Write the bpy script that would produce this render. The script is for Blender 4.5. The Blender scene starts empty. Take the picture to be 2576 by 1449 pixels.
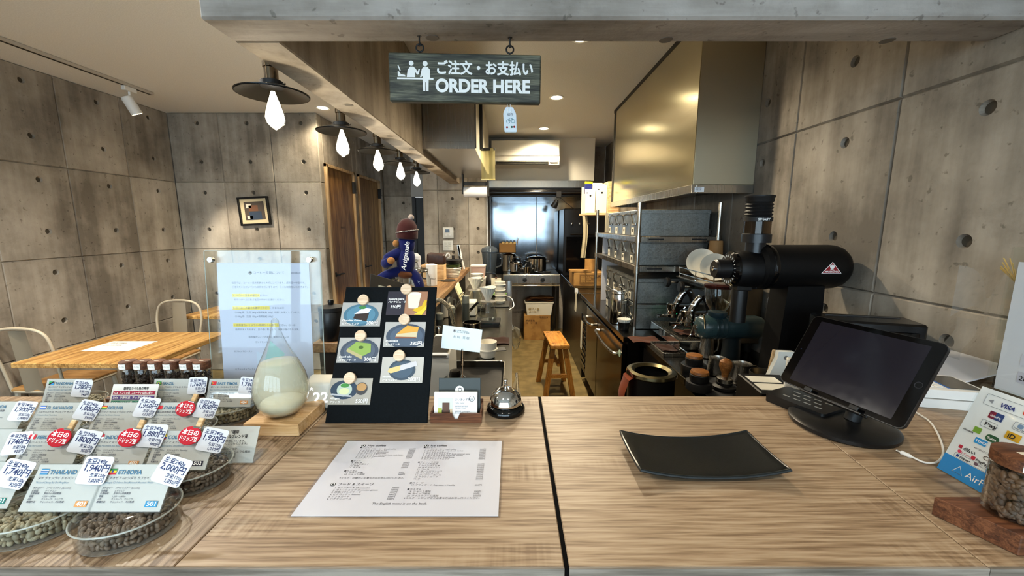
import bpy, bmesh, math, random
from mathutils import Vector, Matrix, Euler
PI = math.pi
scene = bpy.context.scene
COL = scene.collection

# ------------------------------------------------------------------ camera, sky, exposure
FPX, PITCH, EYE = 1000.0, math.atan(.159), 1.5
cam_data = bpy.data.cameras.new('camera')
cam_data.sensor_fit = 'HORIZONTAL'; cam_data.sensor_width = 36.0
cam_data.lens = 36.0 * FPX / 2576.0
cam_data.clip_start = .02; cam_data.clip_end = 200
cam = bpy.data.objects.new('camera', cam_data); COL.objects.link(cam)
cam.location = (0, 0, EYE); cam.rotation_euler = (PI/2 - PITCH, 0, 0)
scene.camera = cam
scene.view_settings.view_transform = 'Standard'
scene.view_settings.look = 'None'
scene.view_settings.exposure = 1.4
scene.view_settings.gamma = 1.0
scene.view_settings.use_curve_mapping = False
scene.cycles.use_denoising = True
scene.cycles.max_bounces = 7
scene.cycles.diffuse_bounces = 4
scene.cycles.glossy_bounces = 4
scene.cycles.use_adaptive_sampling = True
scene.cycles.adaptive_threshold = .1
scene.cycles.transparent_max_bounces = 16
scene.cycles.sample_clamp_indirect = 4.0
scene.cycles.caustics_reflective = False
scene.cycles.caustics_refractive = False

world = bpy.data.worlds.new('daylight'); scene.world = world
world.use_nodes = True
wb = world.node_tree.nodes['Background']
wb.inputs['Color'].default_value = (.66, .84, 1.0, 1); wb.inputs['Strength'].default_value = 3.4

DOWNLIGHT_W, TRACK_W, BULB_W = 30.0, 40.0, 1.3

# ------------------------------------------------------------------ picture point -> point on a real plane
_c, _s = math.cos(PITCH), math.sin(PITCH)
def _ray(px, py):
    u = -(py - 724.5) / FPX
    return Vector(((px - 1288) / FPX, _c + _s*u, u*_c - _s))
def PZ(px, py, z):
    d = _ray(px, py); return Vector((0, 0, EYE)) + d * ((z - EYE) / d.z)
def PY(px, py, y):
    d = _ray(px, py); return Vector((0, 0, EYE)) + d * (y / d.y)
def PX(px, py, x):
    d = _ray(px, py); return Vector((0, 0, EYE)) + d * (x / d.x)

# ------------------------------------------------------------------ materials
def lin(c):
    if isinstance(c, str):
        c = [int(c[i:i+2], 16) / 255 for i in (0, 2, 4)]
        c = [v/12.92 if v <= .04045 else ((v+.055)/1.055)**2.4 for v in c]
    return (c[0], c[1], c[2], 1)
def newmat(name):
    m = bpy.data.materials.new(name); m.use_nodes = True
    nt = m.node_tree; nt.nodes.clear()
    out = nt.nodes.new('ShaderNodeOutputMaterial')
    return m, nt, out
def N(nt, kind, **kw):
    n = nt.nodes.new(kind)
    for k, v in kw.items():
        if k.startswith('i_'):
            n.inputs[k[2:].replace('_', ' ')].default_value = v
        else:
            setattr(n, k, v)
    return n
def bsdf(nt, out, col, rough=.5, metal=0, spec=.5, trans=0, ior=1.45, emit=None, es=0, alpha=1, coat=0):
    b = nt.nodes.new('ShaderNodeBsdfPrincipled')
    b.inputs['Base Color'].default_value = lin(col)
    b.inputs['Roughness'].default_value = rough
    b.inputs['Metallic'].default_value = metal
    b.inputs['Specular IOR Level'].default_value = spec
    b.inputs['Transmission Weight'].default_value = trans
    b.inputs['IOR'].default_value = ior
    b.inputs['Alpha'].default_value = alpha
    b.inputs['Coat Weight'].default_value = coat
    if emit:
        b.inputs['Emission Color'].default_value = lin(emit); b.inputs['Emission Strength'].default_value = es
    nt.links.new(b.outputs[0], out.inputs[0])
    return b
_mc = {}
def flat(col, rough=.5, metal=0, **kw):
    key = (col, rough, metal, tuple(sorted(kw.items())))
    if key not in _mc:
        m, nt, out = newmat('plain_' + str(col).replace('(', '').replace(')', ''))
        b = bsdf(nt, out, col, rough, metal, **kw)
        if rough > .06 and 'emit' not in kw and not kw.get('trans'):
            # faint surface unevenness so nothing is perfectly uniform
            tc = N(nt, 'ShaderNodeTexCoord'); no = N(nt, 'ShaderNodeTexNoise', i_Scale=60.0, i_Detail=2.0)
            nt.links.new(tc.outputs['Object'], no.inputs['Vector'])
            mr = N(nt, 'ShaderNodeMapRange', i_To_Min=max(.02, rough-.05), i_To_Max=min(1, rough+.05))
            nt.links.new(no.outputs[0], mr.inputs[0]); nt.links.new(mr.outputs[0], b.inputs['Roughness'])
        _mc[key] = m
    return _mc[key]
def ramp(nt, stops):
    r = nt.nodes.new('ShaderNodeValToRGB'); e = r.color_ramp.elements
    while len(e) < len(stops): e.new(.5)
    for el, (p, c) in zip(e, stops):
        el.position = p; el.color = lin(c)
    return r
def concrete(name, c1, c2, c3, streak=(7, 7, .55), world=True, tint=.16, rough=.75, pits=True, stain=.45):
    m, nt, out = newmat(name); L = nt.links.new
    b = bsdf(nt, out, c2, rough, spec=.3)
    geo = N(nt, 'ShaderNodeNewGeometry'); tc = N(nt, 'ShaderNodeTexCoord')
    src = geo.outputs['Position'] if world else tc.outputs['Object']
    oi = N(nt, 'ShaderNodeObjectInfo')
    big = N(nt, 'ShaderNodeTexNoise', i_Scale=2.2, i_Detail=6.0, i_Roughness=.62); L(src, big.inputs['Vector'])
    mp = N(nt, 'ShaderNodeMapping'); mp.inputs['Scale'].default_value = streak; L(src, mp.inputs['Vector'])
    st = N(nt, 'ShaderNodeTexNoise', i_Scale=1.6, i_Detail=5.0, i_Roughness=.6); L(mp.outputs[0], st.inputs['Vector'])
    mix = N(nt, 'ShaderNodeMath', operation='MULTIPLY_ADD'); mix.inputs[1].default_value = .55
    L(big.outputs[0], mix.inputs[0])
    sc = N(nt, 'ShaderNodeMath', operation='MULTIPLY'); sc.inputs[1].default_value = stain; L(st.outputs[0], sc.inputs[0]); L(sc.outputs[0], mix.inputs[2])
    rd = N(nt, 'ShaderNodeMath', operation='MULTIPLY_ADD'); rd.inputs[1].default_value = tint; L(oi.outputs['Random'], rd.inputs[0]); L(mix.outputs[0], rd.inputs[2])
    cr = ramp(nt, [(.38, c1), (.51, c2), (.66, c3)]); L(rd.outputs[0], cr.inputs[0])
    # blotches of darker damp stain
    bl = N(nt, 'ShaderNodeTexNoise', i_Scale=5.5, i_Detail=8.0, i_Roughness=.72); L(src, bl.inputs['Vector'])
    br = N(nt, 'ShaderNodeMapRange', i_From_Min=.55, i_From_Max=.75, i_To_Min=0.0, i_To_Max=.42); L(bl.outputs[0], br.inputs[0])
    m1 = N(nt, 'ShaderNodeMixRGB', blend_type='MULTIPLY'); m1.inputs[2].default_value = (.42, .40, .37, 1)
    L(br.outputs[0], m1.inputs[0]); L(cr.outputs[0], m1.inputs[1])
    last = m1.outputs[0]
    fine = N(nt, 'ShaderNodeTexNoise', i_Scale=90.0, i_Detail=4.0); L(src, fine.inputs['Vector'])
    if pits:
        vo = N(nt, 'ShaderNodeTexNoise', i_Scale=38.0, i_Detail=3.0, i_Roughness=.5); L(src, vo.inputs['Vector'])
        pr = N(nt, 'ShaderNodeMapRange', i_From_Min=.66, i_From_Max=.72, i_To_Min=0.0, i_To_Max=.6); L(vo.outputs[0], pr.inputs[0])
        m2 = N(nt, 'ShaderNodeMixRGB', blend_type='MULTIPLY'); m2.inputs[2].default_value = (.35, .34, .32, 1)
        L(pr.outputs[0], m2.inputs[0]); L(last, m2.inputs[1]); last = m2.outputs[0]
    L(last, b.inputs['Base Color'])
    add = N(nt, 'ShaderNodeMath', operation='ADD'); L(fine.outputs[0], add.inputs[0]); L(bl.outputs[0], add.inputs[1])
    bp = N(nt, 'ShaderNodeBump', i_Strength=.25, i_Distance=.004); L(add.outputs[0], bp.inputs['Height']); L(bp.outputs[0], b.inputs['Normal'])
    return m
def wood(name, c1, c2, c3, axis=0, scale=1.0, rough=.45, stretch=14, bump=.12, saw=False, spec=.4, rgh=.62, fine=.35, fs=9):
    """grain runs along local axis"""
    m, nt, out = newmat(name); L = nt.links.new
    b = bsdf(nt, out, c2, rough, spec=spec)
    tc = N(nt, 'ShaderNodeTexCoord'); oi = N(nt, 'ShaderNodeObjectInfo')
    off = N(nt, 'ShaderNodeVectorMath', operation='MULTIPLY_ADD')
    off.inputs[1].default_value = (3.1, 5.7, 7.3)
    L(oi.outputs['Random'], off.inputs[0]); L(tc.outputs['Object'], off.inputs[2])
    mp = N(nt, 'ShaderNodeMapping'); s = [stretch*scale]*3; s[axis] = 1.1*scale
    mp.inputs['Scale'].default_value = s; L(off.outputs[0], mp.inputs['Vector'])
    n1 = N(nt, 'ShaderNodeTexNoise', i_Scale=1.6, i_Detail=9.0, i_Roughness=rgh, i_Distortion=.6); L(mp.outputs[0], n1.inputs['Vector'])
    mp2 = N(nt, 'ShaderNodeMapping'); s2 = [stretch*fs*scale]*3; s2[axis] = 7*scale
    mp2.inputs['Scale'].default_value = s2; L(off.outputs[0], mp2.inputs['Vector'])
    n2 = N(nt, 'ShaderNodeTexNoise', i_Scale=1.0, i_Detail=3.0); L(mp2.outputs[0], n2.inputs['Vector'])
    ad = N(nt, 'ShaderNodeMath', operation='MULTIPLY_ADD'); ad.inputs[1].default_value = fine
    L(n2.outputs[0], ad.inputs[0])
    ml = N(nt, 'ShaderNodeMath', operation='MULTIPLY'); ml.inputs[1].default_value = 1.02-fine; L(n1.outputs[0], ml.inputs[0]); L(ml.outputs[0], ad.inputs[2])
    h = ad.outputs[0]
    if saw:      # fine rough-sawn marks across the grain in patches
        mp3 = N(nt, 'ShaderNodeMapping'); s3 = [6.0]*3; s3[axis] = 150.0; mp3.inputs['Scale'].default_value = s3
        L(tc.outputs['Object'], mp3.inputs['Vector'])
        n3 = N(nt, 'ShaderNodeTexNoise', i_Scale=1.0, i_Detail=1.0); L(mp3.outputs[0], n3.inputs['Vector'])
        mp4 = N(nt, 'ShaderNodeMapping'); s4 = [9.0]*3; s4[axis] = 2.5; mp4.inputs['Scale'].default_value = s4
        L(tc.outputs['Object'], mp4.inputs['Vector'])
        n4 = N(nt, 'ShaderNodeTexNoise', i_Scale=1.0, i_Detail=2.0); L(mp4.outputs[0], n4.inputs['Vector'])
        r4 = N(nt, 'ShaderNodeMapRange', i_From_Min=.52, i_From_Max=.68, i_To_Min=0.0, i_To_Max=.5); L(n4.outputs[0], r4.inputs[0])
        c3_ = N(nt, 'ShaderNodeMath', operation='SUBTRACT'); c3_.inputs[1].default_value = .5; L(n3.outputs[0], c3_.inputs[0])
        mm = N(nt, 'ShaderNodeMath', operation='MULTIPLY_ADD'); L(c3_.outputs[0], mm.inputs[0]); L(r4.outputs[0], mm.inputs[1]); L(h, mm.inputs[2]); h = mm.outputs[0]
    cr = ramp(nt, [(.38, c1), (.5, c2), (.62, c3)]); L(h, cr.inputs[0]); L(cr.outputs[0], b.inputs['Base Color'])
    bp = N(nt, 'ShaderNodeBump', i_Strength=bump, i_Distance=.002); L(h, bp.inputs['Height']); L(bp.outputs[0], b.inputs['Normal'])
    rr = N(nt, 'ShaderNodeMapRange', i_To_Min=rough+.12, i_To_Max=rough-.08); L(h, rr.inputs[0]); L(rr.outputs[0], b.inputs['Roughness'])
    return m
def steel(name, col='b8b6b0', rough=.28, axis=0, aniso=False, spread=.05):
    m, nt, out = newmat(name); L = nt.links.new
    b = bsdf(nt, out, col, rough, 1.0)
    tc = N(nt, 'ShaderNodeTexCoord'); mp = N(nt, 'ShaderNodeMapping'); s = [260.0]*3; s[axis] = 2.0
    mp.inputs['Scale'].default_value = s; L(tc.outputs['Object'], mp.inputs['Vector'])
    no = N(nt, 'ShaderNodeTexNoise', i_Scale=1.0, i_Detail=2.0); L(mp.outputs[0], no.inputs['Vector'])
    mr = N(nt, 'ShaderNodeMapRange', i_To_Min=max(.03, rough-spread), i_To_Max=rough+spread); L(no.outputs[0], mr.inputs[0]); L(mr.outputs[0], b.inputs['Roughness'])
    if aniso:
        bp = N(nt, 'ShaderNodeBump', i_Strength=.04, i_Distance=.001); L(no.outputs[0], bp.inputs['Height']); L(bp.outputs[0], b.inputs['Normal'])
    return m
def galv(name):
    m, nt, out = newmat(name); L = nt.links.new
    b = bsdf(nt, out, '8d9090', .38, .9)
    tc = N(nt, 'ShaderNodeTexCoord'); vo = N(nt, 'ShaderNodeTexVoronoi', i_Scale=150.0); L(tc.outputs['Object'], vo.inputs['Vector'])
    cr = ramp(nt, [(0, '7f8381'), (1, '9a9d9b')]); L(vo.outputs['Color'], cr.inputs[0]); L(cr.outputs[0], b.inputs['Base Color'])
    mr = N(nt, 'ShaderNodeMapRange', i_To_Min=.28, i_To_Max=.5); L(vo.outputs['Color'], mr.inputs[0]); L(mr.outputs[0], b.inputs['Roughness'])
    return m
def pane(name, tint=(.97, .985, .98), rough=.02, refl=1.45, haze=0.0, hazecol='ffffff', edge=5.0):
    """thin clear sheet: mirror reflection by angle, the rest passes straight through"""
    m, nt, out = newmat(name); L = nt.links.new
    geo = N(nt, 'ShaderNodeNewGeometry'); dt_ = N(nt, 'ShaderNodeVectorMath', operation='DOT_PRODUCT')
    L(geo.outputs['Incoming'], dt_.inputs[0]); L(geo.outputs['Normal'], dt_.inputs[1])
    ab_ = N(nt, 'ShaderNodeMath', operation='ABSOLUTE'); L(dt_.outputs['Value'], ab_.inputs[0])
    om = N(nt, 'ShaderNodeMath', operation='SUBTRACT'); om.inputs[0].default_value = 1.0; L(ab_.outputs[0], om.inputs[1])
    pw = N(nt, 'ShaderNodeMath', operation='POWER'); pw.inputs[1].default_value = edge; L(om.outputs[0], pw.inputs[0])
    f0 = ((refl-1)/(refl+1))**2
    fr = N(nt, 'ShaderNodeMath', operation='MULTIPLY_ADD'); fr.inputs[1].default_value = 1-f0; fr.inputs[2].default_value = f0; L(pw.outputs[0], fr.inputs[0])
    tr = N(nt, 'ShaderNodeBsdfTransparent'); tr.inputs[0].default_value = (*tint, 1)
    gl = N(nt, 'ShaderNodeBsdfGlossy'); gl.inputs['Roughness'].default_value = rough
    mx = N(nt, 'ShaderNodeMixShader'); L(fr.outputs[0], mx.inputs[0]); L(tr.outputs[0], mx.inputs[1]); L(gl.outputs[0], mx.inputs[2])
    last = mx.outputs[0]
    if haze:
        df = N(nt, 'ShaderNodeBsdfDiffuse'); df.inputs[0].default_value = lin(hazecol)
        m2 = N(nt, 'ShaderNodeMixShader'); m2.inputs[0].default_value = haze; L(last, m2.inputs[1]); L(df.outputs[0], m2.inputs[2]); last = m2.outputs[0]
    L(last, out.inputs[0])
    return m
def glow(name, col, strength):
    m, nt, out = newmat(name)
    e = N(nt, 'ShaderNodeEmission'); e.inputs[0].default_value = lin(col); e.inputs[1].default_value = strength
    nt.links.new(e.outputs[0], out.inputs[0]); return m
def fabric(name, col, rough=.9, scale=300.0):
    m, nt, out = newmat(name); L = nt.links.new
    b = bsdf(nt, out, col, rough, spec=.2); b.inputs['Sheen Weight'].default_value = .15
    tc = N(nt, 'ShaderNodeTexCoord'); no = N(nt, 'ShaderNodeTexNoise', i_Scale=scale, i_Detail=2.0); L(tc.outputs['Object'], no.inputs['Vector'])
    bp = N(nt, 'ShaderNodeBump', i_Strength=.35, i_Distance=.001); L(no.outputs[0], bp.inputs['Height']); L(bp.outputs[0], b.inputs['Normal'])
    return m
def speck(name, c1, c2, scale=30, rough=.6, lo=.4, hi=.6, bump=.1, spec=.5):
    m, nt, out = newmat(name); L = nt.links.new
    b = bsdf(nt, out, c1, rough, spec=spec)
    tc = N(nt, 'ShaderNodeTexCoord'); no = N(nt, 'ShaderNodeTexNoise', i_Scale=scale, i_Detail=4.0); L(tc.outputs['Object'], no.inputs['Vector'])
    cr = ramp(nt, [(lo, c1), (hi, c2)]); L(no.outputs[0], cr.inputs[0]); L(cr.outputs[0], b.inputs['Base Color'])
    bp = N(nt, 'ShaderNodeBump', i_Strength=bump, i_Distance=.002); L(no.outputs[0], bp.inputs['Height']); L(bp.outputs[0], b.inputs['Normal'])
    return m

CONC = concrete('board_concrete', '736b60', 'a0978a', 'beb6a9', tint=.10, stain=.3)
PLUGM = flat('4a443a', .9)
BEAMC = concrete('beam_concrete', '776f67', 'a39b93', 'c4bdb6', streak=(1.0, 8, 8), rough=.7, stain=.5, tint=0)
BEAMY = concrete('beam_concrete_long', '6f6658', '998d7d', 'b4a897', streak=(6, 6, .5), rough=.7, stain=.55, tint=0)
PLASTER = speck('white_ceiling_paper', 'e8e8e6', 'f1f1ef', 160, .85, bump=.2)
OAK = wood('counter_oak', '735c45', '947c61', 'a99378', axis=0, scale=1.6, rough=.42, saw=True, stretch=30, rgh=.7, fine=.68, fs=5)
OAKY = wood('counter_oak_deep', '614d39', '866f57', '9d886e', axis=1, scale=1.6, rough=.42, saw=True, stretch=30, rgh=.7, fine=.68, fs=5)
OAKEDGE = wood('counter_edge_oak', '4d463e', '6d655b', '8d857a', axis=0, scale=1.4, rough=.55, stretch=16)
TABLEW = wood('table_zebra_oak', '6f4e28', '9c7642', 'c09c62', axis=1, scale=1.0, rough=.35, stretch=22)
LEDGEW = wood('ledge_wood', '5f452c', '7f6040', '997a54', axis=1, rough=.4)
DOORW = wood('door_wood', '5c3d1e', '7f5a30', 'a07a48', axis=2, rough=.4, stretch=10, scale=.8)
FRAMEW = wood('door_frame_wood', '8a6b48', 'a88a63', 'bb9f78', axis=2, rough=.45)
WALNUT = wood('walnut', '3a2013', '56331f', '73482e', axis=0, scale=4, rough=.45)
PALEW = wood('pale_pine', 'b58c5c', 'd0aa78', 'dfc096', axis=0, scale=3, rough=.5)
BEECH = wood('beech_disc', 'c9a987', 'dcc0a0', 'e8d2b8', axis=0, scale=14, rough=.5)
STOOLW = wood('stool_wood', '8e5a22', 'b47a34', 'c9944c', axis=1, scale=3, rough=.35)
STOOLL = wood('stool_leg_wood', '84531f', 'a8702f', 'bd8842', axis=2, scale=3, rough=.35)
SIGNW = wood('sign_wood', '22231d', '3f4036', '6a6a58', axis=0, scale=3.0, rough=.5, stretch=11, bump=.3)
SS = steel('stainless', 'b5b0a6', .26, axis=2)
SSH = steel('stainless_top', '8a867b', .24, axis=1)
SSD = steel('stainless_dark', '57544e', .22, axis=1)
CHROME = flat('d8d8d6', .06, 1.0)
GALV = galv('galvanised_tin')
BLACK = flat('0d0d0e', .35)
BLACKM = flat('121213', .55)
GLOSSB = flat('060607', .08)
WHITE = flat('e9e8e3', .4)
PAPER = flat('eeeef0', .8)
CREAM = flat('e4dcc2', .45)
CERAM = flat('e2dccb', .3)
CLEAR = pane('clear_acrylic', refl=1.42)
GLASS = pane('clear_glass', tint=(.90, .93, .92), refl=1.55, edge=2.6)
INK = flat('1c2440', .6)
INKB = flat('17171a', .6)
WINK = flat('f2f2ef', .55)
# ------------------------------------------------------------------ mesh helpers
def B(): return bmesh.new()
def box(bm, x0, x1, y0, y1, z0, z1, bev=0.0, seg=1):
    r = bmesh.ops.create_cube(bm, size=1)
    vs = r['verts']
    for v in vs:
        v.co = Vector((x0 + (v.co.x+.5)*(x1-x0), y0 + (v.co.y+.5)*(y1-y0), z0 + (v.co.z+.5)*(z1-z0)))
    if bev:
        es = list({e for v in vs for e in v.link_edges})
        bmesh.ops.bevel(bm, geom=es, offset=bev, segments=seg, affect='EDGES', profile=.5)
    return bm
def lathe(bm, prof, n=24, c=(0, 0, 0), sx=1.0, sy=1.0, axis='z', cap=True):
    """prof: [(r, h)...] turned about the axis through c"""
    rings = []
    def pt(r, h, a):
        x, y = r*math.cos(a)*sx, r*math.sin(a)*sy
        if axis == 'z': p = (x, y, h)
        elif axis == 'x': p = (h, x, y)
        else: p = (x, h, y)
        return (p[0]+c[0], p[1]+c[1], p[2]+c[2])
    for r, h in prof:
        if r < 1e-6:
            rings.append([bm.verts.new(pt(0, h, 0))])
        else:
            rings.append([bm.verts.new(pt(r, h, 2*PI*i/n)) for i in range(n)])
    flip = (axis == 'y')
    for a, b in zip(rings, rings[1:]):
        for i in range(n):
            j = (i+1) % n
            if len(a) == 1 and len(b) == 1: continue
            if len(a) == 1: f = [a[0], b[j], b[i]]
            elif len(b) == 1: f = [a[i], a[j], b[0]]
            else: f = [a[i], a[j], b[j], b[i]]
            try: bm.faces.new(f)
            except ValueError: pass
    if cap:
        if len(rings[0]) > 1: bm.faces.new(rings[0][::-1])
        if len(rings[-1]) > 1: bm.faces.new(rings[-1])
    return bm
def cyl(bm, r, z0, z1, c=(0, 0, 0), n=24, axis='z', bev=0.0):
    if bev: pr = [(r-bev, z0), (r, z0+bev), (r, z1-bev), (r-bev, z1)]
    else: pr = [(r, z0), (r, z1)]
    return lathe(bm, pr, n, c, axis=axis)
def tube(bm, pts, r, n=8, closed=False, cap=True):
    pts = [Vector(p) for p in pts]; m = len(pts)
    rs = r if isinstance(r, (list, tuple)) else [r]*m
    up = None; rings = []
    for i, p in enumerate(pts):
        if closed: t = pts[(i+1) % m] - pts[i-1]
        else: t = pts[min(i+1, m-1)] - pts[max(i-1, 0)]
        t.normalize()
        if up is None:
            up = Vector((0, 0, 1)) if abs(t.z) < .9 else Vector((1, 0, 0))
        side = t.cross(up)
        if side.length < 1e-5: side = t.orthogonal()
        side.normalize(); up = side.cross(t).normalized()
        rings.append([bm.verts.new(p + (side*math.cos(2*PI*k/n) + up*math.sin(2*PI*k/n))*rs[i]) for k in range(n)])
    rng = range(m) if closed else range(m-1)
    for i in rng:
        a, b = rings[i], rings[(i+1) % m]
        for k in range(n):
            l = (k+1) % n
            bm.faces.new([a[k], b[k], b[l], a[l]])
    if cap and not closed:
        bm.faces.new(rings[0]); bm.faces.new(rings[-1][::-1])
    return bm
def smooth_path(pts, k=6, closed=False):
    P = [Vector(p) for p in pts]; out = []; m = len(P)
    rng = range(m) if closed else range(m-1)
    for i in rng:
        p0 = P[i-1] if (i > 0 or closed) else P[0]*2-P[1]
        p1, p2 = P[i], P[(i+1) % m]
        p3 = P[(i+2) % m] if (i+2 < m or closed) else p2*2-p1
        for q in range(k):
            t = q/k
            out.append(.5*((2*p1) + (p2-p0)*t + (2*p0-5*p1+4*p2-p3)*t*t + (3*p1-p0-3*p2+p3)*t**3))
    if not closed: out.append(P[-1])
    return out
def prism(bm, poly, h0, h1, plane='xy'):
    """extrude a 2-D outline between h0 and h1 along the remaining axis"""
    def pt(a, b, h):
        return {'xy': (a, b, h), 'xz': (a, h, b), 'yz': (h, a, b)}[plane]
    lo = [bm.verts.new(pt(a, b, h0)) for a, b in poly]
    hi = [bm.verts.new(pt(a, b, h1)) for a, b in poly]
    n = len(poly)
    fs = [bm.faces.new(lo[::-1]), bm.faces.new(hi)]
    for i in range(n):
        j = (i+1) % n
        fs.append(bm.faces.new([lo[i], lo[j], hi[j], hi[i]]))
    return bm
def rrect(w, h, r, k=4, cx=0, cy=0):
    out = []
    for (sx, sy, a0) in ((1, -1, -PI/2), (1, 1, 0), (-1, 1, PI/2), (-1, -1, PI)):
        for i in range(k+1):
            a = a0 + PI/2*i/k
            out.append((cx + sx*(w/2-r) + r*math.cos(a), cy + sy*(h/2-r) + r*math.sin(a)))
    return out
def blob(bm, c, r, seg=16, rings=10, rot=None):
    M = Matrix.Translation(Vector(c)) @ (rot.to_matrix().to_4x4() if rot else Matrix()) @ Matrix.Diagonal((r[0], r[1], r[2], 1))
    bmesh.ops.create_uvsphere(bm, u_segments=seg, v_segments=rings, radius=1, matrix=M)
    return bm
def quad(bm, pts):
    bm.faces.new([bm.verts.new(p) for p in pts]); return bm
def grid(bm, nu, nv, fn, thick=0.0):
    vs = [[bm.verts.new(fn(i/nu, j/nv)) for j in range(nv+1)] for i in range(nu+1)]
    fs = [bm.faces.new([vs[i][j], vs[i+1][j], vs[i+1][j+1], vs[i][j+1]]) for i in range(nu) for j in range(nv)]
    if thick:
        bmesh.ops.solidify(bm, geom=fs, thickness=thick)
    return bm
def finish(name, bm, m, smooth=True, ang=35):
    bmesh.ops.recalc_face_normals(bm, faces=bm.faces)
    me = bpy.data.meshes.new(name); bm.to_mesh(me); bm.free()
    if smooth:
        me.shade_smooth(); me.set_sharp_from_angle(angle=math.radians(ang))
    if m: me.materials.append(m)
    return me
def link(name, me, parent=None, loc=None, rot=None):
    o = bpy.data.objects.new(name, me); COL.objects.link(o)
    if parent: o.parent = parent
    if loc is not None: o.location = loc
    if rot is not None: o.rotation_euler = rot
    return o
def obj(name, bm, m, parent=None, loc=None, rot=None, smooth=True, ang=35, label=None):
    o = link(name, finish(name, bm, m, smooth, ang), parent, loc, rot)
    if label: o['label'] = label
    return o
def thing(name, label, cat, loc=(0, 0, 0), rot=(0, 0, 0), group=None):
    o = bpy.data.objects.new(name, None); COL.objects.link(o); o.empty_display_size = .05
    o.location = loc; o.rotation_euler = rot; tag(o, label, cat, group); return o
def tag(o, label, cat, group=None, kind=None):
    o['label'] = label; o['category'] = cat
    if group: o['group'] = group
    if kind: o['kind'] = kind
    return o
def struct(name, bm, m, parent=None, **kw):
    o = obj(name, bm, m, parent, **kw)
    if not parent: o['kind'] = 'structure'
    return o
def dup(root, loc, rot=None, label=None):
    r = root.copy(); COL.objects.link(r); r.location = loc
    if rot is not None: r.rotation_euler = rot
    if label: r['label'] = label
    for ch in list(root.children):
        c = ch.copy(); COL.objects.link(c); c.parent = r
        for g in list(ch.children):
            d = g.copy(); COL.objects.link(d); d.parent = c
    return r
_tc = {}
_ts = bpy.data.scenes.new('type_setting')
def textmesh(s, bold, align, lh, res=2):
    key = (s, bold, align, lh, res)
    if key in _tc: return _tc[key]
    cu = bpy.data.curves.new('lettering', 'FONT'); cu.body = s; cu.size = 1; cu.offset = bold
    cu.align_x = align; cu.resolution_u = res; cu.space_line = lh
    o = bpy.data.objects.new('lettering', cu); _ts.collection.objects.link(o)
    vl = _ts.view_layers[0]; vl.update(); dg = vl.depsgraph
    me = bpy.data.meshes.new_from_object(o.evaluated_get(dg))
    bpy.data.objects.remove(o); bpy.data.curves.remove(cu)
    _tc[key] = me
    return me
def text(parent, s, pos, size, m, rot=(PI/2, 0, 0), bold=0.0, align='LEFT', width=None, lh=1.0, name='lettering', italic=0.0, heavy=0.0):
    """flat print; size = letter height factor; width squeezes or stretches the line to that length"""
    me = textmesh(s, bold, align, lh, 8 if size > .02 else (4 if size > .0068 else 2)).copy(); me.name = name
    xs = [v.co.x for v in me.vertices]
    if not xs: return None
    if italic:
        for v in me.vertices: v.co.x += v.co.y*italic
    sx = size
    if width: sx = width/max(1e-6, max(xs)-min(xs))
    for v in me.vertices: v.co.x *= sx; v.co.y *= size
    if heavy:      # thicken the strokes by repeating the outline around itself
        bm = bmesh.new(); bm.from_mesh(me); src = list(bm.verts)+list(bm.edges)+list(bm.faces)
        for k in range(8):
            r = bmesh.ops.duplicate(bm, geom=src); a = k*PI/4
            for v in r['geom']:
                if isinstance(v, bmesh.types.BMVert): v.co.x += heavy*math.cos(a); v.co.y += heavy*math.sin(a); v.co.z += .00004*(k+1)
        bm.to_mesh(me); bm.free()
    me.materials.clear(); me.materials.append(m)
    return link(name, me, parent, pos, rot)

# ------------------------------------------------------------------ room
CEIL, XL, XR = 2.55, -3.275, 1.275
YBL, XD, YTH, YBK = 3.98, -1.86, 4.90, 5.65      # picture wall, door wall, control-panel wall, cooking bay
FLOORM = speck('floor_concrete', '6b5c3a', '8a774e', 9, .35, .35, .65, .05)
struct('floor', box(B(), XL-.1, XR+.1, -2.6, 6.4, -.05, 0), FLOORM)
bm = box(B(), XL-.1, XR+.1, -2.6, 6.4, CEIL, CEIL+.05); ceil_o = struct('ceiling', bm, PLASTER)

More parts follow.
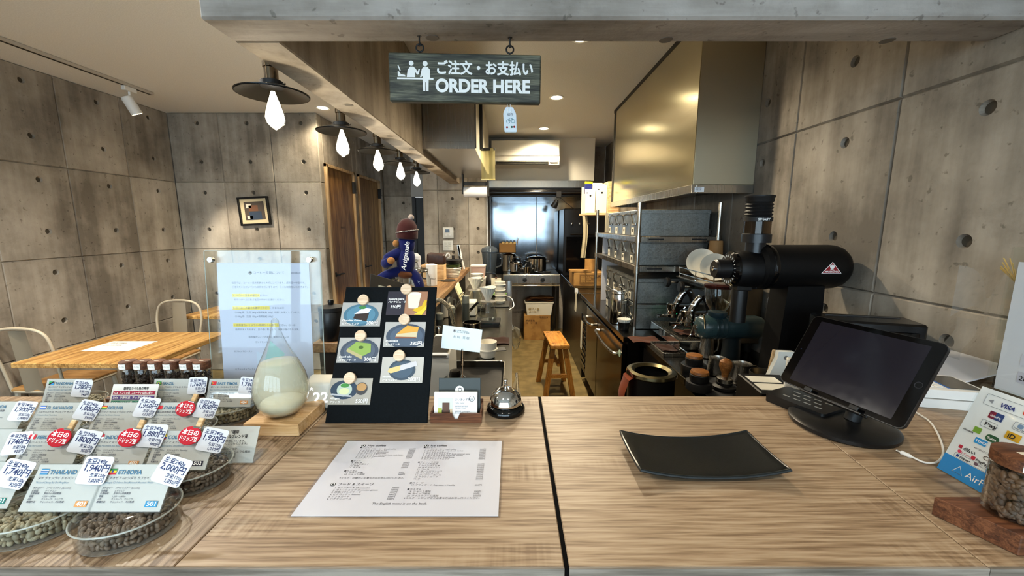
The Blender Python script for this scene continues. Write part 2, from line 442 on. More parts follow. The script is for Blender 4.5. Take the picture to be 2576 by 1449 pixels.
_pm = {}
def panel_mesh(w, h, ties, hr=.021):
    """one shuttering panel: local x right, z up, face at y=0 looking to -y; conical tie holes cut into the face"""
    key = (round(w, 3), round(h, 3), tuple(ties))
    if key in _pm: return _pm[key]
    bm = B(); e = .006; K = 16; plug = []
    o4 = [(0, 0), (w, 0), (w, h), (0, h)]; i4 = [(e, e), (w-e, e), (w-e, h-e), (e, h-e)]
    for k in range(4):
        a, b_, c_, d = o4[k], o4[(k+1) % 4], i4[(k+1) % 4], i4[k]
        bm.faces.new([bm.verts.new((p[0], yy, p[1])) for p, yy in ((a, .010), (b_, .010), (c_, 0), (d, 0))])
    ts = sorted(ties, key=lambda t: t[1])
    cuts = [e] + [(p[1]+q[1])/2 for p, q in zip(ts, ts[1:])] + [h-e]
    if not ts:
        quad(bm, [(e, 0, e), (w-e, 0, e), (w-e, 0, h-e), (e, 0, h-e)])
    for t, (z0, z1) in zip(ts, zip(cuts, cuts[1:])):
        cx, cz = t; ring, rim = [], []
        for k in range(K):
            a = 2*PI*(k+.5)/K; dx, dz = math.cos(a), math.sin(a)
            sx = ((w-e-cx)/dx if dx > 0 else (e-cx)/dx) if abs(dx) > 1e-9 else 9e9
            sz = ((z1-cz)/dz if dz > 0 else (z0-cz)/dz) if abs(dz) > 1e-9 else 9e9
            q = min(sx, sz)
            ring.append((cx+dx*hr, cz+dz*hr)); rim.append((cx+dx*q, cz+dz*q))
        corners = [(w-e, z1), (e, z1), (e, z0), (w-e, z0)]
        for k in range(K):
            l = (k+1) % K; pts = [ring[k], rim[k]]
            a0, a1 = rim[k], rim[l]
            if abs(a0[0]-a1[0]) > 1e-7 and abs(a0[1]-a1[1]) > 1e-7:
                pts.append(min(corners, key=lambda c: (c[0]-a0[0])**2+(c[1]-a0[1])**2+(c[0]-a1[0])**2+(c[1]-a1[1])**2))
            pts += [rim[l], ring[l]]
            bm.faces.new([bm.verts.new((p[0], 0, p[1])) for p in pts])
            bm.faces.new([bm.verts.new(p) for p in ((ring[k][0], 0, ring[k][1]), (ring[l][0], 0, ring[l][1]),
                          (cx+(ring[l][0]-cx)*.8, .012, cz+(ring[l][1]-cz)*.8), (cx+(ring[k][0]-cx)*.8, .012, cz+(ring[k][1]-cz)*.8))])
        f = bm.faces.new([bm.verts.new((cx+(p[0]-cx)*.8, .012, cz+(p[1]-cz)*.8)) for p in ring]); f.material_index = 1
    bmesh.ops.remove_doubles(bm, verts=bm.verts, dist=1e-5)
    me = finish('concrete_panel', bm, CONC, smooth=False); me.materials.append(PLUGM)
    _pm[key] = me; return me
ZJ = [0.0, .615, 1.262, 1.91, 2.55]
TIEZ = (.52, .81, 1.163, 1.454, 1.81, 2.10, 2.455)
def panels(wall, org, rotz, edges, tiex, zs=ZJ, skip=None):
    """edges: panel joints along the wall (distance from org), tiex: tie-hole positions"""
    for u0, u1 in zip(edges, edges[1:]):
        for z0, z1 in zip(zs, zs[1:]):
            if skip and skip(u0, u1, z0, z1): continue
            ties = [(round(t-u0, 4), round(z-z0, 4)) for t in tiex for z in TIEZ if u0+.03 < t < u1-.03 and z0+.03 < z < z1-.03]
            d = Vector((math.cos(rotz), math.sin(rotz), 0))
            o = link('concrete_panel', panel_mesh(u1-u0, z1-z0, ties), wall, Vector(org) + d*u0 + Vector((0, 0, z0)), (0, 0, rotz))
# left wall, looking to +x: panel local x runs along +y -> rotation +90, face looks to +x
def wallbox(name, x0, x1, y0, y1, z0=0, z1=CEIL, m=CONC): return struct(name, box(B(), x0, x1, y0, y1, z0, z1), m)
wl = wallbox('wall_left', XL-.12, XL-.016, -2.6, YBL+.1)
panels(wl, (XL, 0, 0), PI/2, [1.09, 1.575, 2.06, 2.545, 3.03, 3.51, YBL], [1.33, 1.82, 2.31, 2.837, 3.325, 3.778])
wb_ = wallbox('wall_back_left', XL, XD-.016, YBL+.016, YBL+.12)
panels(wb_, (XL, YBL, 0), 0, [0, .475, .965, XD-XL], [.275, .748, 1.262])
# wall with the two doors (looks to +x, runs on beyond the picture wall)
wd = wallbox('wall_door_side', XD-.12, XD-.016, YBL+.016, 6.0)
DZ = 2.07
D1, D2 = (4.10, 4.76), (4.95, 5.66)
panels(wd, (XD, 0, 0), PI/2, [YBL, D1[0]-.03, D1[1]+.03, D2[0]-.03, D2[1]+.03, 5.95], [4.05, 4.86, 5.8], skip=lambda u0, u1, z0, z1: (u0 > D1[0]-.05 and u1 < D1[1]+.05 or u0 > D2[0]-.05 and u1 < D2[1]+.05))
for q, (d0, d1) in enumerate((D1, D2)):     # concrete above each door
    link('concrete_panel', panel_mesh(d1-d0+.06, CEIL-DZ-.03, []), wd, (XD, d0-.03, DZ+.03), (0, 0, PI/2))
    dr = struct('door_%d' % (q+1), box(B(), XD-.035, XD-.001, d0, d1, .01, DZ, .003), DOORW)
    fr = B()
    box(fr, XD-.05, XD+.025, d0-.03, d0, 0, DZ+.03, .002); box(fr, XD-.05, XD+.025, d1, d1+.03, 0, DZ+.03, .002); box(fr, XD-.05, XD+.025, d0-.03, d1+.03, DZ, DZ+.03, .002)
    obj('door_frame', fr, FRAMEW, dr)
    for hz in (1.86, .3):
        h = box(B(), XD-.001, XD+.03, d1-.012, d1+.02, hz, hz+.13, .004); cyl(h, .009, hz, hz+.13, (XD+.03, d1+.004, 0), 10); obj('hinge', h, BLACKM, dr)
    hd = cyl(B(), .024, XD-.001, XD+.012, (0, d0+.06, .98), 16, 'x'); cyl(hd, .009, XD, XD+.05, (0, d0+.06, .98), 10, 'x')
    tube(hd, [(XD+.045, d0+.05, .98), (XD+.047, d0+.1, .985), (XD+.045, d0+.17, .98)], .009, 8); obj('door_handle', hd, BLACKM, dr)
    text(dr, 'PRIVATE' if q == 0 else 'WC', (XD+.001, (d0+d1)/2-.06, 1.46), .03, BLACKM, (PI/2, 0, PI/2), bold=.02)
# corridor end, dark doorway with white bulkhead
we = wallbox('wall_corridor_end', XD, -1.45, 5.916, 6.0)
panels(we, (XD, 5.90, 0), 0, [0, .41], [.28])
struct('trim_1', box(B(), -1.45, -1.06, 5.86, 5.98, 1.90, CEIL, .003), flat('b9b7b2', .8))
struct('door_3', box(B(), -1.445, -1.06, 5.93, 5.97, .01, 1.895, .003), flat('0a0908', .5))  # black panel stands in for the darkness of the open doorway
struct('trim_2', box(B(), -1.45, -1.405, 5.88, 5.93, 0, 1.9, .002), flat('16120f', .5))
# wall with the control panels, and its return into the cooking bay
XTA, XTB = -1.075, -.302
wt = struct('wall_back_centre', box(B(), XTA, XTB-.008, YTH+.016, YBK+.2, 0, CEIL), CONC)
panels(wt, (XTA, YTH, 0), 0, [0, .18, .545, XTB-XTA], [.355, .66])
bmw = box(B(), XTB-.004, XTB+.003, YTH-.012, YTH+.03, 0, 1.98, .001)
struct('trim_3', bmw, flat('e6e6e4', .4))
wk = wallbox('wall_back_kitchen', XTB, XR, YBK, YBK+.1, 0, CEIL)
link('steel_sheet', finish('steel_sheet', box(B(), XTB+.003, .34, YBK-.012, YBK-.001, .8, 2.0, .001), steel('wall_sheet_steel', '8a9096', .11, axis=2, spread=.04)), wk)
link('steel_sheet', finish('steel_sheet', box(B(), .346, .95, YBK-.012, YBK-.001, .8, 2.0, .001), bpy.data.materials['wall_sheet_steel']), wk)
# right wall (looks to -x): local x runs along -y
wr = wallbox('wall_right', XR+.016, XR+.12, -2.6, YBK+.1)
panels(wr, (XR, YBK, 0), -PI/2, [0, .6, 1.2, 1.8, 2.33, 2.815, 3.30, 3.78, 4.265, 4.75, 5.235], [YBK-v for v in (.665, 1.128, 1.591, 2.10, 2.585, 3.07)])
# shop front behind the viewer: plinth, posts, glass
wf = struct('wall_front', box(B(), XL, XR, -2.6, -2.48, 0, .25), CONC)
box_ = B(); box(box_, XL, XR, -2.6, -2.48, 2.4, CEIL); struct('trim_4', box_, CONC)
for i in range(6):
    x = XL + (XR-XL)*i/5
    struct('trim_%d' % (5+i), box(B(), x-.03, x+.03, -2.58, -2.5, .25, 2.4, .003), BLACKM)
for i in range(5):
    x0, x1 = XL + (XR-XL)*i/5 + .03, XL + (XR-XL)*(i+1)/5 - .03
    struct('window_%d' % (i+1), box(B(), x0, x1, -2.545, -2.539, .25, 2.4), pane('shop_window', refl=1.3))
struct('ground', box(B(), -14, 14, -22, -2.6, -.12, -.04), speck('pavement', '8a8f94', 'a7abb0', 3, .8))
pl = bpy.data.lights.new('window_daylight', 'AREA'); pl.shape = 'RECTANGLE'; pl.size = XR-XL; pl.size_y = 2.15
pl.cycles.is_portal = True
po = bpy.data.objects.new('window_daylight', pl); COL.objects.link(po); po.location = ((XL+XR)/2, -2.47, 1.32); po.rotation_euler = (-PI/2, 0, PI)

# beams
BZ, BY0, BY1, BX0, BX1 = 1.985, 1.038, 1.160, -.746, -.625
bf = struct('beam_front', box(B(), BX0, XR, BY0, BY1, BZ, CEIL, .006), BEAMC)
bl_ = struct('beam_side', box(B(), BX0, BX1, BY1, YTH, BZ, CEIL, .004), BEAMY)
for px, py in ((1087, 95), (1675, 100), (2232, 102)):
    p = PZ(px, py, BZ); obj('tie_plug', lathe(B(), [(0, -.0012), (.017, -.0012), (.0175, 0)], 22, (p.x, p.y, BZ)), flat('6f675d', .85), bf)
for px, py in ((878, 264), (980, 343), (1036, 375)):
    p = PZ(px, py, BZ); obj('tie_plug', lathe(B(), [(0, -.0012), (.017, -.0012), (.0175, 0)], 22, (p.x, p.y, BZ)), flat('6f675d', .85), bl_)

# downlights
def downlight(x, y, label, power=DOWNLIGHT_W, col=(1, .84, .60)):
    t = thing('downlight', label, 'ceiling light', (x, y, CEIL), group='recessed ceiling downlights')
    obj('trim_ring', lathe(B(), [(.062, 0), (.060, -.006), (.048, -.003), (.048, 0)], 28), WHITE, t)
    obj('lens', lathe(B(), [(.047, -.0005), (.03, -.004), (0, -.005)], 24), glow('downlight_lens', 'fff0c8', 14), t)
    l = bpy.data.lights.new('downlight_lamp', 'SPOT'); l.energy = power; l.color = col; l.spot_size = math.radians(150); l.spot_blend = .6; l.shadow_soft_size = .04
    lo = bpy.data.objects.new('downlight_lamp', l); COL.objects.link(lo); lo.parent = t; lo.location = (0, 0, -.02)
    return t
downlight(.372, 3.526, 'nearer of the two downlights over the kitchen aisle', 85)
downlight(.351, 4.606, 'farther downlight over the kitchen aisle, near the air conditioner')
downlight(.39, 2.45, 'downlight over the aisle hidden behind the front beam', 40)
downlight(-1.718, 3.822, 'small downlight by the corner of the picture wall', 22, (1, .86, .62))
downlight(-1.72, 1.55, 'downlight over the seating, hidden by the side beam', 45, (1, .94, .84))
downlight(-.62, -.55, 'downlight behind the viewer on the seating side', 16, (1, .92, .8))
downlight(.62, -.55, 'downlight behind the viewer on the till side', 16, (1, .92, .8))
downlight(-2.2, .5, 'downlight over the seating beside the viewer', 45, (1, .94, .84))
# ------------------------------------------------------------------ kitchen: benches, hoods, appliances
BT = .85                                   # steel worktop height
bench = thing('sink_bench', 'long stainless steel sink bench left of the kitchen aisle', 'bench', (0, 0, 0))
tp = B()
SX0, SX1, SY0, SY1 = -.40, -.035, 1.36, 1.842
for (a, b_, c_, d) in ((-.47, SX0, 1.2, 4.62), (SX1, 0, 1.2, 4.62), (SX0, SX1, 1.2, SY0), (SX0, SX1, SY1, 4.62)):
    box(tp, a, b_, c_, d, BT-.03, BT)
bmesh.ops.remove_doubles(tp, verts=tp.verts, dist=1e-5)
obj('worktop', tp, SSH, bench)
bs = B()
for (a, b_, c_, d) in ((SX0, SX0+.004, SY0, SY1), (SX1-.004, SX1, SY0, SY1), (SX0, SX1, SY0, SY0+.004), (SX0, SX1, SY1-.004, SY1)):
    box(bs, a, b_, c_, d, BT-.24, BT-.001)
box(bs, SX0, SX1, SY0, SY1, BT-.245, BT-.24); obj('basin', bs, SSD, bench)
obj('rim', tube(B(), [(x, y, BT+.001) for x, y in rrect(SX1-SX0, SY1-SY0, .03, 5, (SX0+SX1)/2, (SY0+SY1)/2)], .004, 6, closed=True), SS, bench)
obj('cabinet', box(B(), -.46, -.03, 1.22, 4.6, .1, BT-.031, .002), flat('1b1917', .35), bench)
obj('kick_board', box(B(), -.44, -.07, 1.25, 4.55, 0, .1), BLACKM, bench)
for y in (1.9, 2.55, 3.2, 3.85):
    obj('cabinet_door', box(B(), -.03, -.018, y+.005, y+.64, .12, BT-.06, .002), flat('23201d', .3), bench)

ledge = thing('service_ledge', 'raised wooden ledge running along the back of the sink bench', 'counter')
obj('top_board', box(B(), -.77, -.455, 1.48, 4.25, 1.01, 1.05, .003), LEDGEW, ledge)
obj('half_wall', box(B(), -.75, -.50, 1.49, 4.22, 0, 1.01), flat('1c1714', .5), ledge)

# right: refrigerator bench
fr = thing('bench_refrigerator', 'stainless under-counter refrigerator with two doors along the right of the aisle', 'refrigerator')
obj('worktop', box(B(), .655, XR-.002, 2.26, 3.74, BT-.035, BT, .003), SSD, fr)
obj('body', box(B(), .69, XR-.01, 2.28, 3.72, .1, BT-.036, .002), SSD, fr)
for y0, y1 in ((2.30, 2.99), (3.0, 3.44)):
    d = obj('fridge_door', box(B(), .662, .689, y0, y1, .14, BT-.06, .004), steel('fridge_door_steel', '4a443c', .2, axis=2), fr)
    h = B(); tube(h, smooth_path([(.662, y0+.08, .715), (.63, y0+.085, .712), (.624, (y0+y1)/2, .70), (.63, y1-.085, .712), (.662, y1-.08, .715)], 5), .010, 8)
    obj('handle', h, SS, d)
obj('energy_sticker', cyl(B(), .022, .6595, .6618, (0, 2.35, .72), 20, 'x'), flat('9fb39a', .5), fr)
vent = obj('vent_frame', box(B(), .668, .689, 3.45, 3.71, .14, BT-.06, .002), BLACK, fr)
for k in range(9):
    obj('vent_slat', box(B(), .660, .669, 3.47, 3.69, .2+k*.055, .225+k*.055, .002), SSD, vent)
for y in (2.36, 3.64):
    for x in (.75, 1.2): obj('foot', cyl(B(), .018, 0, .1, (x, y, 0), 12), BLACKM, fr)
b2 = thing('till_bench', 'dark low steel bench behind the till under the coffee grinders', 'bench')
obj('worktop', box(B(), .74, XR-.002, 1.0, 2.25, BT-.035, BT, .003), SSD, b2)
obj('body', box(B(), .77, XR-.01, 1.02, 2.24, 0, BT-.036, .002), flat('171412', .3), b2)
obj('side_worktop', box(B(), .615, .7395, 1.0, 1.42, BT-.035, BT, .003), SSD, b2); obj('side_panel', box(B(), .63, .7695, 1.02, 1.41, 0, BT-.036, .002), flat('171412', .3), b2)
b3 = thing('far_bench', 'short steel bench by the stove carrying the open cardboard box', 'bench')
obj('worktop', box(B(), .655, XR-.002, 3.76, 5.3, BT-.035, BT, .003), SSD, b3)
obj('body', box(B(), .69, XR-.01, 3.78, 5.28, 0, BT-.036, .002), flat('14110f', .3), b3)

# hood on the right
hd = thing('range_hood', 'large polished stainless hood fixed to the right-hand wall', 'hood')
HX, HY0, HY1, HZ = .951, 2.155, 3.90, 1.665
obj('side_panel', box(B(), HX, HX+.004, HY0+.002, HY1, HZ+.045, CEIL-.002), steel('hood_side_steel', 'd2c8a8', .2, axis=1, spread=.05), hd)
obj('front_panel', box(B(), HX+.004, XR-.003, HY0, HY0+.005, HZ+.045, CEIL-.002), steel('hood_front_steel', 'c0b49a', .5, axis=0), hd)
obj('back_panel', box(B(), HX+.004, XR-.003, HY1-.005, HY1, HZ+.045, CEIL-.002), SS, hd)
rim = B()
box(rim, HX-.006, HX+.02, HY0-.006, HY1+.006, HZ, HZ+.044, .002); box(rim, HX+.02, XR-.003, HY0-.006, HY0+.02, HZ, HZ+.044, .002); box(rim, HX+.02, XR-.003, HY1-.02, HY1+.006, HZ, HZ+.044, .002)
obj('bottom_rim', rim, SS, hd)
obj('filter_plate', box(B(), HX+.02, XR-.003, HY0+.02, HY1-.02, HZ+.03, HZ+.034), SSD, hd)
sm = B(); box(sm, HX-.003, HX, HY1-.035, HY1-.015, HZ+.05, CEIL-.004); box(sm, HX-.003, HX, HY1-.07, HY1-.06, HZ+.05, CEIL-.004); box(sm, HX-.003, HX, HY0, HY1, CEIL-.03, CEIL-.004)
obj('seam', sm, BLACKM, hd)
st = PY(1731, 492, HY0-.007)
obj('sticker', box(B(), HX+.01, HX+.06, HY0-.0075, HY0-.006, HZ+.006, HZ+.032), PAPER, hd)
text(hd, '定期点検\n取扱注意', (HX+.014, HY0-.008, HZ+.023), .008, INKB)
# duct box against the side beam
du = thing('exhaust_duct', 'boxed stainless exhaust duct hugging the side beam', 'duct')
obj('front_panel', box(B(), BX1+.005, -.259, 2.90, 2.904, 2.03, CEIL-.003), SS, du)
obj('side_panel', box(B(), -.263, -.259, 2.904, 4.62, 2.03, CEIL-.003), flat('cfc9b4', .3), du)
obj('bottom_panel', box(B(), BX1+.005, -.259, 2.9, 4.62, 2.024, 2.03), steel('duct_bottom', 'b0aba2', .34, axis=0), du)
lip = B(); box(lip, BX1+.003, -.257, 2.893, 2.9, 2.024, 2.075, .001); obj('front_lip', lip, SS, du)
obj('edge_strip', box(B(), -.259, -.25, 2.9, 2.915, 2.03, CEIL-.003), BLACKM, du); obj('edge_strip', box(B(), -.259, -.235, 3.32, 3.36, 2.1, CEIL-.003), BLACKM, du)
pg = thing('plastic_guard', 'yellowed clear plastic guard hanging from the exhaust duct', 'guard', (0, 0, 0))
obj('sheet', grid(B(), 6, 8, lambda u, v: (-.255+.115*u, 3.42+.015*math.sin(u*6), 2.12-.25*v), .002), pane('yellowed_plastic', (.85, .8, .55), .15, haze=.38, hazecol='d8cf9c'), pg)
obj('top_clip', box(B(), -.258, -.14, 3.41, 3.44, 2.105, 2.125, .002), BLACKM, pg)
obj('bottom_hem', box(B(), -.258, -.14, 3.415, 3.435, 1.868, 1.878, .002), flat('d8cf9c', .4), pg)

# air conditioner wall
struct('trim_11', box(B(), -.29, 1.02, 5.09, YBK-.013, 2.04, CEIL-.001, .002), flat('d9d4c6', .6))
ac = thing('air_conditioner', 'white wall-mounted split air conditioner above the kitchen', 'air conditioner', (-.247, 5.088, 2.186))
AW = .808
prof = [(0, 0), (-.20, .02), (-.215, .06), (-.21, .293), (0, .293)]
body = B(); prism(body, [(p[0], p[1]) for p in prof], 0, AW, 'yz')
obj('casing', body, flat('e3dfd2', .35), ac, ang=20)
obj('front_panel', box(B(), .004, AW-.004, -.221, -.212, .115, .288, .003), flat('e8e4d8', .3), ac)
obj('air_slot', box(B(), .06, AW-.13, -.216, -.2, .022, .062, .001), flat('141210', .5), ac)
for k in range(2): obj('louvre', box(B(), .06, AW-.13, -.222, -.205, .03+k*.018, .035+k*.018, .001), flat('8a867a', .4), ac)
obj('status_label', box(B(), AW-.115, AW-.03, -.219, -.205, .045, .06), flat('b9b6ad', .5), ac)
# back hood over the stove
bh = thing('stove_hood', 'black and stainless extractor hood over the stove at the far wall', 'hood')
obj('steel_fascia', box(B(), -.285, .96, 5.0, 5.06, 1.945, 2.035, .002), SS, bh)
obj('black_band', box(B(), -.285, .96, 4.93, YBK-.02, 1.835, 1.945, .006), flat('0b0b0d', .18), bh)
obj('pipe', cyl(B(), .035, -.29, .93, (0, 4.915, 1.885), 14, 'x'), flat('0c0c0e', .15), bh)
cs = thing('clip_spotlight', 'small black clip-on spotlight hanging from the stove hood', 'lamp', (.56, 4.88, 1.84))
obj('clamp', box(B(), -.03, .03, -.02, .02, -.02, .05, .004), BLACKM, cs)
hh = B(); lathe(hh, [(.018, 0), (.03, .02), (.042, .09), (.04, .092)], 18); obj('lamp_head', hh, BLACK, cs, (-.02, -.01, -.05), (math.radians(205), math.radians(25), 0))
obj('cable', tube(B(), smooth_path([(.02, 0, -.02), (.12, .02, -.1), (.28, .05, -.2), (.45, .1, -.24)]), .004, 6), BLACKM, cs)
# paper towel roll
pt = thing('paper_towel_holder', 'black rail holding a paper towel roll at the end of the side beam', 'holder', (0, 4.3, 0))
fb = B(); box(fb, -.525, -.507, -.03, .04, 1.82, 2.0225, .003); box(fb, -.26, -.242, -.03, .04, 1.80, 2.0225, .003); box(fb, -.52, -.245, .0, .03, 1.91, 1.945, .003); obj('bracket', fb, BLACKM, pt)
pr = thing('paper_towel_roll', 'white paper towel roll hanging in the black rail', 'paper towel', (0, 4.29, 1.84))
obj('roll', lathe(B(), [(.018, -.505), (.055, -.505), (.055, -.262), (.018, -.262)], 28, axis='x'), PAPER, pr)
obj('core', lathe(B(), [(.018, -.507), (.016, -.507), (.016, -.26), (.018, -.26)], 18, axis='x', cap=False), flat('a98c62', .8), pr)

# control panels on the wall
def wallplate(name, label, x0, x1, z0, z1, cat):
    t = thing(name, label, cat, (x0, YTH-.001, z0)); w, h = x1-x0, z1-z0
    obj('plate', box(B(), 0, w, -.016, 0, 0, h, .004, 2), flat('dcdbd4', .4), t); return t, w, h
p0, p1 = PY(1115, 599, YTH), PY(1141, 572, YTH)
t, w, h = wallplate('water_heater_control', 'white water-heater control panel with small dark display', p0.x, p1.x, p0.z, p1.z, 'control panel')
obj('display', box(B(), w*.2, w*.62, -.0175, -.015, h*.52, h*.83, .001), flat('101722', .2), t)
for k in range(2): obj('button', cyl(B(), .011, -.019, -.015, (w*(.3+.36*k), 0, h*.3), 14, 'y'), WHITE, t)
obj('side_key', box(B(), w*.66, w*.74, -.018, -.015, h*.55, h*.82, .002), WHITE, t)
p0, p1 = PY(1115, 630, YTH), PY(1140, 605, YTH)
t, w, h = wallplate('light_switch_panel', 'white six-key light switch plate under the heater control', p0.x, p1.x, p0.z, p1.z, 'light switch')
for i in range(2):
    for k in range(3): obj('switch_key', box(B(), w*(.16+.36*i), w*(.46+.36*i), -.019, -.015, h*(.14+.25*k), h*(.35+.25*k), .002), flat('d2d0c4', .4), t)

# ---------------------------------------------------------------- shelving rack with tins
rk = thing('steel_rack', 'stainless tube rack holding the rows of metal tins', 'rack')
RX0, RX1, RY0, RY1 = .757, 1.235, 2.40, 3.57
for x in (RX0, RX1):
    for y in (RY0, RY1):
        p = cyl(B(), .0125, BT+.001, 1.63, (x, y, 0), 14)
        for z in (1.24, 1.425): cyl(p, .017, z-.03, z+.012, (x, y, 0), 14)
        obj('post', p, SS, rk)
for z in (1.252, 1.43):
    s = B(); box(s, RX0-.004, RX1+.004, RY0-.006, RY1+.006, z-.034, z, .002)
    sh = obj('shelf', s, SS, rk)
    for x in (RX0+.06, RX1-.16): obj('slot', box(B(), x, x+.09, RY0-.0075, RY0-.005, z-.02, z-.012), BLACKM, sh)
wp = tag(obj('plastic_board', box(B(), RX0+.02, RX0+.16, 3.42, 3.425, BT+.002, 1.215, .001), flat('cfcdd0', .5)), 'white plastic panel standing at the far end of the rack', 'panel')
wp2 = tag(obj('plastic_board', box(B(), RX0+.02, RX0+.16, 3.42, 3.425, 1.254, 1.39, .001), flat('cfcdd0', .5)), 'short white plastic panel on the middle shelf of the rack', 'panel')
TW, TL, TH = .188, .42, .155
def make_tin():
    t = thing('storage_tin', 'x', 'tin', group='galvanised tins on the steel rack')
    # origin: centre of the face that looks to the aisle, bottom
    obj('body', box(B(), 0, TL, -TW/2, TW/2, 0, TH, .004), GALV, t)
    ld = B(); box(ld, -.004, TL+.004, -TW/2-.003, TW/2+.003, TH-.022, TH+.004, .003); obj('lid', ld, GALV, t)
    k = B(); box(k, -.006, 0, -.03, .03, TH*.42, TH*.50, .002); obj('hasp_plate', k, BLACKM, t)
    hs = B(); z0, z1 = TH*.46, TH*.86
    tube(hs, [(-.006, -.028, z0), (-.022, -.018, z1), (-.022, .018, z1), (-.006, .028, z0)], .0035, 6)
    tube(hs, [(-.008, -.03, z0), (-.012, .03, z0)], .004, 6); tube(hs, [(-.02, -.02, z1), (-.004, -.03, z1+.01)], .003, 6); obj('clasp', hs, CHROME, t)
    lb = obj('paper_label', box(B(), -.0015, 0, .02, .075, .006, .052), flat('cfc9b6', .7), t)
    obj('printed_mark', box(B(), -.0022, -.0016, .035, .06, .024, .044), flat('4a4438', .7), lb)
    return t
tin0 = make_tin(); first = True
rows = (('on the top shelf of the rack', 1.431), ('on the middle shelf of the rack', 1.253), ('upper of the stack under the middle shelf', BT+.1645), ('lower of the stack on the worktop', BT+.001))
for rl, z in rows:
    for k in range(4):
        y = RY0+.028+TW/2 + k*.2
        lab = 'galvanised storage tin %s, %s from the aisle end' % (rl, ('nearest', 'second', 'third', 'farthest')[k])
        if first: tin0.location = (RX0+.016, y, z); tin0['label'] = lab; first = False
        else: dup(tin0, (RX0+.016, y, z), None, lab)
hc = tag(obj('hanging_cloth', grid(B(), 8, 10, lambda u, v: (RX0+.03+.09*u*(.35+.65*v), RY1-.16+.012*math.sin(u*9)*v, 1.60-.165*v), .003), fabric('towel_cloth', 'd9d2bd')), 'pale cloth hanging at the far end of the rack top', 'cloth')
fbx = PY(1475, 529, 3.96)
for k, (x, yy, m, lab, h) in enumerate(((.727, 4.02, CREAM, 'cream cardboard file box nearest the aisle on the high shelf', .27), (.83, 3.97, CREAM, 'taller cream cardboard file box beside the hood', .31))):
    t = thing('file_box', lab, 'file box', (x, yy, 1.616), group='file boxes on the high shelf')
    b = B(); w = .095; dd = .24
    prism(b, [(0, 0), (dd, 0), (dd, h), (.03, h*.86), (0, h*.8)], 0, w, 'yz'); obj('case', b, m, t, ang=20)
    obj('finger_hole', cyl(B(), .010, -.001, .004, (w/2, 0, h*.62), 14, 'y'), BLACKM, t)
    obj('corner_hole', cyl(B(), .006, -.001, .004, (w*.15, 0, h*.72), 12, 'y'), BLACKM, t)
ws = thing('wall_shelf', 'wooden shelf board on the right wall carrying the file boxes', 'shelf')
obj('board', box(B(), .72, XR-.002, 3.93, 4.33, 1.592, 1.616, .003), PALEW, ws)
obj('bracket', box(B(), 1.1, XR-.003, 4.1, 4.13, 1.4, 1.592, .003), BLACKM, ws)
cb = thing('wooden_crate', 'narrow wooden crate between the file boxes and the hood', 'crate', (.93, 3.96, 1.616))
obj('crate_side', box(B(), 0, .012, 0, .3, 0, .3, .002), PALEW, cb); obj('crate_front', box(B(), .012, .12, 0, .012, 0, .3, .002), PALEW, cb); obj('crate_back', box(B(), .012, .12, .288, .3, 0, .3, .002), PALEW, cb)
obj('crate_side', box(B(), .12, .132, 0, .3, 0, .3, .002), PALEW, cb); obj('crate_floor', box(B(), .012, .12, .012, .288, 0, .012), PALEW, cb)
pk = thing('snack_packet', 'blue and yellow packet sticking out of the file box', 'packet', (.765, 4.06, 1.83), (0, 0, .1))
obj('pouch', box(B(), -.04, .04, 0, .03, -.03, .07, .008), flat('1a2260', .35), pk); obj('top_seal', box(B(), -.04, .04, .008, .02, .07, .095, .002), flat('b8b422', .35), pk)
# ---------------------------------------------------------------- grinders, espresso machine
ek = thing('large_coffee_grinder', 'tall matte black shop coffee grinder with horizontal motor drum', 'coffee grinder', (0, 1.5, 0))
GZ = 1.343
mo = lathe(B(), [(0, .915), (.07, .915), (.083, .925), (.083, 1.185), (.0815, 1.205), (.076, 1.224), (.064, 1.24), (.045, 1.249), (0, 1.252)], 40, (0, 0, GZ), axis='x')
MATB = flat('040405', .48, spec=.25)
obj('motor_drum', mo, MATB, ek)
obj('drum_ring', lathe(B(), [(.0835, .945), (.085, .95), (.085, .958), (.0835, .963)], 40, (0, 0, GZ), axis='x', cap=False), GLOSSB, ek)
obj('grinding_head', lathe(B(), [(0, .835), (.062, .835), (.066, .84), (.07, .88), (.072, .915), (0, .915)], 36, (0, 0, GZ-.01), axis='x'), MATB, ek)
dial = obj('grind_dial', lathe(B(), [(0, .818), (.058, .818), (.066, .826), (.066, .836), (0, .836)], 36, (0, 0, GZ-.008), axis='x'), GLOSSB, ek)
for k in range(22):
    a = 2*PI*k/22
    obj('dial_mark', box(B(), .8172, .8182, -.0008, .0008, .045, .054), WINK, dial, (0, 0, GZ-.008), (a, 0, 0))
kn = obj('front_knob', lathe(B(), [(0, .765), (.030, .765), (.036, .772), (.036, .818), (0, .818)], 28, (0, 0, GZ-.008), axis='x'), BLACK, ek)
obj('knob_bolt', lathe(B(), [(0, .758), (.009, .76), (.009, .766), (0, .766)], 14, (0, 0, GZ-.008), axis='x'), CHROME, kn)
leg = B(); prism(leg, [(1.02, 1.275), (1.155, 1.275), (1.168, BT+.03), (1.0, BT+.03)], -.05, .05, 'xz'); obj('stand', leg, MATB, ek, ang=20)
obj('base', box(B(), .985, 1.2, -.09, .09, BT+.001, BT+.03, .006), MATB, ek)
sp = B(); lathe(sp, [(.028, 1.13), (.028, 1.27)], 20, (.872, 0, 0)); box(sp, .845, .90, -.03, .03, 1.255, 1.275, .003); obj('spout', sp, BLACK, ek)
obj('bag_clamp', box(B(), .88, .955, -.02, .02, 1.262, 1.272, .002), BLACKM, ek)
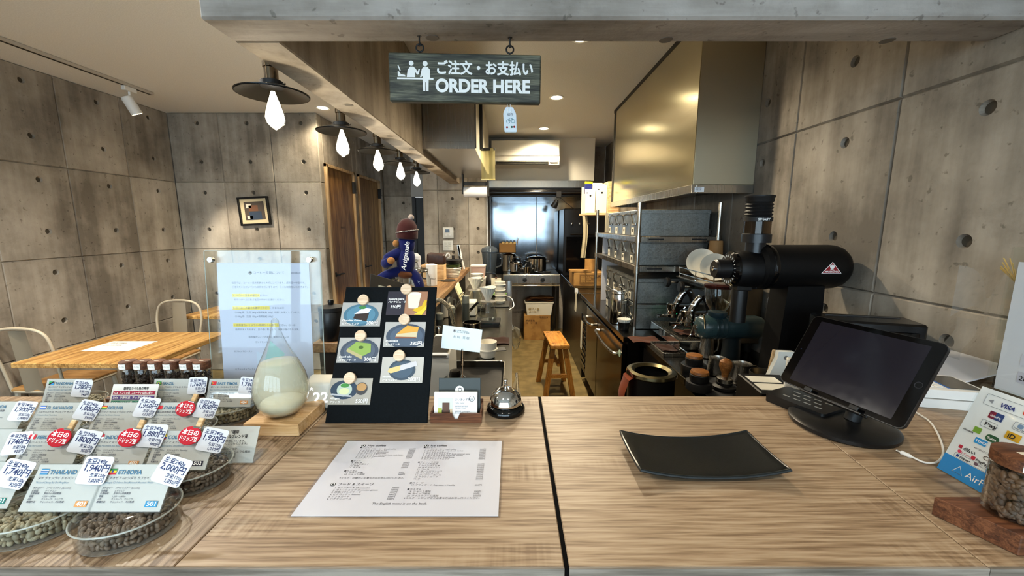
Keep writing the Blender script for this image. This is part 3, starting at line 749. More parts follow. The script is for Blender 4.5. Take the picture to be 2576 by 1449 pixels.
nk = B(); lathe(nk, [(.034, GZ+.05), (.034, 1.435), (.05, 1.435), (.05, 1.465), (.046, 1.468)], 26, (.915, 0, 0)); obj('hopper_neck', nk, flat('14161a', .3), ek)
obj('hopper_glass', lathe(B(), [(.045, 1.468), (.045, 1.512)], 28, (.915, 0, 0), cap=False), pane('smoked_glass', (.5, .42, .34), .03), ek)
obj('hopper_core', lathe(B(), [(.02, 1.468), (.02, 1.512)], 16, (.915, 0, 0)), flat('3a2c1e', .5), ek)
bel = [(.048, 1.512), (.048, 1.528)]
for k in range(5): bel += [(.041, 1.531+k*.012), (.047, 1.537+k*.012)]
bel += [(.047, 1.597), (.05, 1.599), (.05, 1.606), (0, 1.606)]
bl = obj('hopper_bellows', lathe(B(), bel, 32, (.915, 0, 0)), BLACKM, ek, ang=60)
text(bl, 'SIMASY', (.885, -.0492, 1.516), .011, WINK, bold=.03, width=.045)
lg = B(); prism(lg, [(-.036, -.017), (.036, -.017), (0, .024)], -.0012, 0, 'xz')
lo = obj('badge', lg, flat('e8e4e4', .4), ek, (1.145, -.0835, GZ+.002), smooth=False)
lr = B(); prism(lr, [(-.0325, -.0155), (.0325, -.0155), (0, .0215)], -.0016, -.0012, 'xz'); obj('badge_field', lr, flat('8a1420', .4), lo, smooth=False)
cw = B()
for k in range(5):
    a = (k-2)*.32
    prism(cw, [(-.0012+.006*math.sin(a)*.7, -.003), (.0012+.006*math.sin(a)*.7, -.003), (.0016+.016*math.sin(a), .004+.010*math.cos(a)), (-.0016+.016*math.sin(a), .004+.010*math.cos(a))], -.002, -.0016, 'xz')
box(cw, -.0075, .0075, -.002, -.0016, -.005, -.0035)
obj('badge_crown', cw, WINK, lo, smooth=False)['kind'] = 'stuff'
text(lo, 'MAHLKÖNIG', (-.024, -.0021, -.0135), .0085, WINK, bold=.02, width=.048)

sg = thing('small_coffee_grinder', 'dark green bench coffee grinder with clear glass hopper', 'coffee grinder', (0, 1.75, 0))
GREEN = flat('1d2c2e', .3)
obj('motor', lathe(B(), [(0, .905), (.05, .905), (.052, .91), (.052, 1.10), (.046, 1.122), (0, 1.124)], 32, (0, 0, 1.043), axis='x'), GREEN, sg)
fr_ = B(); lathe(fr_, [(0, .835), (.03, .836), (.045, .845), (.053, .86), (.053, .905), (0, .905)], 32, (0, 0, 1.043), axis='x'); obj('burr_case', fr_, flat('26393a', .28), sg)
for x in (.915, .935, .955): obj('cooling_rib', lathe(B(), [(.052, x-.004), (.056, x-.003), (.056, x+.003), (.052, x+.004)], 32, (0, 0, 1.043), axis='x', cap=False), GREEN, sg)
obj('plate_screw', lathe(B(), [(0, .828), (.012, .829), (.012, .838), (0, .838)], 14, (0, 0, 1.043), axis='x'), SS, sg)
obj('lever', tube(B(), [(.85, -.05, 1.05), (.835, -.075, 1.085), (.82, -.09, 1.12)], .004, 8), CHROME, sg)
obj('pedestal', lathe(B(), [(.06, BT+.001), (.062, BT+.012), (.04, BT+.03), (.036, .99), (.04, 1.0)], 24, (1.0, 0, 0)), flat('10181b', .35), sg)
obj('collar', lathe(B(), [(.03, 1.085), (.04, 1.1), (.04, 1.114), (.03, 1.116)], 26, (.925, 0, 0)), flat('16262c', .35), sg)
hop = [(.028, 1.116), (.036, 1.125), (.05, 1.15), (.058, 1.185), (.06, 1.225)]
obj('glass_hopper', lathe(B(), hop, 32, (.925, 0, 0), cap=False), GLASS, sg)
obj('hopper_lid', lathe(B(), [(.061, 1.223), (.063, 1.226), (.063, 1.236), (.03, 1.24), (0, 1.24)], 32, (.925, 0, 0)), pane('brown_lid', (.35, .2, .18), .1, haze=.5, hazecol='3a1c18'), sg)

em = thing('espresso_machine', 'chrome lever espresso machine facing the aisle beside the rack', 'espresso machine')
obj('body', box(B(), 1.02, XR-.02, 1.95, 2.36, BT+.05, 1.19, .006), SSD, em)
obj('back_splash', box(B(), 1.0, 1.02, 1.95, 2.36, .93, 1.16, .003), flat('0c0b0b', .15), em)
for y in (1.99, 2.32):
    for x in (.9, 1.22): obj('foot', cyl(B(), .018, BT+.001, BT+.05, (x, y, 0), 14), BLACKM, em)
dtm = B(); box(dtm, .85, 1.02, 1.95, 2.37, BT+.018, BT+.068, .003); dt = obj('drip_tray', dtm, CHROME, em)
obj('tray_well', box(B(), .858, 1.015, 1.958, 2.362, BT+.0685, BT+.07), flat('1a1612', .4), dt)
for k in range(16): obj('grille_bar', box(B(), .862+k*.0098, .866+k*.0098, 1.965, 2.355, BT+.07, BT+.074), SS, dt)
cg = B()
for z in (1.215, 1.25): tube(cg, [(1.0, 1.95, z), (1.0, 2.36, z), (1.25, 2.36, z)], .003, 6); tube(cg, [(1.0, 1.95, z), (1.25, 1.95, z)], .003, 6)
for p in ((1.0, 1.95), (1.0, 2.36), (1.25, 1.95), (1.0, 2.15)): tube(cg, [(p[0], p[1], 1.19), (p[0], p[1], 1.252)], .003, 6)
obj('cup_rail', cg, CHROME, em)
obj('top_plate', box(B(), .985, XR-.02, 1.94, 2.37, 1.19, 1.2, .003), SS, em)
for k, y in enumerate((2.06, 2.25)):
    g = B(); lathe(g, [(.03, .99), (.036, 1.0), (.036, 1.05), (.03, 1.055)], 24, (.93, y, 0)); box(g, .93, 1.02, y-.025, y+.025, 1.015, 1.045, .006)
    gp = obj('group_head', g, CHROME, em)
    pf = B(); lathe(pf, [(.028, .972), (.034, .975), (.034, .99)], 24, (.93, y, 0)); tube(pf, [(.9, y, .982), (.84, y, .978)], [.007, .011], 10); obj('portafilter', pf, CHROME, gp)
    lv = B(); tube(lv, smooth_path([(.95, y, 1.05), (.965, y-.005, 1.09), (.99, y-.01, 1.13)]), [.02]*6+[.018]*6+[.014], 12); obj('lever_column', lv, CHROME, gp)
    vl = B(); tube(vl, [(1.02, y+.08, 1.16), (.93, y+.08, 1.165)], .006, 8); obj('valve_stem', vl, CHROME, em)
    vk = lathe(B(), [(0, -.012), (.024, -.012), (.03, -.006), (.03, .006), (.024, .012), (0, .012)], 20, (.92, y+.08, 1.165), axis='x'); obj('valve_knob', vk, BLACK, em)
    sw = tube(B(), smooth_path([(.96, y-.09, 1.05), (.93, y-.09, 1.0), (.915, y-.09, .95), (.9, y-.092, .925)]), .005, 8); obj('steam_wand', sw, CHROME, em)
gc = B(); lathe(gc, [(.02, .93), (.024, .94), (.024, 1.02), (.018, 1.03)], 18, (.965, 2.0, 0)); obj('sight_column', gc, CHROME, em)
obj('pilot_lamp', lathe(B(), [(0, .985), (.006, .986), (.006, 1.0)], 12, (0, 2.19, .955), axis='x'), glow('green_pilot', '30ffa0', 1.5), em)
for k, (x, y, rz, lab) in enumerate(((1.08, 2.10, .35, 'white plate leaning on the espresso machine, in front'), (1.07, 2.22, .45, 'large white plate leaning behind the other on the espresso machine'))):
    t = thing('white_plate', lab, 'plate', (x, y, 1.2), (math.radians(68), 0, rz-PI/2+.9), group='plates on the espresso machine')
    R = .075 if k == 0 else .085
    pl_ = lathe(B(), [(0, 0), (R*.6, 0), (R*.68, .004), (R, .014), (R, .017), (R*.66, .008), (R*.58, .004), (0, .004)], 36); obj('dish', pl_, CERAM, t, (0, R+.003, 0)); 
    obj('foot_ring', lathe(B(), [(R*.5, -.004), (R*.53, -.004), (R*.53, 0), (R*.5, 0)], 30, cap=False), CERAM, t, (0, R+.003, 0))
pc = thing('paper_cup_stack', 'upturned kraft paper cups stacked beside the rack', 'cup', (1.19, 2.33, 1.201))
obj('cup', lathe(B(), [(.046, 0), (.048, .004), (.036, .205), (.034, .208), (0, .207)], 28), flat('a1794b', .7), pc)
obj('rim_ring', lathe(B(), [(.044, -.0), (.0475, .003), (.044, .006)], 28, cap=False), flat('b58c5c', .7), pc)
gj = tag(obj('glass_tumbler', lathe(B(), [(.028, 0), (.032, .05), (.031, .05), (.027, .003), (0, .003)], 24, (1.2, 2.02, 1.201)), GLASS), 'small glass tumbler on top of the espresso machine', 'glass')

# hand basket of small things round the grinders (positions on the low bench)
def pitcher(x, y, h, r, lab, hz=BT+.001, m=SS):
    t = thing('milk_pitcher', lab, 'pitcher', (x, y, hz))
    pr = [(r*.8, 0), (r*.98, .004), (r, h*.3), (r*.86, h*.85), (r*.95, h), (r*.92, h), (r*.82, h*.84), (r*.95, h*.3), (r*.9, .008), (0, .008)]
    obj('jug', lathe(B(), pr, 28, cap=False), m, t)
    obj('handle', tube(B(), smooth_path([(r*.85, 0, h*.85), (r*1.5, 0, h*.8), (r*1.55, 0, h*.35), (r*.95, 0, h*.2)]), .004, 8), m, t)
    return t
pitcher(.965, 1.90, .115, .035, 'tall steel milk pitcher under the small grinder')
pitcher(.948, 1.57, .085, .042, 'wide steel milk pitcher in front of the grinders')
pitcher(.90, 1.668, .075, .04, 'low steel pitcher behind the wide one')
ut = thing('utensil_can', 'grey metal can holding wooden tools by the large grinder', 'can', (.925, 1.395, BT+.001))
obj('can', lathe(B(), [(.042, 0), (.044, .003), (.046, .115), (.044, .115), (.042, .005), (0, .005)], 28, cap=False), flat('7d807c', .3, 1.0), ut)
obj('can_handle', tube(B(), smooth_path([(.044, 0, .1), (.07, 0, .09), (.07, 0, .04), (.044, 0, .03)]), .004, 8), SS, ut)
obj('wooden_spatula', box(B(), .005, .02, .005, .012, .01, .2, .003), PALEW, ut, rot=(0, .12, 0))
def tamper(x, y, lab, hz, wood=True):
    t = thing('coffee_tamper', lab, 'tamper', (x, y, hz), group='tampers and levellers on the bench')
    obj('base', lathe(B(), [(.035, 0), (.036, .003), (.036, .026), (.033, .03), (.02, .032), (0, .032)], 30), BLACK, t)
    obj('top_cap', lathe(B(), [(.034, .03), (.035, .033), (.032, .042), (.015, .046), (0, .047)], 30), WALNUT if not wood else wood_cap, t)
    return t
wood_cap = wood('tamper_wood', '4a2a12', '74471f', '946434', axis=0, scale=8, rough=.3)
q = PZ(1747, 893, .94); tamper(q.x, q.y, 'black coffee leveller with wooden cap, farther of two', .9, True)
obj_ = tag(obj('grounds_drum', lathe(B(), [(.05, BT+.001), (.052, BT+.006), (.052, .897), (.05, .899), (0, .899)], 28, (q.x, q.y, 0)), BLACK), 'round black drum under the farther wooden-capped leveller', 'drum')
q = PZ(1760, 940, .92); tamper(q.x, q.y, 'black coffee leveller with wooden cap, nearer of two', BT+.0405, True)
tag(obj('rubber_mat', box(B(), .745, .875, 1.36, 1.62, BT+.001, BT+.005, .002), BLACKM), 'black rubber mat on the bench under the tampers', 'mat')
tag(obj('grounds_drum', lathe(B(), [(.046, BT+.006), (.048, BT+.009), (.048, BT+.038), (0, BT+.04)], 28, (q.x, q.y, 0)), BLACKM), 'flat black drum under the nearer wooden-capped leveller', 'drum')
tm = thing('wood_handled_tamper', 'espresso tamper with round walnut handle in its black holder', 'tamper', (.843, 1.50, BT+.006))
obj('foot', lathe(B(), [(.04, 0), (.045, .004), (.045, .014), (.03, .02), (.03, .03), (0, .03)], 30), BLACK, tm)
obj('steel_disc', lathe(B(), [(.029, .03), (.029, .045), (.015, .05), (0, .05)], 28), SS, tm)
obj('handle', lathe(B(), [(.012, .05), (.013, .065), (.02, .08), (.024, .095), (.022, .112), (.012, .122), (0, .124)], 28), wood_cap, tm)
cl1 = PZ(1605, 848, BT)
def cloth(name, lab, x, y, z, w, d, m, amp=.012, seed=1, rz=0):
    rnd = random.Random(seed); a, b_, c_ = [rnd.uniform(3, 7) for _ in range(3)]
    bm = grid(B(), 14, 10, lambda u, v: ((u-.5)*w, (v-.5)*d + .01*math.sin(u*a*2), .006+amp*(.5+.5*math.sin(u*a+v*b_))*(.3+.7*math.sin(PI*u)*math.sin(PI*v))), .004)
    return tag(obj(name, bm, m, None, (x, y, z), (0, 0, rz)), lab, 'cloth')
TERRA = fabric('brown_cloth', '5f3620')
cloth('folded_cloth', 'folded brown cloth on the worktop edge beside the rack', .75, 2.18, BT, .16, .12, TERRA, seed=3)
cloth('crumpled_cloth', 'brown cloth lying in the drip tray of the espresso machine', .94, 2.06, BT+.075, .12, .11, TERRA, seed=5)
ty = thing('steel_tray', 'shallow steel tray on the bench holding a brown cloth', 'tray', (.815, 2.0, BT+.001))
tb = B(); box(tb, -.06, .06, -.1, .1, 0, .003, .001)
for (a, b_, c_, d) in ((-.06, -.057, -.1, .1), (.057, .06, -.1, .1), (-.06, .06, -.1, -.097), (-.06, .06, .097, .1)): box(tb, a, b_, c_, d, 0, .018)
bmesh.ops.remove_doubles(tb, verts=tb.verts, dist=1e-5); obj('pan', tb, SS, ty); obj('rolled_rim', tube(B(), [(a, b_, .018) for a, b_ in rrect(.122, .202, .012)], .003, 6, closed=True), SS, ty)
cloth('damp_cloth', 'dark brown cloth inside the shallow steel tray', .815, 2.02, BT+.004, .09, .12, fabric('dark_brown_cloth', '3e2214'), seed=8)
kb = thing('knock_bin', 'round black grounds bin with wide brass-toned steel ring', 'bin', (.613, 1.67, 0))
obj('drum', lathe(B(), [(.088, .001), (.092, .01), (.1, .855), (.096, .855), (.088, .02), (0, .02)], 36, cap=False), BLACK, kb)
obj('ring', lathe(B(), [(.072, .85), (.07, .862), (.085, .872), (.104, .868), (.108, .856), (.1, .848)], 44, cap=False), steel('brassy_steel', '6a6248', .25, axis=2), kb)
oc = tag(obj('rust_cloth', grid(B(), 10, 14, lambda u, v: (.508+.01*math.sin(v*7)-.018*v*math.sin(PI*u)-.02*(v > .2), 1.60+.085*u+.012*math.sin(v*5), .878-.16*v), .004), fabric('rust_cloth', '8a3e1c')), 'rust orange cloth draped over the rim of the black bin', 'cloth')
pot = thing('steel_pot', 'polished steel drip kettle with domed lid at the foot of the rack', 'kettle', (.713, 2.60, BT+.001), (0, 0, 1.5))
obj('vessel', lathe(B(), [(.054, 0), (.058, .004), (.058, .02), (.053, .17), (.047, .2), (.046, .2)], 36, cap=True), CHROME, pot)
lid_ = obj('lid', lathe(B(), [(.052, .198), (.053, .204), (.046, .225), (.02, .24), (.012, .242)], 32), CHROME, pot)
obj('knob', lathe(B(), [(.005, .24), (.006, .248), (.011, .254), (.009, .262), (0, .264)], 16), CHROME, lid_)
obj('handle', tube(B(), smooth_path([(.05, 0, .18), (.09, 0, .175), (.095, 0, .09), (.056, 0, .05)]), .006, 8), BLACK, pot)
fc = thing('filter_cup', 'small dark cup of white fluted paper filters beside the drip kettle', 'cup', (.70, 2.42, BT+.001))
obj('cup', lathe(B(), [(.03, 0), (.038, .05), (.035, .05), (.028, .004), (0, .004)], 24, cap=False), BLACK, fc)
flt = B(); K = 40
rr = [[(flt.verts.new(((r+(.003 if k % 2 else 0))*math.cos(2*PI*k/K), (r+(.003 if k % 2 else 0))*math.sin(2*PI*k/K), z))) for k in range(K)] for r, z in ((.02, .03), (.034, .055), (.040, .07))]
for a, b_ in zip(rr, rr[1:]):
    for k in range(K): flt.faces.new([a[k], a[(k+1) % K], b_[(k+1) % K], b_[k]])
obj('paper_filter', flt, flat('e9e6da', .8), fc, smooth=False)
pbx = thing('plastic_bag', 'crumpled clear plastic bag slumped between the grinders and the wall', 'bag', (1.185, 1.645, BT+.001))
rnd = random.Random(4); bg = B(); bmesh.ops.create_icosphere(bg, subdivisions=3, radius=1)
for v in bg.verts:
    n = v.co.copy(); k = 1+.22*math.sin(n.x*7+n.z*4)*math.cos(n.y*6-n.z*5)
    v.co = Vector((n.x*.075*k, n.y*.042*k, .158+n.z*.13*k))
obj('film', bg, pane('bag_film', (.9, .88, .8), .12, haze=.3, hazecol='b5a98c'), pbx, ang=80)
obj('printed_label', box(B(), -.045, .015, -.066, -.064, .1, .14), flat('8a7f68', .7), pbx)
sb = thing('scoop_bottle', 'black-handled scoop stuck in the plastic bag', 'scoop', (1.1, 1.60, 1.18), (0, .4, 0))
obj('bowl', lathe(B(), [(0, -.05), (.02, -.045), (.03, -.02), (.032, .01), (.03, .012)], 20, axis='x'), BLACK, sb, rot=(0, 0, 0)); obj('handle', box(B(), .01, .1, -.01, .01, -.008, .008, .004), BLACK, sb)
# ---------------------------------------------------------------- left bench and ledge things
def Q(px, py, z): return PZ(px, py, z)
def dripper(lab_s, lab_d, x, y, sc, r0, boxw, lab_k):
    k = thing('coffee_scale', lab_k, 'scale', (x, y, BT+.001)); obj('platform', box(B(), -.08, .08, -.07, .07, .012, .03, .004), BLACK, k)
    obj('base', box(B(), -.076, .076, -.066, .066, 0, .012, .002), BLACKM, k); obj('display', box(B(), -.03, .03, -.0705, -.0695, .016, .026), flat('1b2422', .2), k)
    t = thing('glass_server', lab_s, 'coffee server', (x, y, BT+.0315), group='pour-over servers on the bench')
    obj('jug', lathe(B(), [(.045, 0), (.052, .006), (.056, .03), (.05, .07), (.036, .105), (.034, .118), (.036, .12)], 32, cap=False), GLASS, t)
    obj('bottom', lathe(B(), [(0, .001), (.05, .002), (.045, 0)], 32, cap=False), GLASS, t)
    obj('handle', tube(B(), smooth_path([(-.036, .0, .105), (-.07, 0, .1), (-.075, 0, .05), (-.052, 0, .025)]), .004, 8), GLASS, t)
    d = thing('paper_dripper', lab_d, 'dripper', (x, y, BT+.152), group='white pour-over drippers')
    obj('flange', lathe(B(), [(.02, 0), (.05, .002), (.052, .006), (.02, .008)], 32), pane('dripper_glass', (.9, .9, .88), .05, haze=.15, hazecol='e8e4da'), d)
    cone = B(); K = 48
    rr = [[cone.verts.new(((r*(1+(w if j % 2 else -w)))*math.cos(2*PI*j/K), (r*(1+(w if j % 2 else -w)))*math.sin(2*PI*j/K), z+(.004*math.sin(4*PI*j/K) if z > .09 else 0))) for j in range(K)] for r, z, w in ((.014, .008, .02), (.03, .045, .05), (.047, .085, .05), (.054, .098, .02))]
    for a, b_ in zip(rr, rr[1:]):
        for j in range(K): cone.faces.new([a[j], a[(j+1) % K], b_[(j+1) % K], b_[j]])
    obj('paper_cone', cone, flat('e6e0d0', .75), d, smooth=False)
dripper('round glass coffee server on the nearer black scale', 'white paper-lined dripper on the nearer glass server', -.157, 2.556, 1, .05, .1, 'nearer black coffee scale on the steel bench')
dripper('round glass coffee server on the farther black scale', 'white paper-lined dripper on the farther glass server', -.285, 3.02, 1, .05, .1, 'farther black coffee scale on the steel bench')
ps = thing('filter_stand', 'stack of spare white paper filters behind the drippers', 'paper filters', (-.31, 3.5, BT+.001))
for k in range(3): obj('paper_filter', lathe(B(), [(.02, .1+k*.025), (.058, .165+k*.028), (.056, .166+k*.028), (.018, .102+k*.025)], 30, cap=False), flat('e6e0d0', .8), ps)
obj('glass_holder', lathe(B(), [(.035, 0), (.04, .003), (.036, .08), (.03, .12)], 24, cap=False), GLASS, ps)
def bowlcup(name, lab, x, y, z, r, h, group=None):
    t = thing(name, lab, 'cup', (x, y, z), group=group)
    obj('cup', lathe(B(), [(r*.62, 0), (r*.75, .003), (r*.9, h*.3), (r*.93, h*.5), (r*.96, h), (r*.92, h), (r*.88, h*.5), (r*.7, .006), (0, .006)], 32, cap=False), CERAM, t)
    obj('raised_band', lathe(B(), [(r*.93, h*.46), (r*1.04, h*.48), (r*1.04, h*.54), (r*.93, h*.57)], 32, cap=False), CERAM, t)
    return t
for k in range(4):
    bowlcup('stacked_cup', 'off-white cup in the stack of four, %s' % ('lowest', 'second from below', 'third from below', 'topmost')[k], -.098, 3.21, BT+.012+k*.044, .045, .05, 'stack of off-white cups by the drippers')
tag(obj('cup_tray', box(B(), -.17, -.02, 3.1, 3.32, BT+.001, BT+.011, .003), flat('4a4a46', .4, .6)), 'dark metal tray under the stack of cups', 'tray')
bowlcup('ribbed_cup', 'large off-white cup with a raised band, nearest on the bench', -.12, 1.90, BT+.001, .047, .08)
cn = thing('steel_canister', 'open steel canister standing behind the name card', 'canister', (-.217, 2.09, BT+.001))
obj('can', lathe(B(), [(.044, 0), (.046, .003), (.046, .125), (.043, .127), (.043, .01), (0, .01)], 32, cap=False), SSD, cn)
obj('rim', lathe(B(), [(.043, .124), (.048, .126), (.048, .131), (.043, .132)], 32, cap=False), CHROME, cn)
cloth('bench_cloth', 'dark brown cloth crumpled on the bench in front of the scales', -.085, 2.16, BT, .14, .12, fabric('mocha_cloth', '4a3024'), amp=.02, seed=11)
tag(obj('paper_slip', box(B(), -.055, .055, -.03, .03, 0, .002), flat('2a2825', .5), None, (-.09, 2.02, BT+.001), (0, 0, .2)), 'small dark folded card on the bench edge', 'card')
gb = thing('hanging_film', 'crumpled cling film hanging over the bench edge', 'plastic film', (.025, 2.58, .75))
fb = B(); bmesh.ops.create_icosphere(fb, subdivisions=3, radius=1)
for v in fb.verts:
    n = v.co.copy(); k = 1+.25*math.sin(n.x*9+n.z*6)*math.cos(n.y*8-n.z*5); v.co = Vector((n.x*.03*k, n.y*.05*k, n.z*.075*k))
obj('film', fb, pane('film', (.9, .9, .86), .06, haze=.12, hazecol='c9c4b2'), gb, ang=80)
obj('twist', tube(B(), [(-.02, 0, .06), (-.03, 0, .1)], [.012, .004], 8), pane('film_twist', (.9, .9, .86), .06, haze=.2), gb)
wr_ = tag(obj('white_cable', tube(B(), smooth_path([(-.06, 3.2, .93), (-.01, 3.25, .9), (.012, 3.2, .87), (.012, 3.1, .857), (-.02, 3.0, .855)]), .0035, 6), WHITE), 'white cable looping beside the stack of cups', 'cable')
tag(obj('leaf_plate', lathe(B(), [(0, 0), (.05, .002), (.085, .02), (.083, .023), (.05, .006), (0, .005)], 30, (-.13, 3.62, BT+.001)), flat('4d6a2c', .35)), 'green-rimmed plate on the bench before the stove', 'plate')
# containers
def tub(name, lab, x, y, z, w, d, h, m, lidm, cat='container'):
    t = thing(name, lab, cat, (x, y, z)); bm = B(); pts = rrect(w, d, .012)
    lo = [bm.verts.new((a*.88, b_*.88, 0)) for a, b_ in pts]; hi = [bm.verts.new((a, b_, h)) for a, b_ in pts]
    bm.faces.new(lo[::-1]); bm.faces.new(hi)
    for i in range(len(pts)): j = (i+1) % len(pts); bm.faces.new([lo[i], lo[j], hi[j], hi[i]])
    obj('tub', bm, m, t); lb = B(); prism(lb, rrect(w*1.05, d*1.05, .014), h+.0005, h+.012); obj('lid', lb, lidm, t); return t
FROST = pane('frosted_plastic', (.9, .85, .8), .3, haze=.6, hazecol='d8cfc0'); PINKF = pane('pink_plastic', (.9, .8, .76), .3, haze=.6, hazecol='e0bfb0')
LIDM = pane('frosted_lid', (.9, .88, .85), .3, haze=.7, hazecol='e4ded2')
tub('storage_tub', 'frosted plastic tub under the pink one', -.335, 3.95, BT+.001, .14, .14, .12, FROST, LIDM)
tub('storage_tub', 'pinkish plastic tub with frosted lid on top of another', -.335, 3.95, BT+.134, .14, .14, .11, PINKF, LIDM)
cj = thing('card_stand', 'small cream card with a note clipped beside the blender', 'card', (-.16, 3.98, BT+.001))
obj('card', box(B(), -.05, .05, 0, .002, .02, .12), flat('ddd6bc', .7), cj); obj('foot', box(B(), -.03, .03, -.02, .02, 0, .02, .003), BLACKM, cj); obj('clip', box(B(), -.01, .01, -.004, .004, .112, .128, .002), WALNUT, cj)
bd = thing('jug_blender', 'bar blender with clear jug and black base at the end of the bench', 'blender', (-.245, 4.32, BT+.001))
obj('base', lathe(B(), [(.105, 0), (.108, .01), (.095, .07), (.07, .11), (.065, .125), (0, .125)], 28), BLACK, bd)
obj('jug', lathe(B(), [(.06, .13), (.064, .135), (.085, .36), (.083, .36), (.06, .14), (0, .14)], 28, cap=False), pane('smoke_jug', (.55, .6, .64), .05, haze=.12, hazecol='8a96a0'), bd)
obj('lid', lathe(B(), [(.088, .355), (.092, .365), (.08, .4), (.03, .42), (0, .42)], 28), pane('smoke_lid', (.4, .45, .5), .08, haze=.2, hazecol='7c8894'), bd)
obj('blade', lathe(B(), [(.03, .14), (.02, .16), (0, .17)], 12), SS, bd)
obj('jug_handle', tube(B(), smooth_path([(.08, 0, .34), (.13, 0, .33), (.13, 0, .22), (.07, 0, .19)]), .009, 8), flat('2a3036', .2), bd)
# tubes and sticks beside the tap
for k, (px, py, h, r, lab, m) in enumerate(((1172, 806, .17, .025, 'tall dark grey tin with pale lid standing behind the mugs', flat('474a44', .4)), (1137, 822, .125, .022, 'dark grey tea tin nearest the name card', flat('3a3d38', .4)), (1107, 838, .12, .022, 'dark grey tea tin beside the braided hose', flat('43463f', .4)))):
    p = Q(px, py, BT); t = thing('tea_tin', lab, 'tin', (p.x, p.y, BT+.001), group='slim tins by the tap')
    obj('tin', lathe(B(), [(r, 0), (r, h)], 24), m, t); obj('lid', lathe(B(), [(r*1.04, h*.72), (r*1.04, h), (r*.9, h+.004), (0, h+.004)], 24), flat('8c8f84', .35, .3), t)
for k, (px, py, lab) in enumerate(((1120, 790, 'cream mug with a band, nearer of the pair by the tap'), (1127, 772, 'cream mug standing behind the other by the tap'))):
    p = Q(px, py, BT+.02); t = thing('cream_mug', lab, 'mug', (p.x, p.y, BT+.001), group='cream mugs by the tap')
    obj('mug', lathe(B(), [(.034, 0), (.038, .003), (.038, .1), (.035, .1), (.034, .006), (0, .006)], 28, cap=False), CERAM, t)
    obj('handle', tube(B(), smooth_path([(.036, 0, .08), (.06, 0, .075), (.06, 0, .035), (.037, 0, .025)]), .005, 8), CERAM, t)
whk = thing('wire_whisk', 'thin wire whisk leaning out of the mugs', 'whisk', (-.385, 2.62, .94), (.35, .5, 0))
for k in range(4): obj('wire', tube(B(), smooth_path([(0, 0, 0), (.018*math.cos(k*PI/4), .018*math.sin(k*PI/4), .1), (0, 0, .15), (-.018*math.cos(k*PI/4), -.018*math.sin(k*PI/4), .1), (0, 0, .002)], 5), .0012, 5), CHROME, whk)
obj('grip', tube(B(), [(0, 0, -.05), (0, 0, .01)], .005, 8), CHROME, whk)
nb = tag(obj('note_pad', box(B(), -.012, 0, -.16, .1, 0, .2, .002), flat('ddd3a4', .7), None, (-.352, 3.05, BT+.012), (.0, -.35, .06)), 'pale yellow clipboard leaning against the ledge', 'clipboard')
bh_ = thing('black_handle_knife', 'black-handled knife leaning by the pale clipboard', 'knife', (-.33, 2.75, BT+.02), (.5, .75, 0))
obj('handle', box(B(), -.01, .01, -.007, .007, .07, .17, .004), BLACK, bh_); obj('blade', prism(B(), [(-.01, 0), (.008, -.03), (.01, .07), (-.01, .07)], -.001, .001, 'xz'), SS, bh_)
wbx = tag(obj('white_bin', box(B(), -.05, .05, -.07, .07, 0, .1, .006), flat('d6d2c2', .4), None, (-.31, 2.86, BT+.001)), 'small white plastic box beside the nearer scale', 'box')
hose = thing('braided_hose_tap', 'dark tap with a braided steel hose arching behind the menu board', 'tap', (-.36, 1.98, BT+.001))
obj('hose', tube(B(), smooth_path([(-.02, .02, .0), (-.05, .02, .2), (-.02, .01, .27), (.035, 0, .24), (.06, 0, .16), (.062, 0, .1)], 6), .011, 10), speck('braid', '2a2622', '8d8062', 260, .4), hose)
obj('spray_head', lathe(B(), [(.013, .04), (.016, .05), (.014, .11), (.011, .115)], 18, (.062, 0, 0)), BLACK, hose)
obj('tap_body', lathe(B(), [(.025, 0), (.025, .01), (.016, .02), (.016, .12), (.012, .13), (0, .13)], 20, (-.02, .02, 0)), CHROME, hose)
wa = thing('white_water_filter', 'white appliance with dark sloping top beside the menu board', 'appliance', (PZ(1098, 990, BT).x+.02, 1.50, BT+.001))
wbm = B(); prism(wbm, [(-.1, 0), (.1, 0), (.1, .2), (-.1, .17)], -.042, .042, 'yz'); obj('case', wbm, flat('d9d8d0', .35), wa, ang=20)
obj('dark_top', box(B(), -.038, .038, -.09, .09, .188, .194, .003), flat('26241f', .25), wa, rot=(.149, 0, 0)); 
obj('front_lip', box(B(), -.045, .045, -.108, -.09, .165, .185, .005), WHITE, wa)
cst = thing('coil_strainer', 'bar strainer with coiled spring rim on the bench by the sink', 'strainer', (PZ(1145, 955, .95).x, PZ(1145, 955, .95).y, .95))
obj('plate', lathe(B(), [(0, 0), (.03, .001), (.032, .004), (0, .004)], 26), SS, cst)
coil = B(); tube(coil, [((.036+.005*math.cos(i*.9))*math.cos(i*2*PI/300), (.036+.005*math.cos(i*.9))*math.sin(i*2*PI/300), .003+.005*math.sin(i*.9)) for i in range(300)], .0011, 5); obj('spring', coil, CHROME, cst)
obj('handle', box(B(), .04, .07, -.007, .007, .0, .003, .001), SS, cst)
obj('standing_cup', lathe(B(), [(.02, .004), (.022, .02), (.018, .035), (0, .036)], 20), flat('3a3835', .2, .8), cst)
tag(obj('steel_beaker', lathe(B(), [(.035, BT+.001), (.038, BT+.006), (.038, .94), (.034, .945)], 24, (cst.location.x, cst.location.y, 0), cap=True), SSD), 'steel beaker holding the coiled strainer by the sink', 'beaker')
tw = thing('cream_towel', 'cream towel hanging over the front of the bench beside the bell', 'towel')
obj('towel', grid(B(), 8, 12, lambda u, v: (.008+.03*math.sin(PI*min(1, v*1.6))+.006*math.sin(u*9), 1.3+.3*u, .88-.42*v), .012), fabric('cream_towel', 'cdbf9a'), tw)
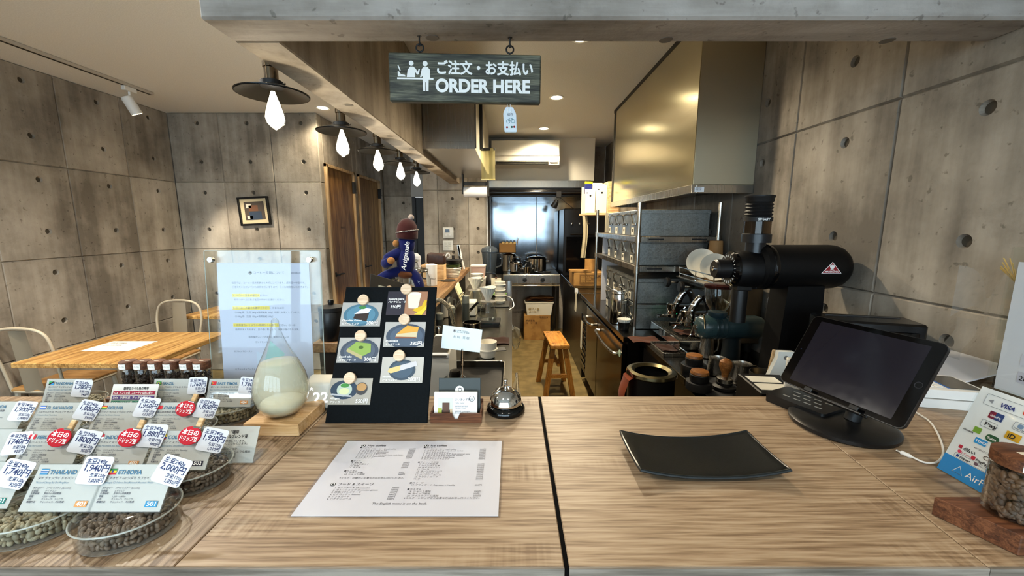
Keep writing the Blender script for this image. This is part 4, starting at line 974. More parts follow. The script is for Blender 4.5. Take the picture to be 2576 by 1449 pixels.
obj('towel_rail', tube(B(), [(.02, 1.27, .86), (.02, 1.65, .86)], .006, 8), SS, tw)

# stove at the far end
sv = thing('gas_stove', 'stainless gas stove with two black knobs at the end of the aisle', 'stove', (0, 5.0, 0))
obj('control_panel', box(B(), -.115, .61, -.03, 0, .76, .88, .006), SS, sv)
obj('cooktop', box(B(), -.115, .61, 0, .62, .80, .875, .004), flat('15130f', .3, .5), sv)
obj('towel_bar', tube(B(), [(-.1, -.05, .745), (.6, -.05, .745)], .009, 8), CHROME, sv)
for x in (.161, .386):
    k = lathe(B(), [(0, -.062), (.022, -.06), (.027, -.05), (.027, -.03), (0, -.03)], 22, (x, 0, .815), axis='y'); obj('knob', k, BLACK, sv)
for x in (-.09, .585):
    obj('leg', box(B(), x-.02, x+.02, .02, .06, 0, .80, .003), SSD, sv); obj('leg', box(B(), x-.02, x+.02, .54, .58, 0, .80, .003), SSD, sv)
for k in range(2):
    gr = B(); cx = .1+.3*k
    for a in range(4): tube(gr, [(cx+.03*math.cos(a*PI/2), .25+.03*math.sin(a*PI/2), .885), (cx+.11*math.cos(a*PI/2), .25+.11*math.sin(a*PI/2), .885), (cx+.11*math.cos(a*PI/2), .25+.11*math.sin(a*PI/2), .876)], .006, 6)
    lathe(gr, [(.105, .88), (.115, .88), (.115, .89), (.105, .89)], 28, (cx, .25, 0), cap=False); obj('burner_grate', gr, BLACKM, sv)
def saucepan(name, lab, x, y, z, r, h, m=CHROME, lid=True, spout=False, cat='pot'):
    t = thing(name, lab, cat, (x, y, z))
    obj('vessel', lathe(B(), [(r*.9, 0), (r, .006), (r, h), (r*1.03, h+.003), (r*.96, h+.003), (r*.95, .008), (0, .008)], 32, cap=False), m, t)
    if lid:
        l = obj('lid', lathe(B(), [(r*1.0, h+.004), (r*.9, h+.016), (r*.4, h+.03), (0, h+.034)], 30), m, t); obj('knob', lathe(B(), [(.006, h+.03), (.012, h+.04), (.012, h+.05), (0, h+.055)], 14), BLACK, l)
    if spout: obj('spout', tube(B(), smooth_path([(r*.9, 0, h*.5), (r*1.4, 0, h*.7), (r*1.6, 0, h*1.05)]), [.018]*6+[.013]*6+[.01], 10), m, t); obj('bail_handle', tube(B(), smooth_path([(-r*.7, 0, h), (-r*.6, 0, h+r*.9), (0, 0, h+r*1.15), (r*.6, 0, h+r*.9), (r*.7, 0, h)]), .007, 8), BLACK, t)
    else:
        for s in (-1, 1): obj('side_handle', tube(B(), smooth_path([(s*r*.98, -.03, h*.75), (s*(r+.03), -.025, h*.78), (s*(r+.03), .025, h*.78), (s*r*.98, .03, h*.75)]), .005, 6), m, t)
    return t
saucepan('stock_pot', 'large steel pot with glass lid at the back of the stove', .33, 5.28, .892, .125, .17)
saucepan('tea_kettle', 'shiny steel kettle with arched black handle on the stove', .06, 5.2, .892, .08, .1, spout=True, cat='kettle')
saucepan('small_saucepan', 'small steel saucepan on the front of the stove', .2, 5.08, .877, .055, .09, lid=False)
saucepan('tall_steel_pot', 'narrow tall steel pot at the left of the stove', -.04, 5.4, .876, .09, .22)
ob = thing('napkin_box', 'open brown cardboard box of packets behind the blender', 'box', (-.06, 5.3, 1.14))
b_ = B(); box(b_, -.11, .11, -.1, .1, 0, .005)
for (a, b2_, c_, d) in ((-.11, -.106, -.1, .1), (.106, .11, -.1, .1), (-.11, .11, -.1, -.096), (-.11, .11, .096, .1)): box(b_, a, b2_, c_, d, 0, .12)
bmesh.ops.remove_doubles(b_, verts=b_.verts, dist=1e-5); obj('carton', b_, flat('7d5a2c', .8), ob); obj('flap', box(B(), .11, .114, -.1, .1, .12, .2, .001), flat('84602f', .8), ob, rot=(0, .15, 0))
for k in range(4): tag(obj('paper_packet', box(B(), -.018, .018, -.035, .035, 0, .05, .006), flat('c9ad72', .6), None, (-.125+.05*k, 5.27+.02*(k % 2), 1.225), (.3, .25, 0)), 'yellowish paper packet in the open box, %s from the left' % ('first', 'second', 'third', 'fourth')[k], 'packet', 'packets in the open box')
# things under the stove and in the aisle
ct = thing('brown_carton', 'closed brown carton standing on the floor under the stove', 'carton', (.33, 5.2, .001), (0, 0, 0))
CARD = speck('cardboard', '8d6530', 'a1783e', 12, .8, bump=.03)
obj('case', box(B(), -.172, .172, -.14, .14, 0, .33, .003), CARD, ct)
obj('tape', box(B(), -.025, .025, -.1405, .1405, .329, .3315), flat('b08a4e', .4), ct)
text(ct, '株式会社\nコーヒー豆', (-.15, -.1405, .25), .03, flat('4a3113', .8), bold=.02); text(ct, '取扱注意', (.03, -.1405, .295), .028, flat('4a3113', .8), bold=.02)
tb_ = tub('white_tub', 'white plastic storage tub on the carton under the stove', .355, 5.19, .333, .36, .26, .16, flat('d5d0c0', .4), flat('c9c4b2', .4), 'tub')
text(tb_, '砂糖・塩\nコーヒー', (-.14, -.132, .075), .035, flat('8a7030', .7), bold=.02)
for k in range(3): cloth('paper_bag', 'flattened brown paper bag on the white tub, %s of three' % ('lowest', 'middle', 'topmost')[k], .36+.012*k, 5.19, .512+.016*k, .36-.03*k, .22, flat(('6d4420', '5c381a', '76502a')[k], .8), amp=.02, seed=20+k, rz=.08*k)['category'] = 'paper bag'
ob2 = thing('open_carton', 'flat printed carton with a raised flap on the far bench', 'carton', (.80, 4.25, BT+.001))
obj('base', box(B(), -.16, .16, -.17, .17, .02, .16, .003), CARD, ob2)
obj('lower_tray', box(B(), -.15, .15, -.16, .16, 0, .02, .002), CARD, ob2)
obj('lid_flap', box(B(), -.2, .02, -.17, -.05, .163, .185, .002), CARD, ob2); obj('raised_flap', box(B(), -.02, .1, .0, .006, .165, .29, .002), CARD, ob2, rot=(-.1, 0, -.2))
obj('printed_panel', box(B(), -.1, .05, -.1715, -.17, .04, .14), flat('6b4a1e', .8), ob2); text(ob2, '品名  COFFEE\n数量  10袋\n産地  BRAZIL', (-.09, -.1725, .11), .024, flat('b58a48', .8)); text(ob2, 'LIPZ', (.07, -.1715, .11), .035, flat('4a3113', .8), bold=.03)
# far black appliance (oven) beside the rack
ov = thing('black_oven', 'tall black oven standing behind the rack at the far end', 'oven', (.95, 5.3, BT+.001))
obj('case', box(B(), -.3, .3, -.25, .25, 0, .85, .01), flat('0b0b0c', .3), ov); obj('door', box(B(), -.27, .27, -.262, -.251, .05, .5, .005), GLOSSB, ov); obj('door_handle', tube(B(), [(-.22, -.285, .53), (.22, -.285, .53)], .009, 8), SSD, ov)
for k in range(3): obj('knob', lathe(B(), [(0, -.275), (.014, -.273), (.018, -.251), (0, -.25)], 16, (-.2+.1*k, 0, .66), axis='y'), CHROME, ov)
# cloths hanging
hg = thing('clipped_gloves', 'white cloth gloves clipped to the edge of the far bench', 'gloves', (.64, 3.86, 0))
obj('glove', grid(B(), 6, 10, lambda u, v: (-.012+.006*math.sin(u*8+v*3), -.05+.06*u*(1-.3*v), .85-.19*v), .012), fabric('white_glove', 'd6cfb8'), hg); obj('glove', grid(B(), 6, 10, lambda u, v: (-.004+.006*math.sin(u*8+v*3), .02+.06*u*(1-.2*v), .84-.19*v), .012), fabric('white_glove2', 'c2b89c'), hg)
obj('clip', box(B(), -.02, .01, -.01, .02, .83, .88, .003), WHITE, hg)
wt_ = thing('white_scraper', 'long white plastic scraper hanging on the refrigerator side', 'scraper', (.645, 3.58, .36))
obj('blade', box(B(), -.004, .004, -.03, .03, 0, .27, .003), flat('cfc8b0', .4), wt_); obj('black_grip', box(B(), -.006, .006, -.022, .022, .27, .34, .003), BLACK, wt_)
htw = tag(obj('hanging_towel', grid(B(), 8, 12, lambda u, v: (.70+.05*u+.01*math.sin(v*4), 4.02+.01*math.sin(u*9), 1.590-.42*v), .006), fabric('hand_towel', 'cfc4a4')), 'cream hand towel hanging behind the rack', 'towel')
# stool
so = thing('wooden_stool', 'small four-legged wooden stool in the kitchen aisle', 'stool', (.392, 3.45, 0), (0, 0, .06))
SHT, SW, SD = .50, .165, .46
obj('seat', box(B(), -SW/2, SW/2, -SD/2, SD/2, SHT-.035, SHT, .006, 2), STOOLW, so)
for sx in (-1, 1):
    for sy in (-1, 1):
        lg_ = B(); w = .021
        top = Vector((sx*.052, sy*.165, SHT-.035)); bot = Vector((sx*.125, sy*.225, 0))
        vs = []
        for p in (bot, top): vs.append([lg_.verts.new((p.x+a*w, p.y+b_*w*.8, p.z)) for a, b_ in ((-1, -1), (1, -1), (1, 1), (-1, 1))])
        for k in range(4): lg_.faces.new([vs[0][k], vs[0][(k+1) % 4], vs[1][(k+1) % 4], vs[1][k]])
        lg_.faces.new(vs[0][::-1]); lg_.faces.new(vs[1]); obj('leg', lg_, STOOLL, so)
        obj('peg', box(B(), sx*.052-.012, sx*.052+.012, sy*.165-.008, sy*.165+.008, SHT-.001, SHT+.0008), flat('7a4a1c', .4), so)
for sy in (-1, 1): obj('stretcher', box(B(), -.092, .092, sy*.196-.012, sy*.196+.012, .2, .235, .002), STOOLW, so)
obj('stretcher', box(B(), -.012, .012, -.17, .17, .29, .32, .002), STOOLW, so)
# ---------------------------------------------------------------- seating area
def table(lab, x0, x1, y0, y1):
    t = thing('wooden_table', lab, 'table', (0, 0, 0), group='wooden cafe tables')
    obj('tabletop', box(B(), x0, x1, y0, y1, .69, .72, .003), TABLEW, t)
    cx, cy = (x0+x1)/2, (y0+y1)/2
    obj('column', cyl(B(), .03, .02, .68, (cx, cy, 0), 16), BLACKM, t)
    obj('top_plate', box(B(), cx-.15, cx+.15, cy-.15, cy+.15, .68, .69, .002), BLACKM, t)
    obj('foot_plate', box(B(), cx-.2, cx+.2, cy-.2, cy+.2, 0, .02, .004), BLACKM, t)
table('oiled wooden cafe table with a white menu sheet on it', -2.862, -2.09, 2.17, 2.84)
table('oiled wooden cafe table farther back near the picture wall', -2.87, -2.10, 3.36, 3.88)
def chair(lab, x, y, rz):
    t = thing('metal_chair', lab, 'chair', (x, y, 0), (0, 0, rz), group='cream metal cafe chairs')
    CM = flat('a39a88', .4)
    obj('seat', box(B(), -.18, .18, -.17, .18, .43, .455, .01, 2), wood('chair_seat_wood', '6b4a28', '8f6a3e', 'a98453', axis=0, scale=2, rough=.4) if 'chair_seat_wood' not in bpy.data.materials else bpy.data.materials['chair_seat_wood'], t)
    hp = [(-.17, .17, .43), (-.18, .19, .6), (-.19, .21, .72), (-.165, .22, .82), (-.08, .225, .862), (.08, .225, .862), (.165, .22, .82), (.19, .21, .72), (.18, .19, .6), (.17, .17, .43)]
    obj('back_hoop', tube(B(), smooth_path(hp, 5), .009, 10), CM, t)
    sp = grid(B(), 6, 8, lambda u, v: ((u-.5)*(.13-.02*v)*1.0, .19+.035*v-.012*math.sin(PI*u), .44+.41*v), .003); obj('back_splat', sp, CM, t)
    for sx in (-1, 1):
        for sy in (-1, 1): obj('leg', tube(B(), [(sx*.16, sy*.15, .43), (sx*.18, sy*.2, 0)], [.016, .011], 8), CM, t)
    obj('seat_rim', tube(B(), [(a, b_, .432) for a, b_ in rrect(.36, .35, .04)], .009, 6, closed=True), CM, t)
chair('cream metal chair with hoop back against the left wall, nearest the viewer', -3.065, 2.61, PI)
chair('cream metal chair with hoop back between the two tables', -2.83, 3.09, 0)
ms = [PZ(px, py, .7215) for px, py in ((290, 857), (400, 859), (318, 885), (200, 880))]
mc = sum(ms, Vector())/4
mp_ = thing('table_menu_sheet', 'white laminated menu sheet lying on the nearer wooden table', 'menu', (mc.x, mc.y, .7205))
obj('sheet', box(B(), -.15, .15, -.105, .105, 0, .001), flat('f0efe9', .12), mp_)
text(mp_, 'cafe & roastery\nまいまいず珈琲\n\nブレンド 500円\nカフェラテ 550円', (-.12, .06, .0013), .016, INKB, (0, 0, 0))
# framed picture
fp = [PY(px, py, YBL-.012) for px, py in ((598, 496), (673, 494), (684, 566), (606, 567))]
fx0, fx1 = (fp[0].x+fp[3].x)/2, (fp[1].x+fp[2].x)/2; fz0, fz1 = (fp[2].z+fp[3].z)/2, (fp[0].z+fp[1].z)/2
pf = thing('framed_picture', 'small black-framed picture hanging crooked on the concrete wall', 'picture', ((fx0+fx1)/2, YBL-.003, (fz0+fz1)/2), (0, math.radians(-3), 0))
w, h = (fx1-fx0)/2, (fz1-fz0)/2
obj('backing', box(B(), -w+.01, w-.01, -.012, 0, -h+.01, h-.01), flat('c9b894', .7), pf)
for nm, (a, b_, c_, d) in (('frame_bar', (-w, w, h-.018, h)), ('frame_bar', (-w, w, -h, -h+.018)), ('frame_bar', (-w, -w+.018, -h+.018, h-.018)), ('frame_bar', (w-.018, w, -h+.018, h-.018))): obj(nm, box(B(), a, b_, -.025, 0, c_, d, .002), BLACK, pf)
art = obj('print', box(B(), -w*.62, w*.68, -.0135, -.012, -h*.62, h*.66), flat('4a4038', .5), pf)
for (a, b_, c_, d, col) in ((-.06, .03, .0, .055, '6b4630'), (-.06, .06, -.085, -.005, '26364a'), (-.085, -.03, -.075, -.045, 'cfc8b8'), (-.085, -.035, .03, .07, 'd9d2c0')):
    obj('painted_patch', box(B(), a+.01, b_+.01, -.0142, -.0135, c_, d, .0003), flat(col, .6), art)
# track and spotlight
tk = thing('lighting_track', 'long grey lighting track on the ceiling along the left wall', 'lighting track')
obj('rail', box(B(), -2.91, -2.876, .9, 3.4, CEIL-.022, CEIL-.001, .002), flat('b9b2a6', .5), tk); obj('slot', box(B(), -2.901, -2.885, .92, 3.38, CEIL-.0235, CEIL-.0215), flat('1c1a18', .5), tk)
def spot(y, lab, tgt, power):
    t = thing('track_spotlight', lab, 'spotlight', (-2.893, y, CEIL-.023), group='white track spotlights')
    obj('adapter', box(B(), -.016, .016, -.05, .05, -.035, 0, .004), WHITE, t); obj('stem', cyl(B(), .008, -.085, -.035, (0, 0, 0), 12), WHITE, t)
    d = (Vector(tgt)-Vector((-2.893, y, CEIL-.13))).normalized(); q = d.to_track_quat('-Z', 'Y').to_euler()
    hd_ = obj('lamp_head', lathe(B(), [(0, .06), (.03, .058), (.036, .045), (.036, -.07), (.033, -.07), (.033, -.04), (0, -.04)], 26), WHITE, t, (0, 0, -.125), q)
    obj('lens', lathe(B(), [(.032, -.06), (0, -.058)], 22, cap=False), glow('spot_lens', 'ffe2a6', 18), hd_)
    l = bpy.data.lights.new('track_lamp', 'SPOT'); l.energy = power; l.color = (1, .85, .64); l.spot_size = math.radians(62); l.spot_blend = .5; l.shadow_soft_size = .03
    lo_ = bpy.data.objects.new('track_lamp', l); COL.objects.link(lo_); lo_.parent = hd_; lo_.location = (0, 0, -.075)
spot(3.2, 'white track spotlight at the far end of the ceiling track', (-2.45, 3.9, .6), TRACK_W)
spot(1.9, 'white track spotlight above the nearer table', (-2.5, 2.55, .7), TRACK_W*1.6)
# filament-bulb pendants beside the beam
BULBG = pane('bulb_glass', (1, .98, .92), .02, refl=1.3)
def pendant(y, lab):
    t = thing('filament_pendant', lab, 'pendant lamp', (-.80, y, 1.93), group='filament-bulb pendants along the beam')
    sh = lathe(B(), [(.112, .0), (.113, .003), (.07, .018), (.035, .027), (.03, .027), (.066, .013), (.109, -.001)], 44, cap=False); obj('shade', sh, flat('1b1a18', .3, .3), t)
    obj('shade_cap', lathe(B(), [(.036, .024), (.036, .040), (.03, .044), (.02, .044)], 28), BLACKM, t)
    obj('socket', lathe(B(), [(.021, .042), (.021, .082), (.024, .084), (.024, .1), (.018, .104), (0, .104)], 24), flat('6e6252', .25, 1.0), t)
    for s in (-1, 1): obj('thumb_screw', cyl(B(), .004, .034, .044, (0, s*.0, .034), 8, 'x') if s > 0 else cyl(B(), .004, -.044, -.034, (0, 0, .034), 8, 'x'), CHROME, t)
    obj('cord', tube(B(), [(0, 0, .1), (0, 0, CEIL-1.93)], .004, 8), BLACKM, t)
    bp_ = [(.012, .022), (.014, .0), (.022, -.03), (.030, -.06), (.032, -.075), (.028, -.092), (.016, -.106), (.005, -.112), (0, -.114)]
    bu = obj('bulb', lathe(B(), bp_, 28, cap=False), BULBG, t)
    fl = B()
    for k in range(6):
        a = k*PI/3; tube(fl, [(.006*math.cos(a), .006*math.sin(a), -.01), (.016*math.cos(a), .016*math.sin(a), -.08)], .0022, 6)
    obj('filament', fl, glow('filament_glow', 'fff3dc', 60), bu)
    obj('glow_core', lathe(B(), [(.006, .01), (.012, -.01), (.019, -.03), (.027, -.06), (.029, -.075), (.025, -.09), (.013, -.103), (0, -.108)], 20), glow('core_glow', 'fffaf0', 5), bu)
    l = bpy.data.lights.new('bulb_lamp', 'POINT'); l.energy = BULB_W; l.color = (1, .88, .66); l.shadow_soft_size = .03
    lo_ = bpy.data.objects.new('bulb_lamp', l); COL.objects.link(lo_); lo_.parent = t; lo_.location = (0, 0, -.135)
for k, y in enumerate((1.416, 1.96, 2.466, 2.95, 3.44)):
    pendant(y, ('nearest and largest-looking pendant', 'second pendant from the viewer', 'middle pendant', 'second farthest pendant', 'farthest pendant')[k] + ' with dark shade and glowing filament bulb')
# ---------------------------------------------------------------- counter
CT, CF, CB = 1.09, .424, .909
ctr = thing('order_counter', 'long wood-laminate order counter across the foreground', 'counter')
def slab(pts, m, nm='top_panel'):
    b = B(); prism(b, pts, CT-.035, CT); bmesh.ops.bevel(b, geom=[e for e in b.edges], offset=.0012, segments=1, affect='EDGES'); return obj(nm, b, m, ctr, ang=20)
slab([(-1.35, CF), (-.412, CF), (-.412, CB), (-1.35, CB)], OAKY)
slab([(-.4105, CF), (.0635, CF), (.0635, CB), (-.4105, CB)], OAK)
slab([(.0695, CF), (.5775, CF), (.6360, CB), (.0695, CB)], OAK)
slab([(.5790, CF), (XR-.002, CF), (XR-.002, 1.11), (.92, 1.11), (.92, CB), (.6375, CB)], OAK)
obj('gap_dark', box(B(), .0637, .0693, CF-.001, CB, CT-.034, CT-.0012), flat('040404', .9, spec=.1), ctr)  # open gap between the tops, its darkness painted as a black fill
for a, b_ in ((-1.35, .0635), (.0695, .578), (.579, XR-.002)): obj('front_edge', box(B(), a, b_, CF-.003, CF, CT-.30, CT-.0005), OAKEDGE, ctr)
obj('carcass', box(B(), -1.33, XR-.003, CF+.001, CB-.06, 0, CT-.036), flat('2a241e', .5), ctr)

# laminated menu
lm = thing('laminated_menu', 'laminated white menu sheet lying on the counter front', 'menu', ((-.312-.009-.014)/2-.0, .607, CT+.0005), (0, 0, 0))
MW, MH = .303, .206
lam = B(); prism(lam, rrect(MW, MH, .004), 0, .0012); obj('laminate', lam, pane('laminate', (.96, .96, .97), .12, refl=1.4), lm)
obj('sheet', box(B(), -.147, .148, -.100, .099, .0003, .0009), flat('d2d3da', .35), lm)
T0 = (0, 0, 0); mz = .00135
def mtext(s, u, v, size, **k): text(lm, s, (-.147+.295*u, -.1+.2*v, mz), size, flat('3a3a40', .6), T0, **k)
def badge(parent, x, y, z, r, rot=(0, 0, 0), flat_=True):
    b = B()
    if flat_: lathe(b, [(r, 0), (r, .0002), (0, .0002)], 20)
    else: lathe(b, [(r, 0), (r, -.0003), (0, -.0003)], 20, axis='y')
    o = obj('round_logo', b, INKB, parent, (x, y, z)); 
    b = B()
    if flat_: lathe(b, [(r*.72, .0002), (r*.72, .0004), (r*.5, .0004), (r*.5, .0002)], 20, cap=False)
    else: lathe(b, [(r*.72, -.0003), (r*.72, -.0005), (r*.5, -.0005), (r*.5, -.0003)], 20, axis='y', cap=False)
    obj('logo_ring', b, WINK, o)
badge(lm, -.147+.295*.125, -.1+.2*.905, mz, .004); mtext('Hot coffee', .15, .895, .008, bold=.01)
badge(lm, -.147+.295*.525, -.1+.2*.905, mz, .004); mtext('Ice coffee', .55, .895, .008, bold=.01)
col1 = [('■コーヒー', None), ('1. ブレンドコーヒー Blend coffee', 500), ('2. カフェオレ Cafe au lait', 550), ('3. アメリカーノ Americano', 500), ('4. カプチーノ Cappuccino', 550), ('5. キャラメルラテ Caramel latte, cafe latte', 600), ('6. カフェモカ Cafe mocha', 600), ('7. エスプレッソ', 400), ('', None), ('■ティー', None), ('8. 和紅茶', 500), ('9. ほうじ茶ラテ', 550), ('10. 緑茶', 450), ('11. ゆず茶', 500), ('', None), ('■カスタム', None), ('12. 豆乳に変更', 50), ('13. ショット追加', 100), ('', None), ('※ミルク・砂糖がご必要な方はお申し付けください。', None)]
col2 = [('■コーヒー', None), ('1. アイスコーヒー Iced coffee', 500), ('2. アイスカフェオレ Iced cafe au lait', 550), ('3. アイスアメリカーノ', 500), ('4. アイスキャラメルラテ Iced caramel latte', 600), ('5. アイスカフェモカ Iced cafe mocha', 600), ('6. 水出しコーヒー Cold brew', 550), ('7. エスプレッソトニック', 600), ('', None), ('■ティー・その他', None), ('8. アイス和紅茶', 500), ('9. アイスほうじ茶', 550), ('10. ゆずスカッシュ', 550), ('11. コーラ', 450), ('12. オレンジジュース', 450), ('13. りんごジュース', 450), ('14. ジンジャーエール', 450), ('15. クラフトコーラ', 600), ('16. 水', 200), ('', None), ('■スイーツ', None), ('17. アフォガート Espresso × Vanilla', 550), ('', None), ('■カスタム', None), ('18. ショット追加', 100), ('19. ホイップ追加', 50), ('20. アイスクリーム追加', 200), ('※ミルク・シロップがご必要な方はお申し付けください。', None)]
for col, u0, u1, v0, dv in ((col1, .11, .455, .865, .0235), (col2, .51, .895, .865, .0255)):
    for i, (s, p) in enumerate(col):
        v = v0 - dv*i
        if s: mtext(s, u0+(.012 if p else 0), v, .0046, name='menu_line')
        if p: mtext('%d円' % p, u1-.03, v, .0046, name='menu_price')
badge(lm, -.147+.295*.10, -.1+.2*.345, mz, .004); mtext('フード & スイーツ', .125, .335, .007, bold=.01)
for i, (s, p) in enumerate((('1. チーズケーキ Cheesecake', 380), ('2. ガトーショコラ Chocolate gateau', 380), ('3. 抹茶パウンドケーキ', 300), ('4. ビスコッティ biscotti', 280), ('5. アフォガート', 550), ('6. バナナジュース', 550))):
    mtext(s, .12, .295-.0255*i, .0046, name='menu_line'); mtext('%d円' % p, .425, .295-.0255*i, .0046, name='menu_price')
mtext('The English menu is on the back.', .36, .115, .0062, italic=.2)

# black tray
tr = thing('cash_tray', 'black curved rectangular tray on the right half of the counter', 'tray', (.326, .643, CT+.001), (0, 0, 0))
def trz(u, v): return .002 + .014*abs(2*u-1)**2.2 + .003*abs(2*v-1)**2
obj('dish', grid(B(), 22, 12, lambda u, v: ((u-.5)*.238*(1+.015*abs(2*v-1)), (v-.5)*.121, trz(u, v)+.0045), .0045), speck('black_lacquer', '0b1011', '12181a', 300, .36, bump=.06), tr, ang=60)
obj('foot', lathe(B(), [(.05, 0), (.052, .0), (.05, .0034), (.03, .0034)], 30, sy=.6, cap=False), BLACKM, tr)
obj('rim', tube(B(), [(p.x, p.y, trz(min(1, max(0, p.x/.2416+.5)), min(1, max(0, p.y/.121+.5)))+.0024) for p in smooth_path([(x, y, 0) for i in range(4) for x, y in [((-.12+.24*k/10, -.0605), (.12, -.0605+.121*k/10), (.12-.24*k/10, .0605), (-.12, .0605-.121*k/10))[i] for k in range(10)]], 1, closed=True)], .0028, 8, closed=True), flat('14191a', .3), tr)

# bell
be = thing('counter_bell', 'chrome reception bell with black base on the counter', 'bell', (PZ(1272, 1035, CT).x, PZ(1272, 1033, CT).y, CT+.0005))
obj('base', lathe(B(), [(.041, 0), (.043, .003), (.043, .008), (.039, .015), (.033, .018), (0, .018)], 40), flat('070808', .1), be)
obj('dome', lathe(B(), [(.035, .0185), (.036, .021), (.0355, .024), (.033, .034), (.025, .046), (.013, .053), (0, .0545)], 44, cap=False), CHROME, be)
obj('button', lathe(B(), [(.004, .054), (.0045, .062), (.003, .064), (.003, .068), (.005, .071), (.0045, .073), (0, .073)], 18), CHROME, be)
# business card holder with cards
bx_ = PZ(1147, 1066, CT)
ch = thing('card_holder', 'walnut business card holder with a notched front', 'card holder', (bx_.x, bx_.y+.001, CT+.0005))
hw = .0535
fb = B(); prism(fb, [(-hw, 0), (hw, 0), (hw, .021), (.008, .021), (.003, .008), (-.003, .008), (-.008, .021), (-hw, .021)], 0, .004, 'xz'); obj('front_rail', fb, WALNUT, ch, ang=20)
obj('floor', box(B(), -hw, hw, .004, .052, 0, .005, .001), WALNUT, ch); obj('back_rail', box(B(), -hw, hw, .052, .056, 0, .03, .001), WALNUT, ch)
for s in (-1, 1): obj('side_rail', box(B(), s*hw-.004 if s > 0 else -hw, hw if s > 0 else -hw+.004, .004, .052, .005, .024, .001), WALNUT, ch)
bc = thing('business_cards', 'stack of white business cards with a small photo standing in the walnut holder', 'business cards', (bx_.x-.002, bx_.y+.011, CT+.0065), (math.radians(-14), 0, 0))
cd = B(); prism(cd, rrect(.091, .055, .002), -.002, 0, 'xz'); obj('front_card', cd, flat('f0f1f1', .4), bc, (0, 0, .0275))
obj('card_stack', box(B(), -.0455, .0455, .0005, .006, 0, .0545), flat('d8d8d4', .6), bc)
ph = obj('photo', box(B(), -.038, -.006, -.0026, -.002, .008, .042), flat('cfd3c8', .5), bc)
for (a, b_, c_, d, col) in ((-.028, -.013, .012, .033, '5a3c2c'), (-.029, -.012, .008, .018, '1e1c1e'), (-.037, -.029, .008, .022, 'a9b24a'), (-.012, -.007, .008, .02, 'c8ae90')):
    obj('photo_patch', box(B(), a, b_, -.003, -.0026, c_, d, .0003), flat(col, .6), ph)
text(bc, 'まいまいず珈琲', (-.002, -.0026, .037), .0055, INKB); text(bc, 'Coffee roaster\n\n自家焙煎珈琲豆店\nMaimaizu Coffee\n\n営業時間 10:00-18:00\n定休日 月曜・火曜', (-.002, -.0026, .031), .0035, flat('6a6a70', .6))
obj('stamp_ring', lathe(B(), [(.006, -.0021), (.006, -.0026), (.0052, -.0026), (.0052, -.0021)], 20, (.034, 0, .041), axis='y', cap=False), INKB, bc)
gcd = thing('dark_cards', 'taller dark grey cards with a white round logo behind the business cards', 'business cards', (bx_.x+.004, bx_.y+.029, CT+.0065), (math.radians(-12), 0, 0))
obj('card', box(B(), -.045, .045, -.003, 0, 0, .078, .0005), flat('2c322e', .45), gcd)
obj('logo_disc', lathe(B(), [(0, -.0036), (.0095, -.0036), (.0095, -.003)], 28, (0, 0, .052), axis='y'), WINK, gcd); obj('logo_curl', lathe(B(), [(.0045, -.0036), (.0045, -.0039), (.0032, -.0039), (.0032, -.0036)], 20, (.001, 0, .053), axis='y', cap=False), INKB, gcd)
# name card on wire clip
nx = PZ(1153, 1010, CT)
nc = thing('name_card_clip', 'white name card held up by a thin wire clip', 'name card', (-.116, .892, CT+.0005))
obj('base', lathe(B(), [(.018, 0), (.019, .003), (.012, .006), (0, .006)], 24), CHROME, nc)
obj('wire', tube(B(), [(0, 0, .005), (0, 0, .125)], .0013, 8), CHROME, nc); obj('clip', tube(B(), [(0, -.002, .085), (0, -.003, .1), (0, -.003, .125)], [.003, .0035, .0018], 8), CHROME, nc)
nd = obj('card', box(B(), -.0455, .0455, -.0006, 0, -.0275, .0275), flat('dfe8e9', .6), nc, (-.001, .001, .148), (0, math.radians(7), 0))
badge(nd, -.018, -.0008, .017, .0035, flat_=False); text(nd, 'cafe & roastery\nまいまいず珈琲', (-.013, -.0009, .018), .0042, flat('4a4f50', .6)); text(nd, '永 田   英 樹', (-.02, -.0009, .001), .007, flat('5a6264', .6))

# menu board with photo cards
mb = thing('menu_board', 'black menu board leaning back with six food photos under wooden magnets', 'menu board', (-.284, .776, CT+.0008), (math.radians(-29.5), 0, 0))
BWd, BHt = .214, .304
obj('board', box(B(), -BWd/2, BWd/2, 0, .004, 0, BHt, .001), speck('chalkboard', '03070a', '060c10', 200, .7, bump=.03, spec=.12), mb)
obj('easel_leg', box(B(), -.06, .06, .004, .008, .02, .29, .001), BLACKM, mb, rot=(0, 0, 0))
BDT = [(860, 722), (1088, 722), (818, 1065), (1075, 1065)]
def bd(px, py):      # point of the photograph -> (u, v) on the board plane
    v = None
    d = _ray(px, py); th = math.radians(29.5); n = Vector((0, -math.cos(th), math.sin(th))); o = Vector((-.284, .776, CT))
    t = ((o-Vector((0, 0, EYE))).dot(n))/d.dot(n); p = Vector((0, 0, EYE))+d*t-o
    return p.x, p.dot(Vector((0, math.sin(th), math.cos(th))))
FONTW = flat('f4f4f0', .6)
